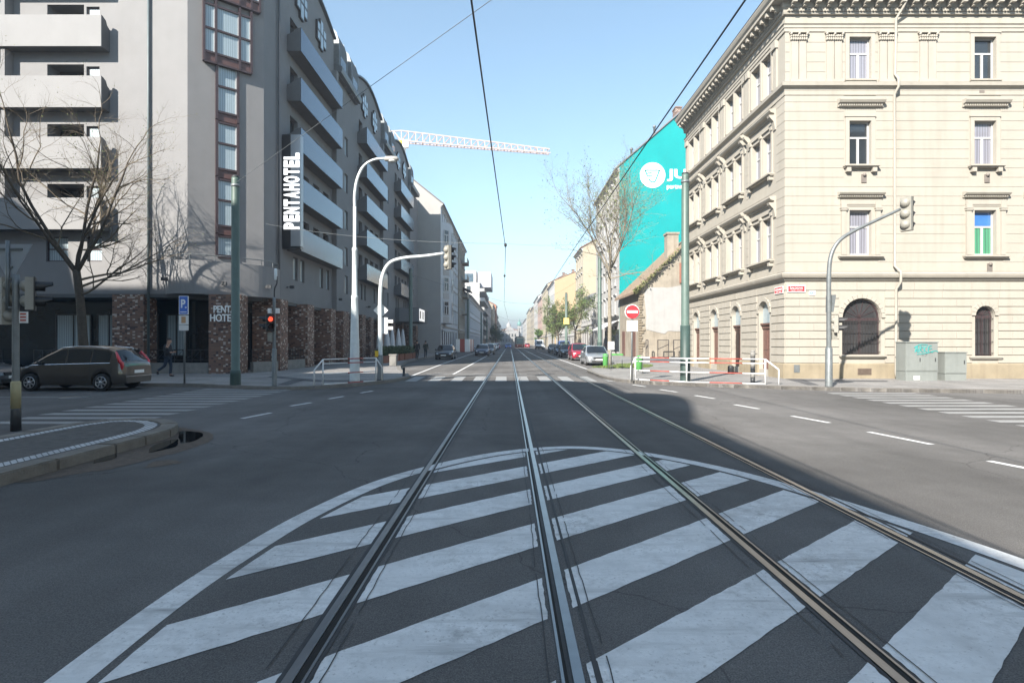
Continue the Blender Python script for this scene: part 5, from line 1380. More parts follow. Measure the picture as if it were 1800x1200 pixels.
# ================================================================== street furniture
def tram_pole(name, label, x, y, top, r=0.15, band=2.3, z0=0.12, grp='green tram wire poles'):
    t = thing(name, label, 'pole', (x, y, z0), grp)
    b = MB(); b.lathe([(r * 1.32, 0), (r * 1.32, band), (r * 1.1, band + 0.02), (r, top - z0 - 0.1), (r * 0.95, top - z0)], (x, y, z0), 16); b.build('shaft', M['green_pole'], t)
    b = MB(); b.lathe([(r * 1.42, 0.0), (r * 1.40, 0.04), (r * 1.35, 0.4), (r * 1.34, band - 0.02)], (x, y, z0 + 0.005), 16); b.build('base', M['green_pole_low'], t)
    b = MB(); b.lathe([(r * 1.0, 0), (r * 0.9, 0.06), (0.02, 0.1)], (x, y, top), 12); b.build('cap', M['dark_metal'], t)
    for z in (top - 0.35,):
        b = MB(); b.lathe([(r * 1.0 + .015, 0), (r + .025, 0.05), (r + .015, 0.1)], (x, y, z), 12); b.build('collar', M['galv'], t)
    return t
tram_pole('tram_pole', 'dark green wire pole standing in front of the brick hotel corner', -10.1, 20.95, 7.75, 0.135, 0.55)
tram_pole('tram_pole', 'two-tone green wire pole behind the red and white railing by the cream house', 7.02, 22.75, 8.4, 0.145, 2.25)
tram_pole('tram_pole', 'dark wire pole beside the closed white parasols', -9.75, 56, 8.9, 0.17, 1.0)
tram_pole('tram_pole', 'dark wire pole beside the site hoarding', -7.65, 104, 9.5, 0.2, 1.0)
tram_pole('tram_pole', 'wire pole beyond the hoarding, before the low grey house', -7.5, 150, 9.6, 0.2, 1.0)
tram_pole('tram_pole', 'wire pole beyond the low grey house', -7.6, 190, 9.6, 0.2, 1.0)
tram_pole('tram_pole', 'green wire pole rising behind the silver parked car', 7.2, 45.5, 8.8, 0.15, 1.6)
tp = tram_pole('tram_pole', 'green wire pole carrying a yellow box over the parked cars', 7.95, 80, 8.6, 0.17, 1.6)
b = MB(); b.box(7.55, 8.3, 79.55, 79.75, 4.25, 5.1); b.build('yellow_box', mat('yellow_sign', (0.78, 0.58, 0.16), 0.5, 0.05), tp)

# street lamp
sl_ = thing('street_lamp', 'tall pale grey street lamp with curved arm behind the short railing', 'street lamp', (-6.2, 22.75, 0.12))
b = MB(); b.lathe([(0.21, 0), (0.20, 0.1), (0.185, 1.3), (0.15, 2.6), (0.125, 3.3), (0.135, 3.32), (0.135, 3.42), (0.105, 3.46), (0.095, 5.2), (0.105, 5.22), (0.105, 5.32), (0.065, 5.38), (0.06, 7.0)], (-6.2, 22.75, 0.12), 16); b.build('shaft', M['pale_pole'], sl_)
b = MB(); b.tube(smooth_line([(-6.2, 22.75, 7.1), (-6.2, 22.75, 7.6), (-6.1, 22.75, 8.2), (-5.85, 22.75, 8.72), (-5.45, 22.75, 8.98), (-5.0, 22.75, 9.04)], 5), [0.058] * 15 + [0.05] * 11, 8); b.build('arm', M['pale_pole'], sl_)
b = MB(); b.lathe([(0.05, 0), (0.10, 0.05), (0.115, 0.3), (0.10, 0.5), (0.03, 0.58)], (-5.02, 22.75, 9.02), 12, axis='x'); o = b.build('lamp_head', mat('lamp_housing', (0.33, 0.32, 0.30), 0.5), sl_)
b = MB(); b.sphere((-4.70, 22.75, 8.95), 0.13, 8, sc=(1.3, 0.85, 0.6)); b.build('lens', mat('lamp_lens', (0.55, 0.55, 0.52), 0.2), o)

def signal_head(parent, c, face, n=3, w=0.30, pitch=0.31, dark_front=True, lit=None, name='signal_head'):
    """traffic light head centred on c, looking along FACE (2-D)"""
    f = Vector((face[0], face[1], 0)).normalized(); s = Vector((f.y, -f.x, 0)); c = Vector(c)
    fr_ = lambda p: c + s * p[0] + f * p[1] + Vector((0, 0, p[2]))
    h = n * pitch + 0.04
    b = MB(fr_)
    b.box(-w / 2, w / 2, -0.06, 0.07, -h / 2, h / 2)
    for k in range(n):
        z = h / 2 - 0.02 - pitch * (k + 0.5); b.sphere((0, -0.05, z), w * 0.46, 7, sc=(1, 0.95, 1))
    o = b.build(name, M['signal_back'], parent, bevel=0.0)
    b = MB(fr_); b.box(-w / 2 - 0.012, w / 2 + 0.012, 0.07, 0.09, -h / 2 - .01, h / 2 + .01); b.build('front_panel', M['black'], o)
    for k in range(n):
        z = h / 2 - 0.02 - pitch * (k + 0.5)
        b = MB(fr_); b.sphere((0, 0.085, z), w * 0.37, 7, sc=(1, 0.3, 1)); b.build('lens', M['lens_red'] if lit == k else M['lens_dark'], o)
        v = MB(fr_); N = 12; R_ = w * 0.43                      # tunnel visor, cut open below
        a = [(R_ * math.cos(R(-50 + 280 * i / N)), R_ * math.sin(R(-50 + 280 * i / N))) for i in range(N + 1)]
        for i in range(N):
            p, q_ = a[i], a[i + 1]
            l0 = 0.26 if p[1] > 0 else 0.14; l1 = 0.26 if q_[1] > 0 else 0.14
            v.add([(p[0], 0.09, z + p[1]), (q_[0], 0.09, z + q_[1]), (q_[0], 0.09 + l1, z + q_[1]), (p[0], 0.09 + l0, z + p[1])], [(0, 1, 2, 3)])
        v.build('visor', M['black'], o, recalc=False)
    return o

def mast(label, base, pts, r, cat='traffic light', name='traffic_light', low=None, paint=None, grp=None):
    t = thing(name, label, cat, base, grp); paint = paint or M['galv']
    b = MB(); pl = smooth_line(pts, 5); n = len(pl); b.tube(pl, [r[0] + (r[1] - r[0]) * i / (n - 1) for i in range(n)], 10); b.build('mast', paint, t)
    if low:
        b = MB(); b.lathe([(low[0] + .01, 0), (low[0], 0.05), (low[0] - .005, low[1]), (r[0] + .002, low[1] + 0.05)], base, 12); b.build('base', M['galv'], t)
    return t
# mast with curved arm, hotel side
t = mast('pale traffic light mast with curved arm and white diamond sign by the short railing', (-5.36, 23.55, 0.12),
         [(-5.36, 23.55, 0.12), (-5.36, 23.55, 2.5), (-5.36, 23.55, 3.6), (-5.28, 23.55, 4.4), (-4.98, 23.5, 4.95), (-4.4, 23.45, 5.16), (-3.5, 23.4, 5.24), (-2.72, 23.35, 5.34)], (0.095, 0.055), low=(0.125, 1.0), paint=M['pale_pole'])
signal_head(t, (-2.55, 23.4, 5.18), (0.75, 0.6), 3)
fr_d = MB(); cx_, cz_ = -5.36, 3.02
fr_d.extr([(cx_ - 0.31, cz_), (cx_, cz_ - 0.31), (cx_ + 0.31, cz_), (cx_, cz_ + 0.31)], 23.64, 23.66); fr_d.build('diamond_sign', M['white_paint'], t)
b = MB(); b.box(-5.34, -5.08, 23.62, 23.78, 2.05, 2.72); b.build('signal_housing', M['white_paint'], t)
for z in (2.5, 2.22):
    b = MB(); b.box(-5.08, -4.86, 23.66, 23.74, z, z + 0.13); b.build('visor', M['white_paint'], t)
b = MB(); b.box(-5.55, -5.42, 23.42, 23.52, 1.10, 1.34); b.build('push_button_box', M['yellow'], t)
# small pedestrian signal post by the hotel corner
t = mast('slim pedestrian signal post showing red, with a small aerial on top', (-8.42, 20.35, 0.12),
         [(-8.42, 20.35, 0.12), (-8.42, 20.35, 1.8), (-8.42, 20.35, 3.3)], (0.06, 0.055), low=(0.085, 1.3))
b = MB(); b.tube(smooth_line([(-8.42, 20.35, 3.3), (-8.41, 20.35, 3.6), (-8.33, 20.35, 3.8), (-8.33, 20.35, 4.05)], 4), 0.025, 6); b.build('aerial_pipe', M['dark_metal'], t)
b = MB(); b.lathe([(0.05, 0), (0.055, 0.02), (0.055, 0.36), (0.04, 0.4)], (-8.37, 20.35, 3.92), 10); b.build('aerial', M['pale_pole'], t)
for x in (-8.56, -8.28):
    b = MB(); b.box(x - 0.06, x + 0.06, 20.25, 20.33, 2.72, 2.90); b.build('sensor_box', M['white_paint'], t)
signal_head(t, (-8.55, 20.28, 2.38), (0.55, -0.85), 2, 0.25, 0.27, lit=0)
signal_head(t, (-8.62, 20.45, 2.38), (-0.9, -0.2), 2, 0.25, 0.27)
b = MB(); b.box(-8.62, -8.46, 20.24, 20.36, 1.72, 2.04); b.build('signal_housing', M['signal_back'], t)
# mast with curved arm, cream house side
t = mast('grey traffic light mast whose curved arm reaches in front of the cream house', (11.22, 20.0, 0.12),
         [(11.22, 20.0, 0.12), (11.22, 20.0, 2.5), (11.22, 20.0, 4.0), (11.30, 20.0, 4.75), (11.58, 20.0, 5.25), (12.1, 20.0, 5.6), (12.9, 20.0, 5.98), (13.72, 20.0, 6.36)], (0.085, 0.05), low=(0.12, 1.35))
signal_head(t, (13.95, 20.02, 6.2), (0.85, 0.5), 3, 0.36, 0.38)
signal_head(t, (11.42, 19.92, 2.32), (0.9, -0.45), 2, 0.25, 0.27)
b = MB(); b.box(11.32, 11.5, 19.96, 20.1, 1.78, 2.06); b.build('signal_housing', M['signal_back'], t)
b = MB(); b.extr([(11.27, 2.75), (11.33, 2.75), (11.42, 3.35), (11.28, 3.35)], 19.9, 20.3); b.build('sign_plate', M['galv'], t)
# post at the traffic island: signals seen from behind, give-way sign from behind
t = mast('grey post with cream signal heads and the back of a give-way triangle', (-9.42, 10.85, 0.0),
         [(-9.42, 10.85, 0.0), (-9.42, 10.85, 1.5), (-9.42, 10.85, 2.98)], (0.06, 0.055), low=None)
b = MB(); b.lathe([(0.085, 0), (0.085, 0.42), (0.08, 0.43)], (-9.42, 10.85, 0), 12); b.build('base', M['dark_metal'], t)
b = MB(); b.lathe([(0.082, 0.43), (0.082, 0.92), (0.06, 0.95)], (-9.42, 10.85, 0), 12); b.build('yellow_band', mat('faded_yellow', (0.30, 0.265, 0.15), 0.6, 0.15), t)
b = MB(); b.tube([(-9.56, 10.83, 2.3), (-9.56, 10.83, 3.62)], 0.032, 8); b.bar((-9.56, 10.83, 2.35), (-9.42, 10.85, 2.35), 0.04); b.bar((-9.56, 10.83, 2.9), (-9.42, 10.85, 2.9), 0.04); b.build('sign_pipe', M['galv'], t)
b = MB(); b.extr([(-9.98, 3.56), (-9.12, 3.56), (-9.55, 2.82)], 10.87, 10.885); o = b.build('give_way_sign', mat('sign_back', (0.36, 0.39, 0.43), 0.4, 0.08, metal=0.4), t)
for z in (3.46, 3.12):
    b = MB(); b.box(-9.8 + (3.46 - z) * .55, -9.3 - (3.46 - z) * .55, 10.84, 10.868, z - 0.02, z + 0.02); b.build('rail', M['galv'], o)
signal_head(t, (-9.24, 10.95, 2.62), (0.8, 0.55), 2, 0.25, 0.29)
signal_head(t, (-9.66, 10.98, 2.48), (-0.75, 0.6), 3, 0.25, 0.29)
b = MB(); b.box(-9.33, -9.17, 10.82, 10.835, 2.05, 2.27); o = b.build('notice', M['white_paint'], t)
for k in range(3):
    b = MB(); b.box(-9.31, -9.2, 10.815, 10.82, 2.09 + k * 0.06, 2.12 + k * 0.06); b.build('printed_line', M['red_paint'], o)

def sign_post(name, label, x, y, h, r=0.035, cat='sign', z0=0.12):
    t = thing(name, label, cat, (x, y, z0))
    b = MB(); b.tube([(x, y, z0), (x, y, h)], r, 8); b.build('post', M['galv'], t); return t
t = sign_post('parking_sign', 'blue parking sign with two white plates below, beside the parked minivan', -12.32, 21.55, 3.45)
b = MB(); b.box(-12.5, -12.14, 21.49, 21.51, 2.74, 3.44); o = b.build('sign_rim', M['sign_white'], t)
b = MB(); b.box(-12.475, -12.165, 21.48, 21.49, 2.76, 3.42); b.build('sign_face', M['sign_blue'], o)
put_text('lettering', 'P', 0.4, M['sign_white'], o, (-12.33, 21.478, 3.15), (1, 0, 0), (0, 0, 1), 0.17, 0.32, 0.002, bold=0.012)
b = MB(); b.box(-12.26, -12.2, 21.475, 21.48, 2.98, 3.03); b.box(-12.44, -12.2, 21.475, 21.48, 2.82, 2.85); b.build('sign_mark', M['sign_white'], o)
for z0, z1 in ((2.36, 2.71), (2.14, 2.34)):
    b = MB(); b.box(-12.5, -12.14, 21.49, 21.51, z0, z1); o = b.build('plate', M['white_paint'], t)
b = MB(); b.box(-12.40, -12.24, 21.482, 21.49, 2.42, 2.66); b.build('plate_mark', mat('orange_mark', (0.5, 0.3, 0.16), 0.5), t)
t = sign_post('no_entry_sign', 'round red no-entry sign with a blank plate below it at the railing end', 4.98, 23.2, 3.22)
b = MB(); b.lathe([(0.30, 0), (0.30, -0.02)], (4.98, 23.15, 2.93), 32, axis='y'); o = b.build('sign_rim', M['sign_white'], t)
b = MB(); b.extr([(4.98 + 0.275 * math.cos(k * math.pi / 20), 2.93 + 0.275 * math.sin(k * math.pi / 20)) for k in range(40)], 23.125, 23.13); b.build('sign_face', M['sign_red'], o)
b = MB(); b.box(4.76, 5.2, 23.118, 23.124, 2.88, 2.98); b.build('white_bar', M['sign_white'], o)
b = MB(); b.box(4.76, 5.2, 23.13, 23.15, 2.14, 2.58); b.build('plate', M['white_paint'], t)
t = sign_post('notice_board', 'small white notice plate on a thin post in front of the street tree', 5.8, 32.6, 1.75, 0.025)
b = MB(); b.box(5.62, 5.98, 32.53, 32.56, 1.28, 1.74); o = b.build('plate', M['white_paint'], t)
for k in range(3):
    b = MB(); b.box(5.67, 5.93, 32.52, 32.53, 1.38 + k * 0.09, 1.42 + k * 0.09); b.build('printed_line', M['galv'], o)

# tubular railings ---------------------------------------------------------
def railing(label, posts, low0, low1, red, name='railing'):
    t = thing(name, label, 'railing', (posts[0][0], posts[0][1], 0.12))
    HT = [1.06, 0.90, 0.52, 0.14]
    for p in posts:
        b = MB(); b.tube([(p[0], p[1], 0.12), (p[0], p[1], 1.07)], 0.028, 8); b.build('post', M['white_paint'], t)
    for lo, p in ((low0, posts[0]), (low1, posts[-1])):
        if lo:
            b = MB(); b.tube([(lo[0], lo[1], 0.12), (lo[0], lo[1], 0.66), (lo[0] * .97 + p[0] * .03, lo[1] * .97 + p[1] * .03, 0.69), (p[0], p[1], 1.05)], 0.028, 8); b.build('end_post', M['white_paint'], t)
    for z in HT:
        for i in range(len(posts) - 1):
            a, c = Vector((*posts[i], z)), Vector((*posts[i + 1], z)); L_ = (c - a).length
            cuts = sorted({0.0, 1.0, *[x for r_ in red if r_[0] == i for x in r_[1:]]})
            for k in range(len(cuts) - 1):
                m = (cuts[k] + cuts[k + 1]) / 2; isred = any(r_[0] == i and r_[1] < m < r_[2] for r_ in red)
                b = MB(); b.tube([a.lerp(c, cuts[k]), a.lerp(c, cuts[k + 1])], 0.021, 8); b.build('rail', M['red_paint'] if isred else M['white_paint'], t)
    return t
railing('short white and red tubular railing round the foot of the street lamp', [(-6.88, 20.95), (-5.42, 23.05)], (-7.12, 20.72), (-5.26, 23.4), [(0, 0.44, 0.74)])
railing('long white and red tubular railing along the kerb by the cream house', [(5.28, 23.9), (6.95, 22.35), (9.55, 21.25)], (5.12, 24.05), (9.98, 21.1), [(0, 0.30, 0.68), (1, 0.30, 0.72)])

# bins, bollards, cabinets ---------------------------------------------------
def lime_bin(x, y, label):
    t = thing('litter_bin', label, 'bin', (x, y, 0.12))
    b = MB(); b.lathe([(0.13, 0.2), (0.15, 0.22), (0.165, 0.72), (0.17, 0.74), (0.15, 0.76), (0.15, 0.30)], (x, y, 0.12), 14, caps=False); b.lathe([(0.13, 0.2), (0.13, 0.21)], (x, y, 0.12), 14); b.build('bucket', M['lime'], t)
    b = MB(); b.lathe([(0.17, 0.80), (0.175, 0.83), (0.08, 0.90), (0.02, 0.91)], (x, y, 0.12), 14); b.build('lid', M['lime'], t)
    b = MB(); b.tube([(x + 0.19, y, 0.12), (x + 0.19, y, 1.05)], 0.022, 6); b.bar((x + 0.1, y, 0.95), (x + 0.19, y, 0.95), 0.03); b.build('post', M['galv'], t)
lime_bin(5.7, 33.9, 'lime green litter bin by the grass patch and the silver car')
lime_bin(6.5, 28.6, 'lime green litter bin behind the long railing')
t = thing('plant_guard', 'thin grey frame with a green top bar next to the street tree', 'tree guard', (6.4, 34, 0.12))
for x in (6.15, 6.72):
    b = MB(); b.tube([(x, 34, 0.12), (x, 34, 1.0)], 0.02, 6); b.build('post', M['galv'], t)
b = MB(); b.box(6.1, 6.77, 33.95, 34.05, 0.92, 1.02); b.build('top_bar', M['lime'], t)
t = thing('striped_bollard', 'grey post with dark and pale bands behind the railing end', 'bollard', (9.42, 22.05, 0.12))
for k in range(6):
    b = MB(); b.lathe([(0.085, 0), (0.085, 0.195)], (9.42, 22.05, 0.12 + k * 0.2), 12); b.build('band', M['concrete'] if k % 2 else M['dark_metal'], t)
b = MB(); b.lathe([(0.085, 0), (0.07, 0.05), (0.02, 0.07)], (9.42, 22.05, 1.32), 12); b.build('cap', M['concrete'], t)
t = thing('stone_bollard', 'short dark stone bollard before the doors of the cream house', 'bollard', (11.0, 28.3, 0.12))
b = MB(); b.lathe([(0.16, 0), (0.15, 0.3), (0.16, 0.32)], (11.0, 28.3, 0.12), 10); b.build('shaft', M['dark_metal'], t); b = MB(); b.lathe([(0.16, 0), (0.13, 0.08), (0.04, 0.12)], (11.0, 28.3, 0.44), 10); b.build('cap', M['dark_metal'], t)
t = thing('kerb_post', 'small black kerb post at the tip of the hotel pavement', 'bollard', (-4.95, 26.6, 0.12))
b = MB(); b.lathe([(0.08, 0), (0.06, 0.04), (0.055, 0.34)], (-4.95, 26.6, 0.12), 10); b.build('shaft', M['black'], t); b = MB(); b.lathe([(0.065, 0), (0.06, 0.04), (0.02, 0.06)], (-4.95, 26.6, 0.46), 10); b.build('cap', M['black'], t)
M['cab'] = mat('cabinet_grey', (0.185, 0.20, 0.19), 0.55, 0.08, 2, streak=0.35)
M['cab_d'] = mat('cabinet_seam', (0.10, 0.11, 0.105), 0.6)
M['graffiti'] = mat('cyan_spray', (0.02, 0.26, 0.25), 0.6, 0.1, 8)
def cabinet(x0, x1, y0, y1, h, label):
    t = thing('utility_cabinet', label, 'cabinet', ((x0 + x1) / 2, (y0 + y1) / 2, 0.12)); zs = 0.12 + h * 0.24
    b = MB(); b.box(x0 + .01, x1 - .01, y0 + .01, y1, 0.12, zs - 0.012); b.build('plinth', M['cab'], t)
    b = MB(); b.box(x0, x1, y0, y1, zs, 0.12 + h - 0.05); o = b.build('case', M['cab'], t, bevel=0.008)
    b = MB(); b.box(x0 + .02, x1 - .02, y0 + .02, y1 - .01, zs - 0.012, zs); b.build('seam', M['cab_d'], t)
    b = MB(); b.box(x0 - .02, x1 + .02, y0 - .03, y1, 0.12 + h - 0.05, 0.12 + h); b.build('lid', M['cab'], t, bevel=0.006)
    xm = (x0 + x1) / 2
    for a, c in ((x0 + .04, xm - .008), (xm + .008, x1 - .04)) if x1 - x0 > 1.1 else ((x0 + .04, x1 - .04),):
        b = MB(); b.box(a, c, y0 - .012, y0 - .001, zs + .04, 0.12 + h - .09); d_ = b.build('door', M['cab'], o)
        b = MB(); b.box(c - .09, c - .06, y0 - .03, y0 - .013, zs + .4, zs + .55); b.build('handle', M['dark_metal'], d_)
    return t, o
tc, oc = cabinet(16.18, 17.50, 23.25, 23.85, 1.60, 'large grey utility cabinet with cyan graffiti against the cream wall')
g = MB()
def spray(pts):
    P = smooth_line([(16.55 + p[0] * 0.75, 23.232, 1.28 + p[1] * 0.32) for p in pts], 5); g.tube(P, 0.017, 5)
spray([(0, 0), (.1, .8), (.18, 0), (.05, .35), (.2, .35)]); spray([(.26, 0), (.28, .8), (.4, .6), (.28, .42), (.42, 0)]); spray([(.48, .85), (.5, 0)]); spray([(.64, .8), (.5, .4), (.66, 0)])
spray([(.9, .85), (.74, .7), (.74, .1), (.98, 0.02)]); spray([(.74, .42), (.92, .5)]); spray([(.1, -.25), (.6, -.12), (1.1, .2), (1.25, .05)]); spray([(-.05, .6), (.3, 1.0), (.7, .95)])
g.build('graffiti', M['graffiti'], oc)
g = MB()
for p in ([(.35, -.75), (.4, -.45), (.45, -.75)], [(.5, -.45), (.5, -.75)], [(.58, -.5), (.68, -.6), (.58, -.75)]):
    g.tube(smooth_line([(16.5 + q_[0] * 0.8, 23.232, 1.38 + q_[1] * 0.32) for q_ in p], 3), 0.010, 4)
g.build('graffiti', M['cab_d'], oc)
g = MB(); g.box(16.5, 16.75, 23.235, 23.241, 0.16, 0.32); g.build('paper_scrap', M['white_paint'], oc)
cabinet(17.86, 18.76, 23.35, 23.9, 1.18, 'lower grey utility cabinet standing to the east of the graffiti cabinet'.replace(' to the east of', ' beside'))
t = thing('concrete_bin', 'square concrete litter bin on the pavement before the planters', 'bin', (-7.85, 38.4, 0.12))
b = MB(); b.box(-8.08, -7.62, 38.17, 38.63, 0.12, 0.82); b.build('body', M['concrete'], t, bevel=0.02)
b = MB(); b.box(-8.12, -7.58, 38.13, 38.67, 0.82, 0.9); b.build('rim', M['concrete'], t, bevel=0.01)
# terrace: clipped bushes in pots, closed parasols -------------------------------
M['terracotta'] = mat('terracotta', (0.22, 0.085, 0.05), 0.85, 0.15, 4)
M['leaf_dark'] = mat('dark_leaf', (0.028, 0.05, 0.018), 0.7, 0.4, 5); M['leaf_mid'] = mat('mid_leaf', (0.045, 0.075, 0.025), 0.7, 0.4, 5)
def leafball(mb, c, sc, n, s, q, nm=2):
    for _ in range(n):
        while True:
            p = Vector((q.uniform(-1, 1), q.uniform(-1, 1), q.uniform(-1, 1)))
            if 0.25 < p.length < 1: break
        p = Vector((c[0] + p.x * sc[0], c[1] + p.y * sc[1], c[2] + p.z * sc[2])); a = Vector((q.gauss(0, 1), q.gauss(0, 1), q.gauss(0, 1))).normalized() * s; d = a.orthogonal().normalized() * s * 0.6
        mb.add([p - a, p + d, p + a, p - d], [(0, 1, 2, 3)], q.randrange(nm))
qv = random.Random(6)
planter = None
for i in range(7):
    y = 43.5 + i * 2.15
    if planter is None:
        t = thing('potted_bush', 'row of terracotta troughs with dark green bushes', 'plant', (-9.7, y, 0.12), 'potted bushes edging the hotel terrace'); t.location = (0, 0, 0)
        t['label'] = 'dark green bush in a terracotta trough edging the hotel terrace'
        b = MB(); b.box(-0.32, 0.32, -0.95, 0.95, 0, 0.55); b.build('trough', M['terracotta'], t, bevel=0.02, world=False)
        b = MB(); leafball(b, (0, 0, 0.88), (0.42, 1.05, 0.42), 520, 0.075, qv); b.build('foliage', [M['leaf_dark'], M['leaf_mid']], t, world=False, recalc=False, weld=False)
        planter = t
    else: t = copy_tree(planter)
    t.location = (-9.75 + 0.05 * math.sin(i * 2), y, 0.12); t.rotation_euler.z = math.pi * (i % 2)
para = None
M['canvas'] = mat('white_canvas', (0.62, 0.62, 0.63), 0.8, 0.06, 3)
for i, y in enumerate((47.0, 49.4, 52.0, 54.4, 57.2)):
    if para is None:
        t = thing('closed_parasol', 'closed white parasol standing behind the potted bushes of the hotel terrace', 'parasol', (0, 0, 0), 'closed white parasols on the hotel terrace')
        b = MB(); N = 16; vs = []; prof = [(0.05, 2.9), (0.13, 2.6), (0.20, 2.1), (0.26, 1.6), (0.30, 1.15), (0.27, 1.0)]
        for r_, z in prof:
            for k in range(N): rr = r_ * (1.0 if k % 2 else 0.72); a = 2 * math.pi * k / N; vs.append((rr * math.cos(a), rr * math.sin(a), z))
        b.add(vs, [(j * N + k, j * N + (k + 1) % N, (j + 1) * N + (k + 1) % N, (j + 1) * N + k) for j in range(len(prof) - 1) for k in range(N)] + [tuple(range(N))], 0, True)
        b.build('canopy', M['canvas'], t, world=False)
        b = MB(); b.tube([(0, 0, 0), (0, 0, 3.0)], 0.025, 6); b.build('pole', M['galv'], t, world=False)
        b = MB(); b.lathe([(0.3, 0), (0.3, 0.08), (0.06, 0.14)], (0, 0, 0), 12); b.build('base', M['concrete'], t, world=False)
        para = t
    else: t = copy_tree(para)
    t.location = (-10.75 + 0.1 * (i % 2), y, 0.12); t.rotation_euler.z = i * 0.4
# overhead wires -------------------------------------------------------------------
def wire(label, pts, r=0.013, sag=0.0, ins=(), grp='overhead tram wires', m='wire'):
    t = thing('overhead_wire', label, 'wire', tuple(pts[0]), grp)
    P = []
    for i in range(len(pts) - 1):
        a, c = Vector(pts[i]), Vector(pts[i + 1]); n = 12 if sag else 2
        for k in range(n):
            s_ = k / n; p = a.lerp(c, s_); p.z -= sag * 4 * s_ * (1 - s_); P.append(p)
    P.append(Vector(pts[-1]))
    b = MB(); b.tube(P, r, 5); b.build('wire_strand', M[m], t)
    for p in ins:
        b = MB(); b.sphere(p, 0.06, 6, sc=(1, 1, 1.4)); b.build('insulator', M['dark_metal'], t)
wire('black contact wire above the tram track nearer the hotel', [(-0.62, -8, 5.5), (-0.43, 6.3, 5.5), (-0.17, 23, 5.5), (-0.55, 56, 5.5), (-0.2, 104, 5.5), (-0.5, 150, 5.5), (-0.3, 400, 5.5)], 0.0125, ins=((-0.17, 23, 5.62), (-0.3, 33, 5.55)))
wire('black contact wire above the tram track nearer the cream house', [(2.65, -8, 5.5), (2.63, 6.3, 5.5), (2.62, 23, 5.5), (2.8, 56, 5.5), (2.5, 104, 5.5), (2.65, 400, 5.5)], 0.0125)
wire('thin span wire from the dark green pole up across the near sky', [(-10.1, 20.95, 7.55), (-0.25, 10.4, 8.0), (10.5, -1.2, 8.0)], 0.007, m='galv')
wire('thin pale span wire from the hotel corner to the contact wire', [(-13.3, 31.05, 8.15), (-0.17, 23, 5.68)], 0.009, 0.25, m='galv')
wire('thin span wire from the contact wire to the two-tone green pole', [(-0.17, 23, 5.68), (2.62, 22.9, 5.62), (7.0, 22.75, 8.0)], 0.005, 0.05, m='galv')
wire('span wire across the street between the poles by the parasols and the yellow box', [(-9.75, 56, 8.4), (-0.55, 56, 5.7), (2.8, 58, 5.7), (7.2, 60, 8.2)], 0.008, 0.1)
wire('span wire across the street at the site hoarding', [(-7.65, 104, 9.0), (-0.2, 104, 5.8), (2.5, 104, 5.8), (8.5, 104, 9.0)], 0.012, 0.1)
# ================================================================== vehicles
def lerp_line(pts, x):
    if x <= pts[0][0]: return pts[0][1]
    for i in range(len(pts) - 1):
        if x <= pts[i + 1][0]:
            t = (x - pts[i][0]) / max(1e-6, pts[i + 1][0] - pts[i][0]); return pts[i][1] + (pts[i + 1][1] - pts[i][1]) * t
    return pts[-1][1]
def paint(name, rgb, metal=0.3, rough=0.28):
    return mat(name, rgb, rough, 0.03, 1.5, metal=metal, coat=0.8)
M['car_glass'] = mat('car_glass', (0.012, 0.015, 0.018), 0.05, 0.1, 1, spec=0.9)
M['tyre'] = mat('tyre', (0.018, 0.018, 0.018), 0.85, 0.2)
M['rim'] = mat('alloy_rim', (0.45, 0.46, 0.48), 0.3, 0.05, metal=0.7)
M['lamp_clear'] = mat('headlamp', (0.62, 0.64, 0.66), 0.12, 0.1, 8, metal=0.3)
M['lamp_red'] = mat('tail_lamp', (0.50, 0.02, 0.03), 0.15, 0.05, coat=0.6)
M['trim_black'] = mat('black_trim', (0.02, 0.02, 0.021), 0.55, 0.1)
M['chrome'] = mat('chrome', (0.6, 0.6, 0.6), 0.15, 0.02, metal=1.0)
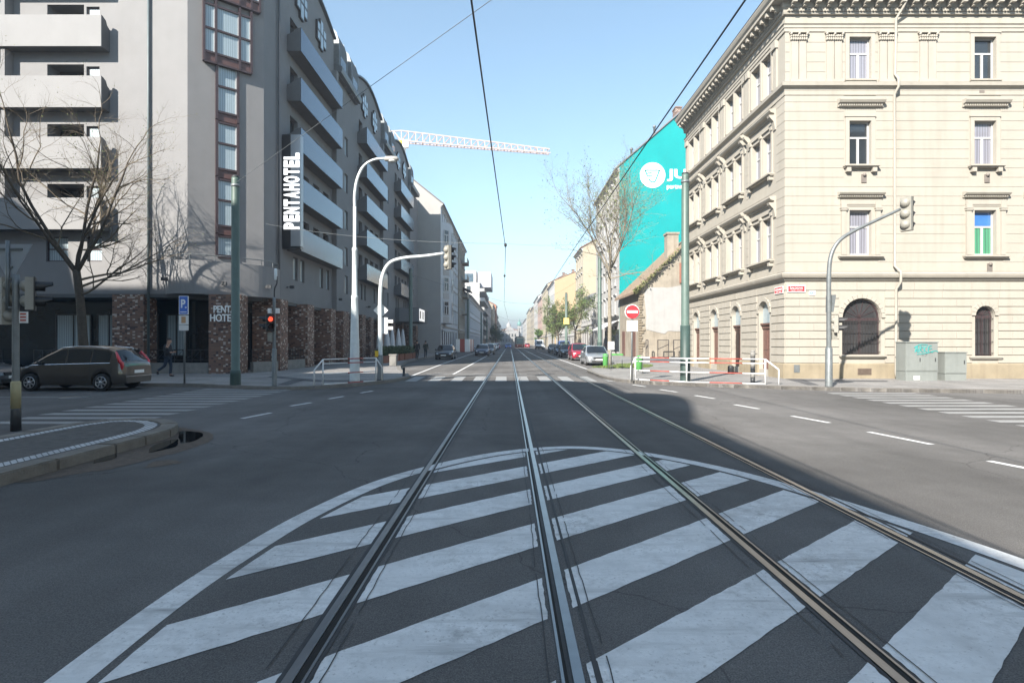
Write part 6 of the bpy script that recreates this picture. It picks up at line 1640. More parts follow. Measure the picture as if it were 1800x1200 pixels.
KIND = {
 'minivan': dict(L=4.2, W=1.80, H=1.60, xf=1.30, xr=-1.30, r=0.315, zb=0.22,
    belt=[(-2.10, 0.84), (-2.04, 0.97), (-1.9, 1.0), (0.2, 0.95), (0.95, 0.93), (1.35, 0.90), (1.75, 0.80), (2.0, 0.66), (2.1, 0.52)],
    roof=[(-2.02, 0.97), (-1.86, 1.22), (-1.68, 1.44), (-1.45, 1.53), (-0.9, 1.585), (-0.2, 1.60), (0.25, 1.555), (0.75, 1.30), (1.40, 0.90)], wsx=(0.28, 1.30), rwx=(-1.99, -1.66), side=[(-1.58, -0.92), (-0.86, -0.02), (0.04, 0.98)]),
 'hatch': dict(L=4.2, W=1.76, H=1.48, xf=1.28, xr=-1.28, r=0.31, zb=0.20,
    belt=[(-2.10, 0.74), (-2.03, 0.92), (-1.8, 0.95), (0.6, 0.90), (1.1, 0.86), (1.7, 0.74), (2.0, 0.62), (2.1, 0.48)],
    roof=[(-1.98, 0.92), (-1.62, 1.32), (-1.3, 1.43), (-0.5, 1.48), (0.15, 1.44), (1.12, 0.86)], wsx=(0.2, 1.06), rwx=(-1.9, -1.5), side=[(-1.45, -0.55), (-0.48, 0.55)]),
 'sedan': dict(L=4.5, W=1.78, H=1.45, xf=1.38, xr=-1.32, r=0.315, zb=0.20,
    belt=[(-2.25, 0.72), (-2.18, 0.92), (-1.5, 0.97), (0.5, 0.90), (1.05, 0.86), (1.8, 0.74), (2.14, 0.60), (2.25, 0.46)],
    roof=[(-1.62, 0.96), (-1.05, 1.34), (-0.6, 1.43), (-0.1, 1.45), (0.3, 1.40), (1.1, 0.86)], wsx=(0.34, 1.04), rwx=(-1.55, -1.0), side=[(-1.15, -0.45), (-0.38, 0.6)]),
 'mpv': dict(L=4.1, W=1.78, H=1.62, xf=1.28, xr=-1.25, r=0.31, zb=0.22,
    belt=[(-2.05, 0.8), (-1.99, 0.96), (-1.8, 1.0), (0.7, 0.95), (1.15, 0.93), (1.7, 0.82), (1.95, 0.66), (2.05, 0.50)],
    roof=[(-1.96, 0.97), (-1.75, 1.42), (-1.5, 1.54), (-0.6, 1.62), (0.05, 1.58), (0.35, 1.46), (1.18, 0.93)], wsx=(0.18, 1.1), rwx=(-1.92, -1.7), side=[(-1.55, -0.6), (-0.52, 0.6)]),
 'van': dict(L=4.9, W=1.9, H=1.95, xf=1.5, xr=-1.5, r=0.33, zb=0.24,
    belt=[(-2.45, 1.0), (-2.4, 1.1), (0.9, 1.08), (1.5, 1.04), (2.1, 0.9), (2.38, 0.7), (2.45, 0.5)],
    roof=[(-2.41, 1.1), (-2.36, 1.75), (-2.2, 1.92), (0, 1.95), (0.7, 1.9), (1.0, 1.78), (1.72, 1.02)], wsx=(0.9, 1.66), rwx=(-2.4, -2.3), side=[(0.0, 1.0)]),
}
def make_car(kind, body_mat, label, cat='car', name='parked_car', grp=None):
    K = KIND[kind]; L, W = K['L'], K['W']; t = thing(name, label, cat, (0, 0, 0), grp)
    def hw(x):
        e = max(0.0, (abs(x) - (L / 2 - 0.55)) / 0.55); return W / 2 * (1 - 0.17 * e * e - 0.02 * (x / (L / 2)) ** 2)
    ra = K['r'] + 0.055
    def zb(x):
        z = K['zb'] + 0.05 * max(0, abs(x) - (L / 2 - 0.5)) / 0.5
        for xw in (K['xf'], K['xr']):
            d = abs(x - xw)
            if d < ra: z = max(z, K['r'] + math.sqrt(ra * ra - d * d))
        return z
    def ring(x):
        h = hw(x); b = lerp_line(K['belt'], x); z0 = zb(x)
        inside = K['roof'][0][0] < x < K['roof'][-1][0]
        zr = max(b + 0.012, lerp_line(K['roof'], x)) if inside else b + 0.012
        f = min(1.0, max(0.0, (zr - b) / (K['H'] - b - 0.001)))
        hr = (h - 0.04) * (1 - f) + h * 0.76 * f
        zm = min(b - 0.05, max(z0 + 0.16, 0.62))
        zl = min(z0 + 0.07, zm - 0.04)
        if f < 0.08:
            return [(0, z0), (h - 0.07, z0), (h - 0.012, zl), (h, zm), (h - 0.035, b), (h * 0.86, b + 0.028), (h * 0.5, b + 0.05), (0, b + 0.06)]
        k = min(1.0, f * 4)
        return [(0, z0), (h - 0.07, z0), (h - 0.012, zl), (h, zm), (h - 0.035, b), (hr, zr - 0.05 * k), (hr - 0.10, zr + 0.0), (0, zr + 0.03)]
    xs = sorted({round(-L / 2 + L * i / 60, 4) for i in range(61)} | {round(K[w_] + ra * s * c, 4) for w_ in ('xf', 'xr') for s in (-1, 1) for c in (1.0, 0.97, 0.9, 0.75, 0.5, 0.25, 0)} | {p[0] for p in K['roof']})
    xs = [x for x in xs if -L / 2 <= x <= L / 2]
    b = MB(); vs = []; n = 0
    for x in xs:
        r_ = ring(x); full = r_ + [(-y, z) for y, z in reversed(r_[1:-1])]; n = len(full)
        vs += [(x, y, z) for y, z in full]
    fs = [(i * n + k, i * n + (k + 1) % n, (i + 1) * n + (k + 1) % n, (i + 1) * n + k) for i in range(len(xs) - 1) for k in range(n)]
    fs += [tuple(range(n)), tuple((len(xs) - 1) * n + k for k in range(n - 1, -1, -1))]
    b.add(vs, fs, 0, True); bo = b.build('body', body_mat, t, world=False)
    for p in bo.data.polygons: p.use_smooth = len(p.vertices) == 4
    md = bo.modifiers.new('edge', 'EDGE_SPLIT'); md.split_angle = R(38)
    def side_patch(x0, x1, s, lo=0.10, hi=0.92):
        g = MB(); N = 8; v = []
        for i in range(N + 1):
            x = x0 + (x1 - x0) * i / N; r_ = ring(x); a, c = r_[4], r_[5]
            for tt in (lo, hi): v.append((x, s * (a[0] + (c[0] - a[0]) * tt + 0.009), a[1] + (c[1] - a[1]) * tt))
        g.add(v, [(2 * i, 2 * i + 2, 2 * i + 3, 2 * i + 1) for i in range(N)], 0, True); return g
    for x0, x1 in K['side']:
        for s in (-1, 1): side_patch(x0, x1, s).build('side_window', M['car_glass'], t, world=False)
    def screen(x0, x1, nm, sg):
        g = MB(); N = 8; v = []
        for i in range(N + 1):
            x = x0 + (x1 - x0) * i / N; r_ = ring(x)
            row = [(-r_[5][0] * 0.93, r_[5][1]), (-r_[6][0], r_[6][1]), (0, r_[7][1]), (r_[6][0], r_[6][1]), (r_[5][0] * 0.93, r_[5][1])]
            v += [(x + 0.012 * sg, y, z + 0.010) for y, z in row]
        g.add(v, [(5 * i + k, 5 * i + k + 1, 5 * i + 6 + k, 5 * i + 5 + k) for i in range(N) for k in range(4)], 0, True); g.build(nm, M['car_glass'], t, world=False)
    screen(*K['wsx'], 'windscreen', 1); screen(*K['rwx'], 'rear_window', -1)
    zh = lerp_line(K['belt'], L / 2 - 0.22)
    for s in (-1, 1):
        g = MB(); x = L / 2 - 0.20; g.sphere((x, s * (hw(x) - 0.20), zh - 0.07), 0.1, 7, sc=(1.5, 1.9, 0.85)); g.build('headlamp', M['lamp_clear'], t, world=False)
        g = MB(); x = -L / 2 + 0.14
        if kind in ('minivan', 'mpv', 'van'):
            z1 = lerp_line(K['belt'], x) + 0.42; z0 = 0.72
            pts = []
            for i in range(9):
                zz = z0 + (z1 - z0) * i / 8; bz = lerp_line(K['belt'], x)
                if zz < bz: yy = hw(x) - 0.03
                else: r_ = ring(x + 0.28 + (zz - bz) * 0.35); f = (zz - bz) / max(0.1, r_[5][1] - r_[4][1]); yy = r_[4][0] + (r_[5][0] - r_[4][0]) * min(1, f)
                pts.append((x - 0.01 + max(0, zz - bz) * 0.62, s * (yy - 0.03), zz))
            g.tube(pts, [0.03, 0.055, 0.065, 0.07, 0.065, 0.06, 0.055, 0.045, 0.025], 8)
        else: g.sphere((x, s * (hw(x) - 0.14), 0.78), 0.1, 7, sc=(1.2, 1.4, 1.2))
        g.build('tail_lamp', M['lamp_red'], t, world=False)
        x = lerp_line([(0, K['side'][-1][1]), (1, K['side'][-1][1])], 0); r_ = ring(x - 0.12)
        g = MB(); g.sphere((x - 0.10, s * (r_[4][0] + 0.11), r_[4][1] + 0.08), 0.09, 7, sc=(0.7, 1.1, 0.8)); g.bar((x - 0.1, s * (r_[4][0] - 0.02), r_[4][1] + 0.03), (x - 0.1, s * (r_[4][0] + 0.08), r_[4][1] + 0.06), 0.05); g.build('mirror', M['trim_black'] if kind != 'sedan' else body_mat, t, world=False)
    x = L / 2
    g = MB(); g.box(x - 0.12, x + 0.012, -0.42, 0.42, 0.50, 0.62); g.box(x - 0.12, x + 0.012, -0.55, 0.55, 0.27, 0.38); g.build('grille', M['trim_black'], t, world=False)
    g = MB(); g.box(x, x + 0.022, -0.26, 0.26, 0.395, 0.495); g.build('number_plate', M['sign_white'], t, world=False)
    g = MB(); g.box(-x - 0.02, -x + 0.1, -0.26, 0.26, 0.62, 0.73); g.build('number_plate', M['sign_white'], t, world=False)
    g = MB(); g.box(-x - 0.014, -x + 0.2, -hw(x) + 0.03, hw(x) - 0.03, 0.28, 0.5); o = g.build('rear_bumper', body_mat, t, world=False, bevel=0.02)
    g = MB(); g.box(-x - 0.022, -x, -0.72, 0.72, 0.50, 0.525); g.build('bumper_strip', M['chrome'], t, world=False)
    if kind == 'minivan':
        for s in (-1, 1):
            g = MB(); g.tube([(xx, s * ring(xx)[5][0] * 0.97, ring(xx)[5][1] + 0.045) for xx in (-1.45, -0.9, -0.3, 0.25)], 0.018, 6); g.build('roof_rail', M['chrome'], t, world=False)
            g = MB(); g.tube([(xx, s * (ring(xx)[4][0] + 0.004), ring(xx)[4][1] + 0.01) for xx in [-1.6 + 2.9 * i / 14 for i in range(15)]], 0.012, 5); g.build('window_trim', M['chrome'], t, world=False)
            for xx in (-0.88, 0.02, 1.0):
                g = MB(); g.tube([(xx, s * (ring(xx)[k][0] + 0.001), ring(xx)[k][1]) for k in (2, 3, 4)], 0.005, 4); g.build('door_seam', M['trim_black'], t, world=False)
            for xx in (-0.72, 0.2):
                g = MB(); g.box(xx - 0.09, xx + 0.09, s * hw(xx) - 0.015, s * hw(xx) + 0.02, 0.80, 0.83); g.build('door_handle', body_mat, t, world=False)
            g = MB(); g.box(-0.8, 0.9, s * (hw(0)) - 0.012, s * hw(0) + 0.012, 0.52, 0.56); g.build('side_moulding', body_mat, t, world=False)
    for xw in (K['xf'], K['xr']):
        for s in (-1, 1):
            y = s * (W / 2 - 0.11)
            g = MB(); r_ = K['r']; g.lathe([(r_ * 0.62, -0.10), (r_ * 0.93, -0.10), (r_, -0.06), (r_, 0.06), (r_ * 0.93, 0.10), (r_ * 0.62, 0.10)], (xw, y, r_), 22, axis='y'); wl = g.build('wheel', M['tyre'], t, world=False)
            g = MB(); ys = y + s * 0.104
            g.lathe([(r_ * 0.66, 0), (r_ * 0.62, s * 0.02), (r_ * 0.58, -s * 0.03)], (xw, ys, r_), 20, axis='y', caps=False); g.lathe([(0.06, 0), (0.05, s * 0.02)], (xw, ys, r_), 10, axis='y')
            for k in range(7):
                a = 2 * math.pi * k / 7; g.bar((xw + 0.04 * math.cos(a), ys, r_ + 0.04 * math.sin(a)), (xw + r_ * 0.62 * math.cos(a), ys, r_ + r_ * 0.62 * math.sin(a)), 0.05, 0.02, up=(0, 1, 0))
            g.build('rim', M['rim'], wl, world=False)
    return t
def put(t, x, y, heading):
    """heading: direction of travel in degrees, 0 = along +x"""
    t.location = (x, y, 0.0); t.rotation_euler = (0, 0, R(heading)); return t
P_ = {k: paint('car_paint_' + k, v) for k, v in dict(brown=(0.074, 0.064, 0.055), black=(0.015, 0.016, 0.02), silver=(0.27, 0.285, 0.30), red=(0.34, 0.02, 0.04), navy=(0.02, 0.03, 0.07), blue=(0.05, 0.13, 0.42), white=(0.62, 0.63, 0.64), grey=(0.12, 0.125, 0.135), teal=(0.16, 0.30, 0.34)).items()}
minivan = put(make_car('minivan', P_['brown'], 'brown minivan with chrome window trim parked along the kerb before the hotel'), -15.35, 20.5, 180); minivan.scale = (0.95, 0.97, 0.97)
hatch = put(make_car('hatch', P_['grey'], 'dark grey hatchback nose to nose with the brown minivan, cut by the frame edge'), -20.15, 20.75, 0)
sedan = put(make_car('sedan', P_['black'], 'black saloon parked facing the junction before the blue-grey tenement'), -6.45, 57.5, -90)
silver = put(make_car('sedan', P_['silver'], 'silver saloon parked first in the row by the grass patch'), 6.45, 43.2, -90)
redc = put(make_car('mpv', P_['red'], 'bright red compact people carrier parked behind the silver saloon'), 6.6, 54.2, -90)
blackh = put(make_car('hatch', P_['black'], 'black hatchback parked behind the red people carrier'), 6.65, 66.0, -90)
bluev = put(make_car('van', P_['blue'], 'blue panel van parked beyond the black hatchback', 'van', 'parked_van'), 8.0, 84, -90)
def clone(src, old, new, label, x, y, hd, name='car', cat=None, grp=None):
    t = copy_tree(src); t.name = name
    if old is not new: recolour(t, old, new)
    t['label'] = label
    if cat: t['category'] = cat
    if grp: t['group'] = grp
    elif 'group' in t: del t['group']
    return put(t, x, y, hd)
clone(sedan, P_['black'], P_['navy'], 'dark blue saloon parked between the black hatchback and the blue van', 6.9, 76.0, -90, 'parked_car')
clone(hatch, P_['grey'], P_['grey'], 'dark grey hatchback parked last in the sunny row under the budding trees', 7.2, 93, -90, 'parked_car')
clone(sedan, P_['black'], P_['navy'], 'dark blue saloon driving towards the junction, first of the two by the hoarding', -3.55, 74, -90, 'moving_car')
clone(minivan, P_['brown'], P_['grey'], 'dark people carrier driving close behind the dark blue saloon', -3.0, 81, -90, 'moving_car')
clone(hatch, P_['grey'], P_['teal'], 'pale teal hatchback in the queue below the low grey house', -3.6, 108, -90, 'moving_car')
clone(hatch, P_['grey'], P_['white'], 'white hatchback in the queue behind the pale teal one', -3.6, 121, -90, 'moving_car')
clone(sedan, P_['black'], P_['silver'], 'silver saloon in the queue behind the white hatchback', -3.5, 136, -90, 'moving_car')
clone(redc, P_['red'], P_['red'], 'red people carrier far down the queue on the hotel side', -3.4, 152, -90, 'moving_car')
clone(sedan, P_['black'], P_['blue'], 'blue saloon on the tram track far down the street', -0.4, 165, -90, 'moving_car')
clone(hatch, P_['grey'], P_['red'], 'red hatchback far off between the tram and the white delivery van', 6.0, 195, 90, 'moving_car')
clone(hatch, P_['grey'], P_['white'], 'white hatchback at the far end of the sunny parking row', 8.4, 150, -90, 'parked_car')
# delivery van, facing the camera
t = thing('delivery_van', 'tall white delivery van coming up the sunny lane', 'van', (0, 0, 0))
b = MB(); b.extr([(-2.6, 0.3), (1.9, 0.3), (2.5, 0.45), (2.55, 0.9), (2.35, 1.12), (1.7, 1.3), (1.1, 2.2), (0.8, 2.45), (-2.6, 2.5)], -0.98, 0.98); b.build('body', P_['white'], t, world=False, bevel=0.06)
b = MB(); b.add([(1.74, -0.82, 1.3), (1.74, 0.82, 1.3), (1.16, 0.74, 2.16), (1.16, -0.74, 2.16)], [(0, 1, 2, 3)]); o = b.build('windscreen', M['car_glass'], t, world=False); o.location.x = 0.04
for s in (-1, 1):
    b = MB(); b.box(0.2, 1.3, s * 0.985 - .005, s * 0.985 + .005, 1.3, 1.95); b.build('side_window', M['car_glass'], t, world=False)
    b = MB(); b.box(2.44, 2.56, s * 0.72 - 0.17, s * 0.72 + 0.17, 0.75, 0.98); b.build('headlamp', M['lamp_clear'], t, world=False)
    b = MB(); b.box(1.35, 1.5, s * 1.12 - 0.1, s * 1.12 + 0.1, 1.3, 1.65); b.build('mirror', M['trim_black'], t, world=False)
    for xw in (1.6, -1.6):
        b = MB(); b.lathe([(0.2, -0.1), (0.34, -0.1), (0.34, 0.1), (0.2, 0.1)], (xw, s * 0.88, 0.34), 16, axis='y'); w_ = b.build('wheel', M['tyre'], t, world=False)
        b = MB(); b.lathe([(0.2, 0), (0.05, s * 0.02)], (xw, s * 0.97, 0.34), 12, axis='y'); b.build('rim', M['rim'], w_, world=False)
b = MB(); b.box(2.5, 2.58, -0.95, 0.95, 0.32, 0.72); b.build('bumper', M['trim_black'], t, world=False)
put(t, 7.4, 143, -90)
# tram, facing the camera
t = thing('tram', 'red and cream tram with a large dark windscreen far down the street', 'tram', (2.65, 150, 0))
M['tram_red'] = paint('tram_red', (0.36, 0.05, 0.04), 0.0); M['tram_cream'] = paint('tram_cream', (0.42, 0.40, 0.35), 0.0)
b = MB(); b.prism([(1.5, 148.2), (1.85, 147.7), (3.45, 147.7), (3.8, 148.2), (3.9, 149), (3.9, 163), (1.4, 163), (1.4, 149)], 0.35, 1.25); b.build('lower_body', M['tram_red'], t)
b = MB(); b.prism([(1.5, 148.2), (1.85, 147.75), (3.45, 147.75), (3.8, 148.2), (3.9, 149), (3.9, 163), (1.4, 163), (1.4, 149)], 1.25, 3.1); b.build('upper_body', M['tram_cream'], t)
b = MB(); b.prism([(1.75, 148.3), (2.0, 147.9), (3.3, 147.9), (3.55, 148.3), (3.6, 162.8), (1.7, 162.8)], 3.1, 3.3); b.build('roof', M['dark_metal'], t)
b = MB(); b.box(1.85, 3.45, 147.66, 147.75, 1.35, 2.75); b.build('windscreen', mat('tram_glass', (0.10, 0.19, 0.21), 0.08, 0.2), t)
for x in (1.37, 3.9):
    b = MB(); b.box(x, x + 0.03, 149, 162.6, 1.5, 2.6); b.build('side_window', M['car_glass'], t)
for x in (2.0, 3.3):
    b = MB(); b.box(x - 0.14, x + 0.14, 147.64, 147.7, 0.8, 1.0); b.build('headlamp', M['lamp_clear'], t)
b = MB(); b.box(1.8, 3.5, 147.5, 147.7, 0.35, 0.55); b.build('bumper', M['dark_metal'], t)
b = MB(); b.tube([(2.65, 153, 3.3), (2.65, 154.4, 4.4), (2.65, 153, 5.45)], 0.05, 6); b.bar((1.9, 153, 5.45), (3.4, 153, 5.45), 0.06); b.build('pantograph', M['dark_metal'], t)
# ================================================================== people
M['skin'] = mat('skin', (0.42, 0.25, 0.18), 0.55, 0.08, 8)
M['hair'] = mat('dark_hair', (0.02, 0.016, 0.013), 0.6, 0.2, 20)
M['jacket'] = mat('dark_jacket', (0.016, 0.017, 0.022), 0.8, 0.2, 10); M['jeans'] = mat('dark_jeans', (0.02, 0.032, 0.055), 0.85, 0.2, 12)
M['coat_green'] = mat('dark_green_coat', (0.025, 0.033, 0.024), 0.85, 0.2, 10); M['shoe'] = mat('dark_shoe', (0.015, 0.013, 0.012), 0.5, 0.1)
def skin_mesh(name, J, E, root, m, parent, sub=1):
    ids = sorted({k for e in E for k in e}); ix = {k: i for i, k in enumerate(ids)}
    me = bpy.data.meshes.new(name); me.from_pydata([J[k][0] for k in ids], [(ix[a], ix[b]) for a, b in E], [])
    o = bpy.data.objects.new(name, me); COL.objects.link(o)
    o.modifiers.new('skin', 'SKIN'); sb = o.modifiers.new('sub', 'SUBSURF'); sb.levels = sub; sb.render_levels = sub
    for k in ids:
        sv = me.skin_vertices[0].data[ix[k]]; sv.radius = (J[k][1], J[k][1] * (J[k][2] if len(J[k]) > 2 else 1.0)); sv.use_root = (k == root)
    bpy.context.view_layer.update()
    nm = bpy.data.meshes.new_from_object(o.evaluated_get(bpy.context.evaluated_depsgraph_get()))
    bpy.data.objects.remove(o); bpy.data.meshes.remove(me)
    nm.name = name; nm.materials.clear(); nm.materials.append(m)
    for p in nm.polygons: p.use_smooth = True
    o = bpy.data.objects.new(name, nm); COL.objects.link(o); o.parent = parent; return o
def person(label, x, y, heading, pose, top, legs_m, coat=False, h=1.75):
    t = thing('person', label, 'person', (0, 0, 0)); k = h / 1.75
    V = lambda *p: Vector(p) * k
    J = {'pel': (V(0, 0, .93), .125, 1.15), 'wai': (V(.01, 0, 1.08), .115, 1.15), 'che': (V(.015, 0, 1.28), .135, 1.2), 'nb': (V(.0, 0, 1.45), .058), 'nk': (V(.02, 0, 1.51), .055),
         'h0': (V(.035 + pose.get('bow', 0) * .4, 0, 1.58 - pose.get('bow', 0) * .1), .075), 'h1': (V(.035 + pose.get('bow', 0) * .8, 0, 1.66 - pose.get('bow', 0) * .3), .098), 'h2': (V(.025 + pose.get('bow', 0), 0, 1.72 - pose.get('bow', 0) * .4), .08),
         'nose': (V(.125 + pose.get('bow', 0) * .8, 0, 1.625 - pose.get('bow', 0) * .55), .014)}
    E = [('pel', 'wai'), ('wai', 'che'), ('che', 'nb'), ('nb', 'nk'), ('nk', 'h0'), ('h0', 'h1'), ('h1', 'h2'), ('h0', 'nose')]
    for s, sg in (('l', 1), ('r', -1)):
        a = pose[s]
        J['sh' + s] = (V(0.0, sg * .175, 1.41), .062); J['el' + s] = (V(*a['el']), .043); J['wr' + s] = (V(*a['wr']), .03); J['ha' + s] = (V(*a['ha']), .032, .6)
        J['hi' + s] = (V(0.0, sg * .085, .86), .088); J['kn' + s] = (V(*a['kn']), .058); J['an' + s] = (V(*a['an']), .04); J['to' + s] = (V(*a['to']), .036)
        E += [('che', 'sh' + s), ('sh' + s, 'el' + s), ('el' + s, 'wr' + s), ('wr' + s, 'ha' + s), ('pel', 'hi' + s), ('hi' + s, 'kn' + s), ('kn' + s, 'an' + s), ('an' + s, 'to' + s)]
        d = (J['ha' + s][0] - J['wr' + s][0]).normalized(); side = d.cross(Vector((0, 1, 0))); side = side.normalized() if side.length > .1 else Vector((1, 0, 0)); c = J['ha' + s][0]
        for i, (off, ln) in enumerate(((-.028, .062), (-.009, .075), (.01, .07), (.028, .055))):   # four fingers, curled
            b_ = c + side * off * k + d * .02 * k; curl = Vector((0, -sg * .02, 0)) * k
            J[f'f{i}a{s}'] = (b_ + d * ln * .5 * k, .009); J[f'f{i}b{s}'] = (b_ + d * ln * .9 * k + curl, .008); E += [('ha' + s, f'f{i}a{s}'), (f'f{i}a{s}', f'f{i}b{s}')]
        J['th' + s] = (J['wr' + s][0] + d * .05 * k + side * .05 * k, .010); E.append(('wr' + s, 'th' + s))
    JB = dict(J)
    for q_ in ('pel', 'wai', 'che'): JB[q_] = (J[q_][0], J[q_][1] * .80) + tuple(J[q_][2:])
    body = skin_mesh('body', JB, E, 'pel', M['skin'], t)
    g = lambda q, f: (J[q][0], J[q][1] * f) + tuple(J[q][2:])
    T = {q: g(q, 1.26) for q in ('pel', 'wai', 'che', 'shl', 'shr', 'ell', 'elr', 'wrl', 'wrr')}; T['nb'] = (J['nb'][0] - V(0, 0, .02), J['nb'][1] * 1.25)
    TE = [('pel', 'wai'), ('wai', 'che'), ('che', 'nb'), ('che', 'shl'), ('che', 'shr'), ('shl', 'ell'), ('shr', 'elr'), ('ell', 'wrl'), ('elr', 'wrr')]
    T['wrl'] = (J['ell'][0].lerp(J['wrl'][0], .92), .042); T['wrr'] = (J['elr'][0].lerp(J['wrr'][0], .92), .042)
    T['hem'] = (V(-.01, 0, .80 if not coat else .62), .15 if not coat else .17, 1.2); TE.append(('pel', 'hem'))
    skin_mesh('jacket' if not coat else 'coat', T, TE, 'che', top, t)
    Lg = {'pel': g('pel', 1.06)}; LE = []
    for s in 'lr':
        Lg['hi' + s] = g('hi' + s, 1.12); Lg['kn' + s] = g('kn' + s, 1.18); Lg['an' + s] = (J['an' + s][0], .056); LE += [('pel', 'hi' + s), ('hi' + s, 'kn' + s), ('kn' + s, 'an' + s)]
    skin_mesh('trousers', Lg, LE, 'pel', legs_m, t)
    for s in 'lr':
        a, b_ = J['an' + s][0], J['to' + s][0]; d = (b_ - a)
        skin_mesh('shoe', {'a': (a - d * .25 + Vector((0, 0, -.035)), .046), 'b': (a + d * .4 + Vector((0, 0, -.02)), .048), 'c': (b_ + d * .15, .036)}, [('a', 'b'), ('b', 'c')], 'b', M['shoe'], t)
    hb = MB(); c = J['h1'][0] + V(-.018, 0, .028)
    hb.sphere(c, .112 * k, 9, sc=(1.0, .93, 1.0)); ho = hb.build('hair', M['hair'], t, world=False)
    bm = bmesh.new(); bm.from_mesh(ho.data)
    bmesh.ops.delete(bm, geom=[v for v in bm.verts if v.co.z < c.z - .01 * k and v.co.x > c.x - .01 or v.co.z < c.z - .075 * k], context='VERTS'); bm.to_mesh(ho.data); bm.free()
    t.location = (x, y, 0.12); t.rotation_euler.z = R(heading); return t
walk1 = dict(bow=.06, l=dict(el=(.02, .24, 1.15), wr=(.24, .12, 1.12), ha=(.31, .07, 1.14), kn=(.10, .09, .50), an=(.06, .09, .085), to=(.21, .10, .04)),
             r=dict(el=(-.02, -.25, 1.15), wr=(.22, -.12, 1.10), ha=(.30, -.06, 1.12), kn=(-.08, -.09, .49), an=(-.42, -.09, .26), to=(-.40, -.09, .12)))
p1 = person('walking person in dark jacket and jeans looking down at a phone by the hotel railings', -15.75, 26.2, 0, walk1, M['jacket'], M['jeans'])
ph = thing('phone', 'dark phone in the hands of the person walking by the hotel', 'phone', (-15.42, 26.22, 1.30))
b = MB(); b.bar((-15.46, 26.22, 1.25), (-15.37, 26.22, 1.33), 0.07, 0.012); b.build('case', M['black'], ph); b = MB(); b.bar((-15.466, 26.22, 1.258), (-15.377, 26.22, 1.337), 0.06, 0.004); b.build('screen', M['glass_dark'], ph)
walk2 = dict(bow=.0, l=dict(el=(.10, .26, 1.15), wr=(.26, .25, .98), ha=(.32, .25, .93), kn=(.12, .09, .49), an=(-.02, .09, .09), to=(.13, .10, .04)),
             r=dict(el=(-.14, -.26, 1.14), wr=(-.10, -.27, .90), ha=(-.08, -.27, .82), kn=(.05, -.09, .48), an=(-.25, -.09, .16), to=(-.14, -.09, .05)))
person('person in black walking along the pavement past the hotel planters', -8.55, 52.5, 88, walk2, M['jacket'], M['jacket'], h=1.76)
person('person in a dark green coat walking ahead on the hotel pavement', -8.65, 58.5, 90, walk2, M['coat_green'], M['jeans'], coat=True, h=1.72)

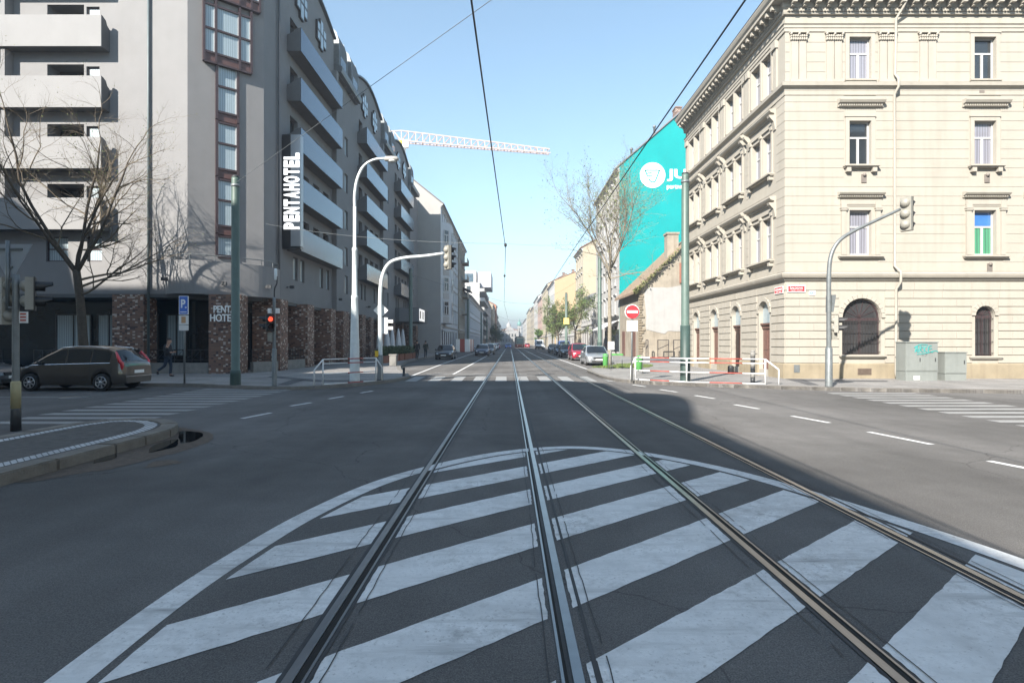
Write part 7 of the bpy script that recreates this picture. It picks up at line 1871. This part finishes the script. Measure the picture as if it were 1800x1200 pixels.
# ================================================================== trees
def tree(name, label, base, height, spread, trunk_r, fork, seed, leaf=0, leaf_s=0.05, leaf_m=None, lean=(0, 0), dens=1.0, tw=0.010, limbs=6, flat=0.0, group=None, bark=None):
    bark = bark or M['bark']
    q = random.Random(seed); t = thing(name, label, 'tree', base, group)
    B = Vector(base); tk = MB(); cr_ = MB(); tips = []
    def curve(p, d, L_, n, wob, up):
        pts = [p.copy()]; d = d.normalized()
        for i in range(n):
            d = (d + Vector((q.gauss(0, wob), q.gauss(0, wob), q.gauss(0, wob) + up))).normalized(); pts.append(pts[-1] + d * (L_ / n))
        return pts, d
    top = B + Vector((lean[0], lean[1], fork))
    pts = [B, B + Vector((lean[0] * .25 + q.uniform(-.05, .05), lean[1] * .25, fork * .35)), B + Vector((lean[0] * .6, lean[1] * .6, fork * .7)), top]
    pts = smooth_line(pts, 5); n = len(pts)
    tk.tube(pts, [trunk_r * (1.35 if i == 0 else 1.0 - 0.28 * i / n) for i in range(n)], 10)
    H_ = height - fork
    def sub(p, d, L_, r, lev):
        n_ = 6 if lev < 2 else 4
        pts, dd = curve(p, d, L_, n_, 0.13 if lev < 2 else 0.2, 0.05 if lev else 0.10)
        rr = [r * (1 - 0.62 * i / n_) for i in range(n_ + 1)]
        (tk if lev == 0 else cr_).tube(pts, rr, 7 if lev == 0 else (5 if lev == 1 else 3), caps=False)
        if lev >= 3:
            tips.append(pts[-1]); tips.append(pts[2]); return
        m = int({0: 7, 1: 6, 2: 5}[lev] * dens + q.random())
        for j in range(m):
            f = 0.22 + 0.78 * (j + q.random() * 0.8) / m; i = min(n_ - 1, int(f * n_)); c = pts[i].lerp(pts[i + 1], f * n_ - i)
            ax = (pts[i + 1] - pts[i]).normalized(); o_ = ax.orthogonal().normalized(); o_.rotate(Matrix.Rotation(q.uniform(0, 6.28), 3, ax))
            a = q.uniform(0.5, 0.95); nd = ax * math.cos(a) + o_ * math.sin(a); nd.z = nd.z * (1 - flat) + 0.12
            sub(c, nd, L_ * q.uniform(0.42, 0.62) * (1.15 - 0.45 * f), max(tw * 0.55, rr[i] * 0.55), lev + 1)
        sub(pts[-1], dd, L_ * 0.45, max(tw * 0.55, rr[-1] * 0.8), lev + 1)
    for j in range(limbs):
        az = 2 * math.pi * (j + q.uniform(-.3, .3)) / limbs; el = q.uniform(0.65, 1.25)
        d = Vector((math.cos(az) * math.cos(el), math.sin(az) * math.cos(el), math.sin(el)))
        L_ = min(H_ * 0.86 / max(0.3, math.sin(el)), spread / max(0.25, math.cos(el))) * q.uniform(0.78, 1.0)
        sub(top + Vector((0, 0, q.uniform(-.25, .1))), d, L_ * 0.72, trunk_r * 0.44 * q.uniform(.75, 1.05), 0)
    for j in range(3):                                  # low spreading limbs
        az = q.uniform(0, 6.28); i = int(n * q.uniform(.72, .9)); d = Vector((math.cos(az), math.sin(az), 0.25)); sub(pts[i], d, spread * 0.62, trunk_r * 0.3, 1)
    tk.build('trunk', bark, t, recalc=False, weld=False)
    cm = [M['twig'] if bark is M['bark'] else bark] + (leaf_m or [])
    if leaf:
        for _ in range(leaf):
            c = q.choice(tips) + Vector((q.gauss(0, .13), q.gauss(0, .13), q.gauss(0, .13))); a = Vector((q.gauss(0, 1), q.gauss(0, 1), q.gauss(0, 1))).normalized() * leaf_s * q.uniform(.6, 1.3); d = a.orthogonal().normalized() * leaf_s * .55
            cr_.add([c - a, c + d, c + a, c - d], [(0, 1, 2, 3)], q.randrange(1, len(cm)))
    cr_.build('crown', cm, t, recalc=False, weld=False)
    return t
M['twig'] = mat('twig_bark', (0.125, 0.10, 0.07), 0.95, 0.25, 8)
M['bark_pale'] = mat('pale_bark', (0.21, 0.185, 0.145), 0.95, 0.25, 8, bump=0.5, bscale=25)
BUD = [mat('bud_olive', (0.17, 0.17, 0.06), 0.8, 0.3, 6), mat('bud_green', (0.12, 0.16, 0.045), 0.8, 0.3, 6)]
LEAF = [mat('leaf_spring', (0.10, 0.17, 0.035), 0.75, 0.3, 4), mat('leaf_olive', (0.13, 0.14, 0.05), 0.75, 0.3, 4), mat('leaf_deep', (0.05, 0.075, 0.025), 0.75, 0.3, 4)]
tree('bare_tree', 'bare spreading street tree standing behind the brown minivan', (-18.75, 25.2, 0.1), 13.4, 5.7, 0.20, 4.8, 21, leaf=1300, leaf_s=0.03, leaf_m=BUD, lean=(-0.45, 0), dens=0.98, tw=0.0065, limbs=6, flat=0.35)
tree('budding_tree', 'tall sparse budding tree rising from the grass beside the silver saloon', (6.9, 39.3, 0.12), 14.8, 6.3, 0.15, 6.6, 5, leaf=3600, leaf_s=0.055, leaf_m=BUD, dens=1.1, tw=0.009, limbs=7, bark=M['bark_pale'])
tree('street_tree', 'dense olive street tree behind the blue van', (9.9, 86, 0.12), 10.2, 2.9, 0.16, 3.4, 7, leaf=5200, leaf_s=0.11, leaf_m=LEAF, dens=0.8, tw=0.014, limbs=6)
tree('street_tree', 'olive street tree before the low white house, beyond the blue van', (8.9, 104, 0.12), 10.5, 2.9, 0.17, 3.2, 8, leaf=5200, leaf_s=0.12, leaf_m=LEAF, dens=0.8, tw=0.016, limbs=6)
tree('street_tree', 'thin olive street tree nearest the peach gable', (9.6, 128, 0.12), 10.0, 2.6, 0.16, 3.2, 9, leaf=3600, leaf_s=0.14, leaf_m=LEAF, dens=0.7, tw=0.018, limbs=5)
tree('street_tree', 'small fresh green tree far down the sunny pavement', (8.4, 168, 0.12), 7.0, 1.7, 0.14, 2.6, 10, leaf=2500, leaf_s=0.14, leaf_m=LEAF[:1], dens=0.6, tw=0.02, limbs=5)
for i, (x, y) in enumerate(((-7.0, 240), (-6.8, 275), (-6.8, 310), (-6.6, 350))):
    tree('street_tree', 'dark street tree in the far row on the hotel side', (x, y, 0.12), 11.5, 2.8, 0.2, 3.4, 40 + i, leaf=1800, leaf_s=0.24, leaf_m=LEAF[1:], dens=0.6, tw=0.03, limbs=5, group='dark trees in the far row on the hotel side')
# weeds and moss on the old cottage roof
qm = random.Random(12)
for nm_, n_, pl in (('ivy', 420, lambda: (13.0 + qm.random() ** 2 * 4.5, 59.0, None)),):
    mb = MB()
    for _ in range(n_):
        x = 13.0 + 4.6 * qm.random() ** 2; z = 6.95 + (x - 12.9) * 0.953 + qm.uniform(-.35, .12)
        c = Vector((x + qm.gauss(0, .1), 59.05 + qm.gauss(0, .12), z)); a = Vector((qm.gauss(0, 1), qm.gauss(0, 1), qm.gauss(0, 1))).normalized() * 0.13; d = a.orthogonal().normalized() * 0.08
        mb.add([c - a, c + d, c + a, c - d], [(0, 1, 2, 3)], qm.randrange(2))
    o = mb.build('ivy', [LEAF[1], BUD[0]], None, recalc=False, weld=False); tag(o, 'ragged growth of ivy along the roof edge of the derelict house', 'ivy')
# ================================================================== light, sky, camera
w = bpy.data.worlds.new('World'); S.world = w; w.use_nodes = True
nt = w.node_tree; bg = nt.nodes['Background']
sky = nt.nodes.new('ShaderNodeTexSky'); sky.sky_type = 'NISHITA'; sky.sun_disc = False
EL, AZ = R(34), R(34)                        # sunlight travels AZ clockwise of +y, so the sun stands behind the camera to the left
sky.sun_elevation = EL; sky.sun_rotation = math.pi + AZ
sky.air_density = 1.0; sky.dust_density = 0.0; sky.ozone_density = 0.6; sky.altitude = 200
tn = nt.nodes.new('ShaderNodeMix'); tn.data_type = 'RGBA'; tn.blend_type = 'MULTIPLY'; tn.inputs['Factor'].default_value = 1.0
nt.links.new(sky.outputs[0], tn.inputs['A']); tn.inputs['B'].default_value = (0.93, 1.06, 1.0, 1)
nt.links.new(tn.outputs['Result'], bg.inputs['Color']); bg.inputs['Strength'].default_value = 0.084
sd = bpy.data.lights.new('sun', 'SUN'); sd.energy = 5.0; sd.angle = R(0.53); sd.color = (1.0, 0.94, 0.85)
so = bpy.data.objects.new('sun', sd); COL.objects.link(so)
dirv = Vector((math.sin(AZ) * math.cos(EL), math.cos(AZ) * math.cos(EL), -math.sin(EL)))
so.rotation_euler = dirv.to_track_quat('-Z', 'Y').to_euler(); so.location = (-30, -40, 60)
cd = bpy.data.cameras.new('camera'); co = bpy.data.objects.new('camera', cd); COL.objects.link(co)
co.location = (0, 0, EYE); co.rotation_euler = (R(90), 0, 0)
cd.sensor_width = 36; cd.lens = 20.0; cd.clip_end = 9000; cd.clip_start = 0.05
cd.shift_x = (900 - CX) / 1800; cd.shift_y = (CY - 600) / 1800
# hazy air over the street: pale, even, round the whole scene
hz_ = MB(); hz_.box(-2700, 2700, -380, 3300, -1.2, 95)
ho_ = hz_.build('haze', bpy.data.materials.new('haze_air')); ho_['kind'] = 'stuff'
hm_ = ho_.data.materials[0]; hm_.use_nodes = True; hn = hm_.node_tree
for n_ in list(hn.nodes):
    if n_.type == 'BSDF_PRINCIPLED': hn.nodes.remove(n_)
pv = hn.nodes.new('ShaderNodeVolumePrincipled'); pv.inputs['Color'].default_value = (0.90, 0.94, 1.0, 1); pv.inputs['Density'].default_value = 0.0012; pv.inputs['Anisotropy'].default_value = 0.3
hn.links.new(pv.outputs[0], [n_ for n_ in hn.nodes if n_.type == 'OUTPUT_MATERIAL'][0].inputs['Volume'])
S.camera = co
S.view_settings.view_transform = 'Standard'; S.view_settings.look = 'None'; S.view_settings.exposure = 1.70; S.view_settings.gamma = 1.0
S.cycles.max_bounces = 6; S.cycles.diffuse_bounces = 3; S.cycles.glossy_bounces = 3
S.cycles.use_denoising = True
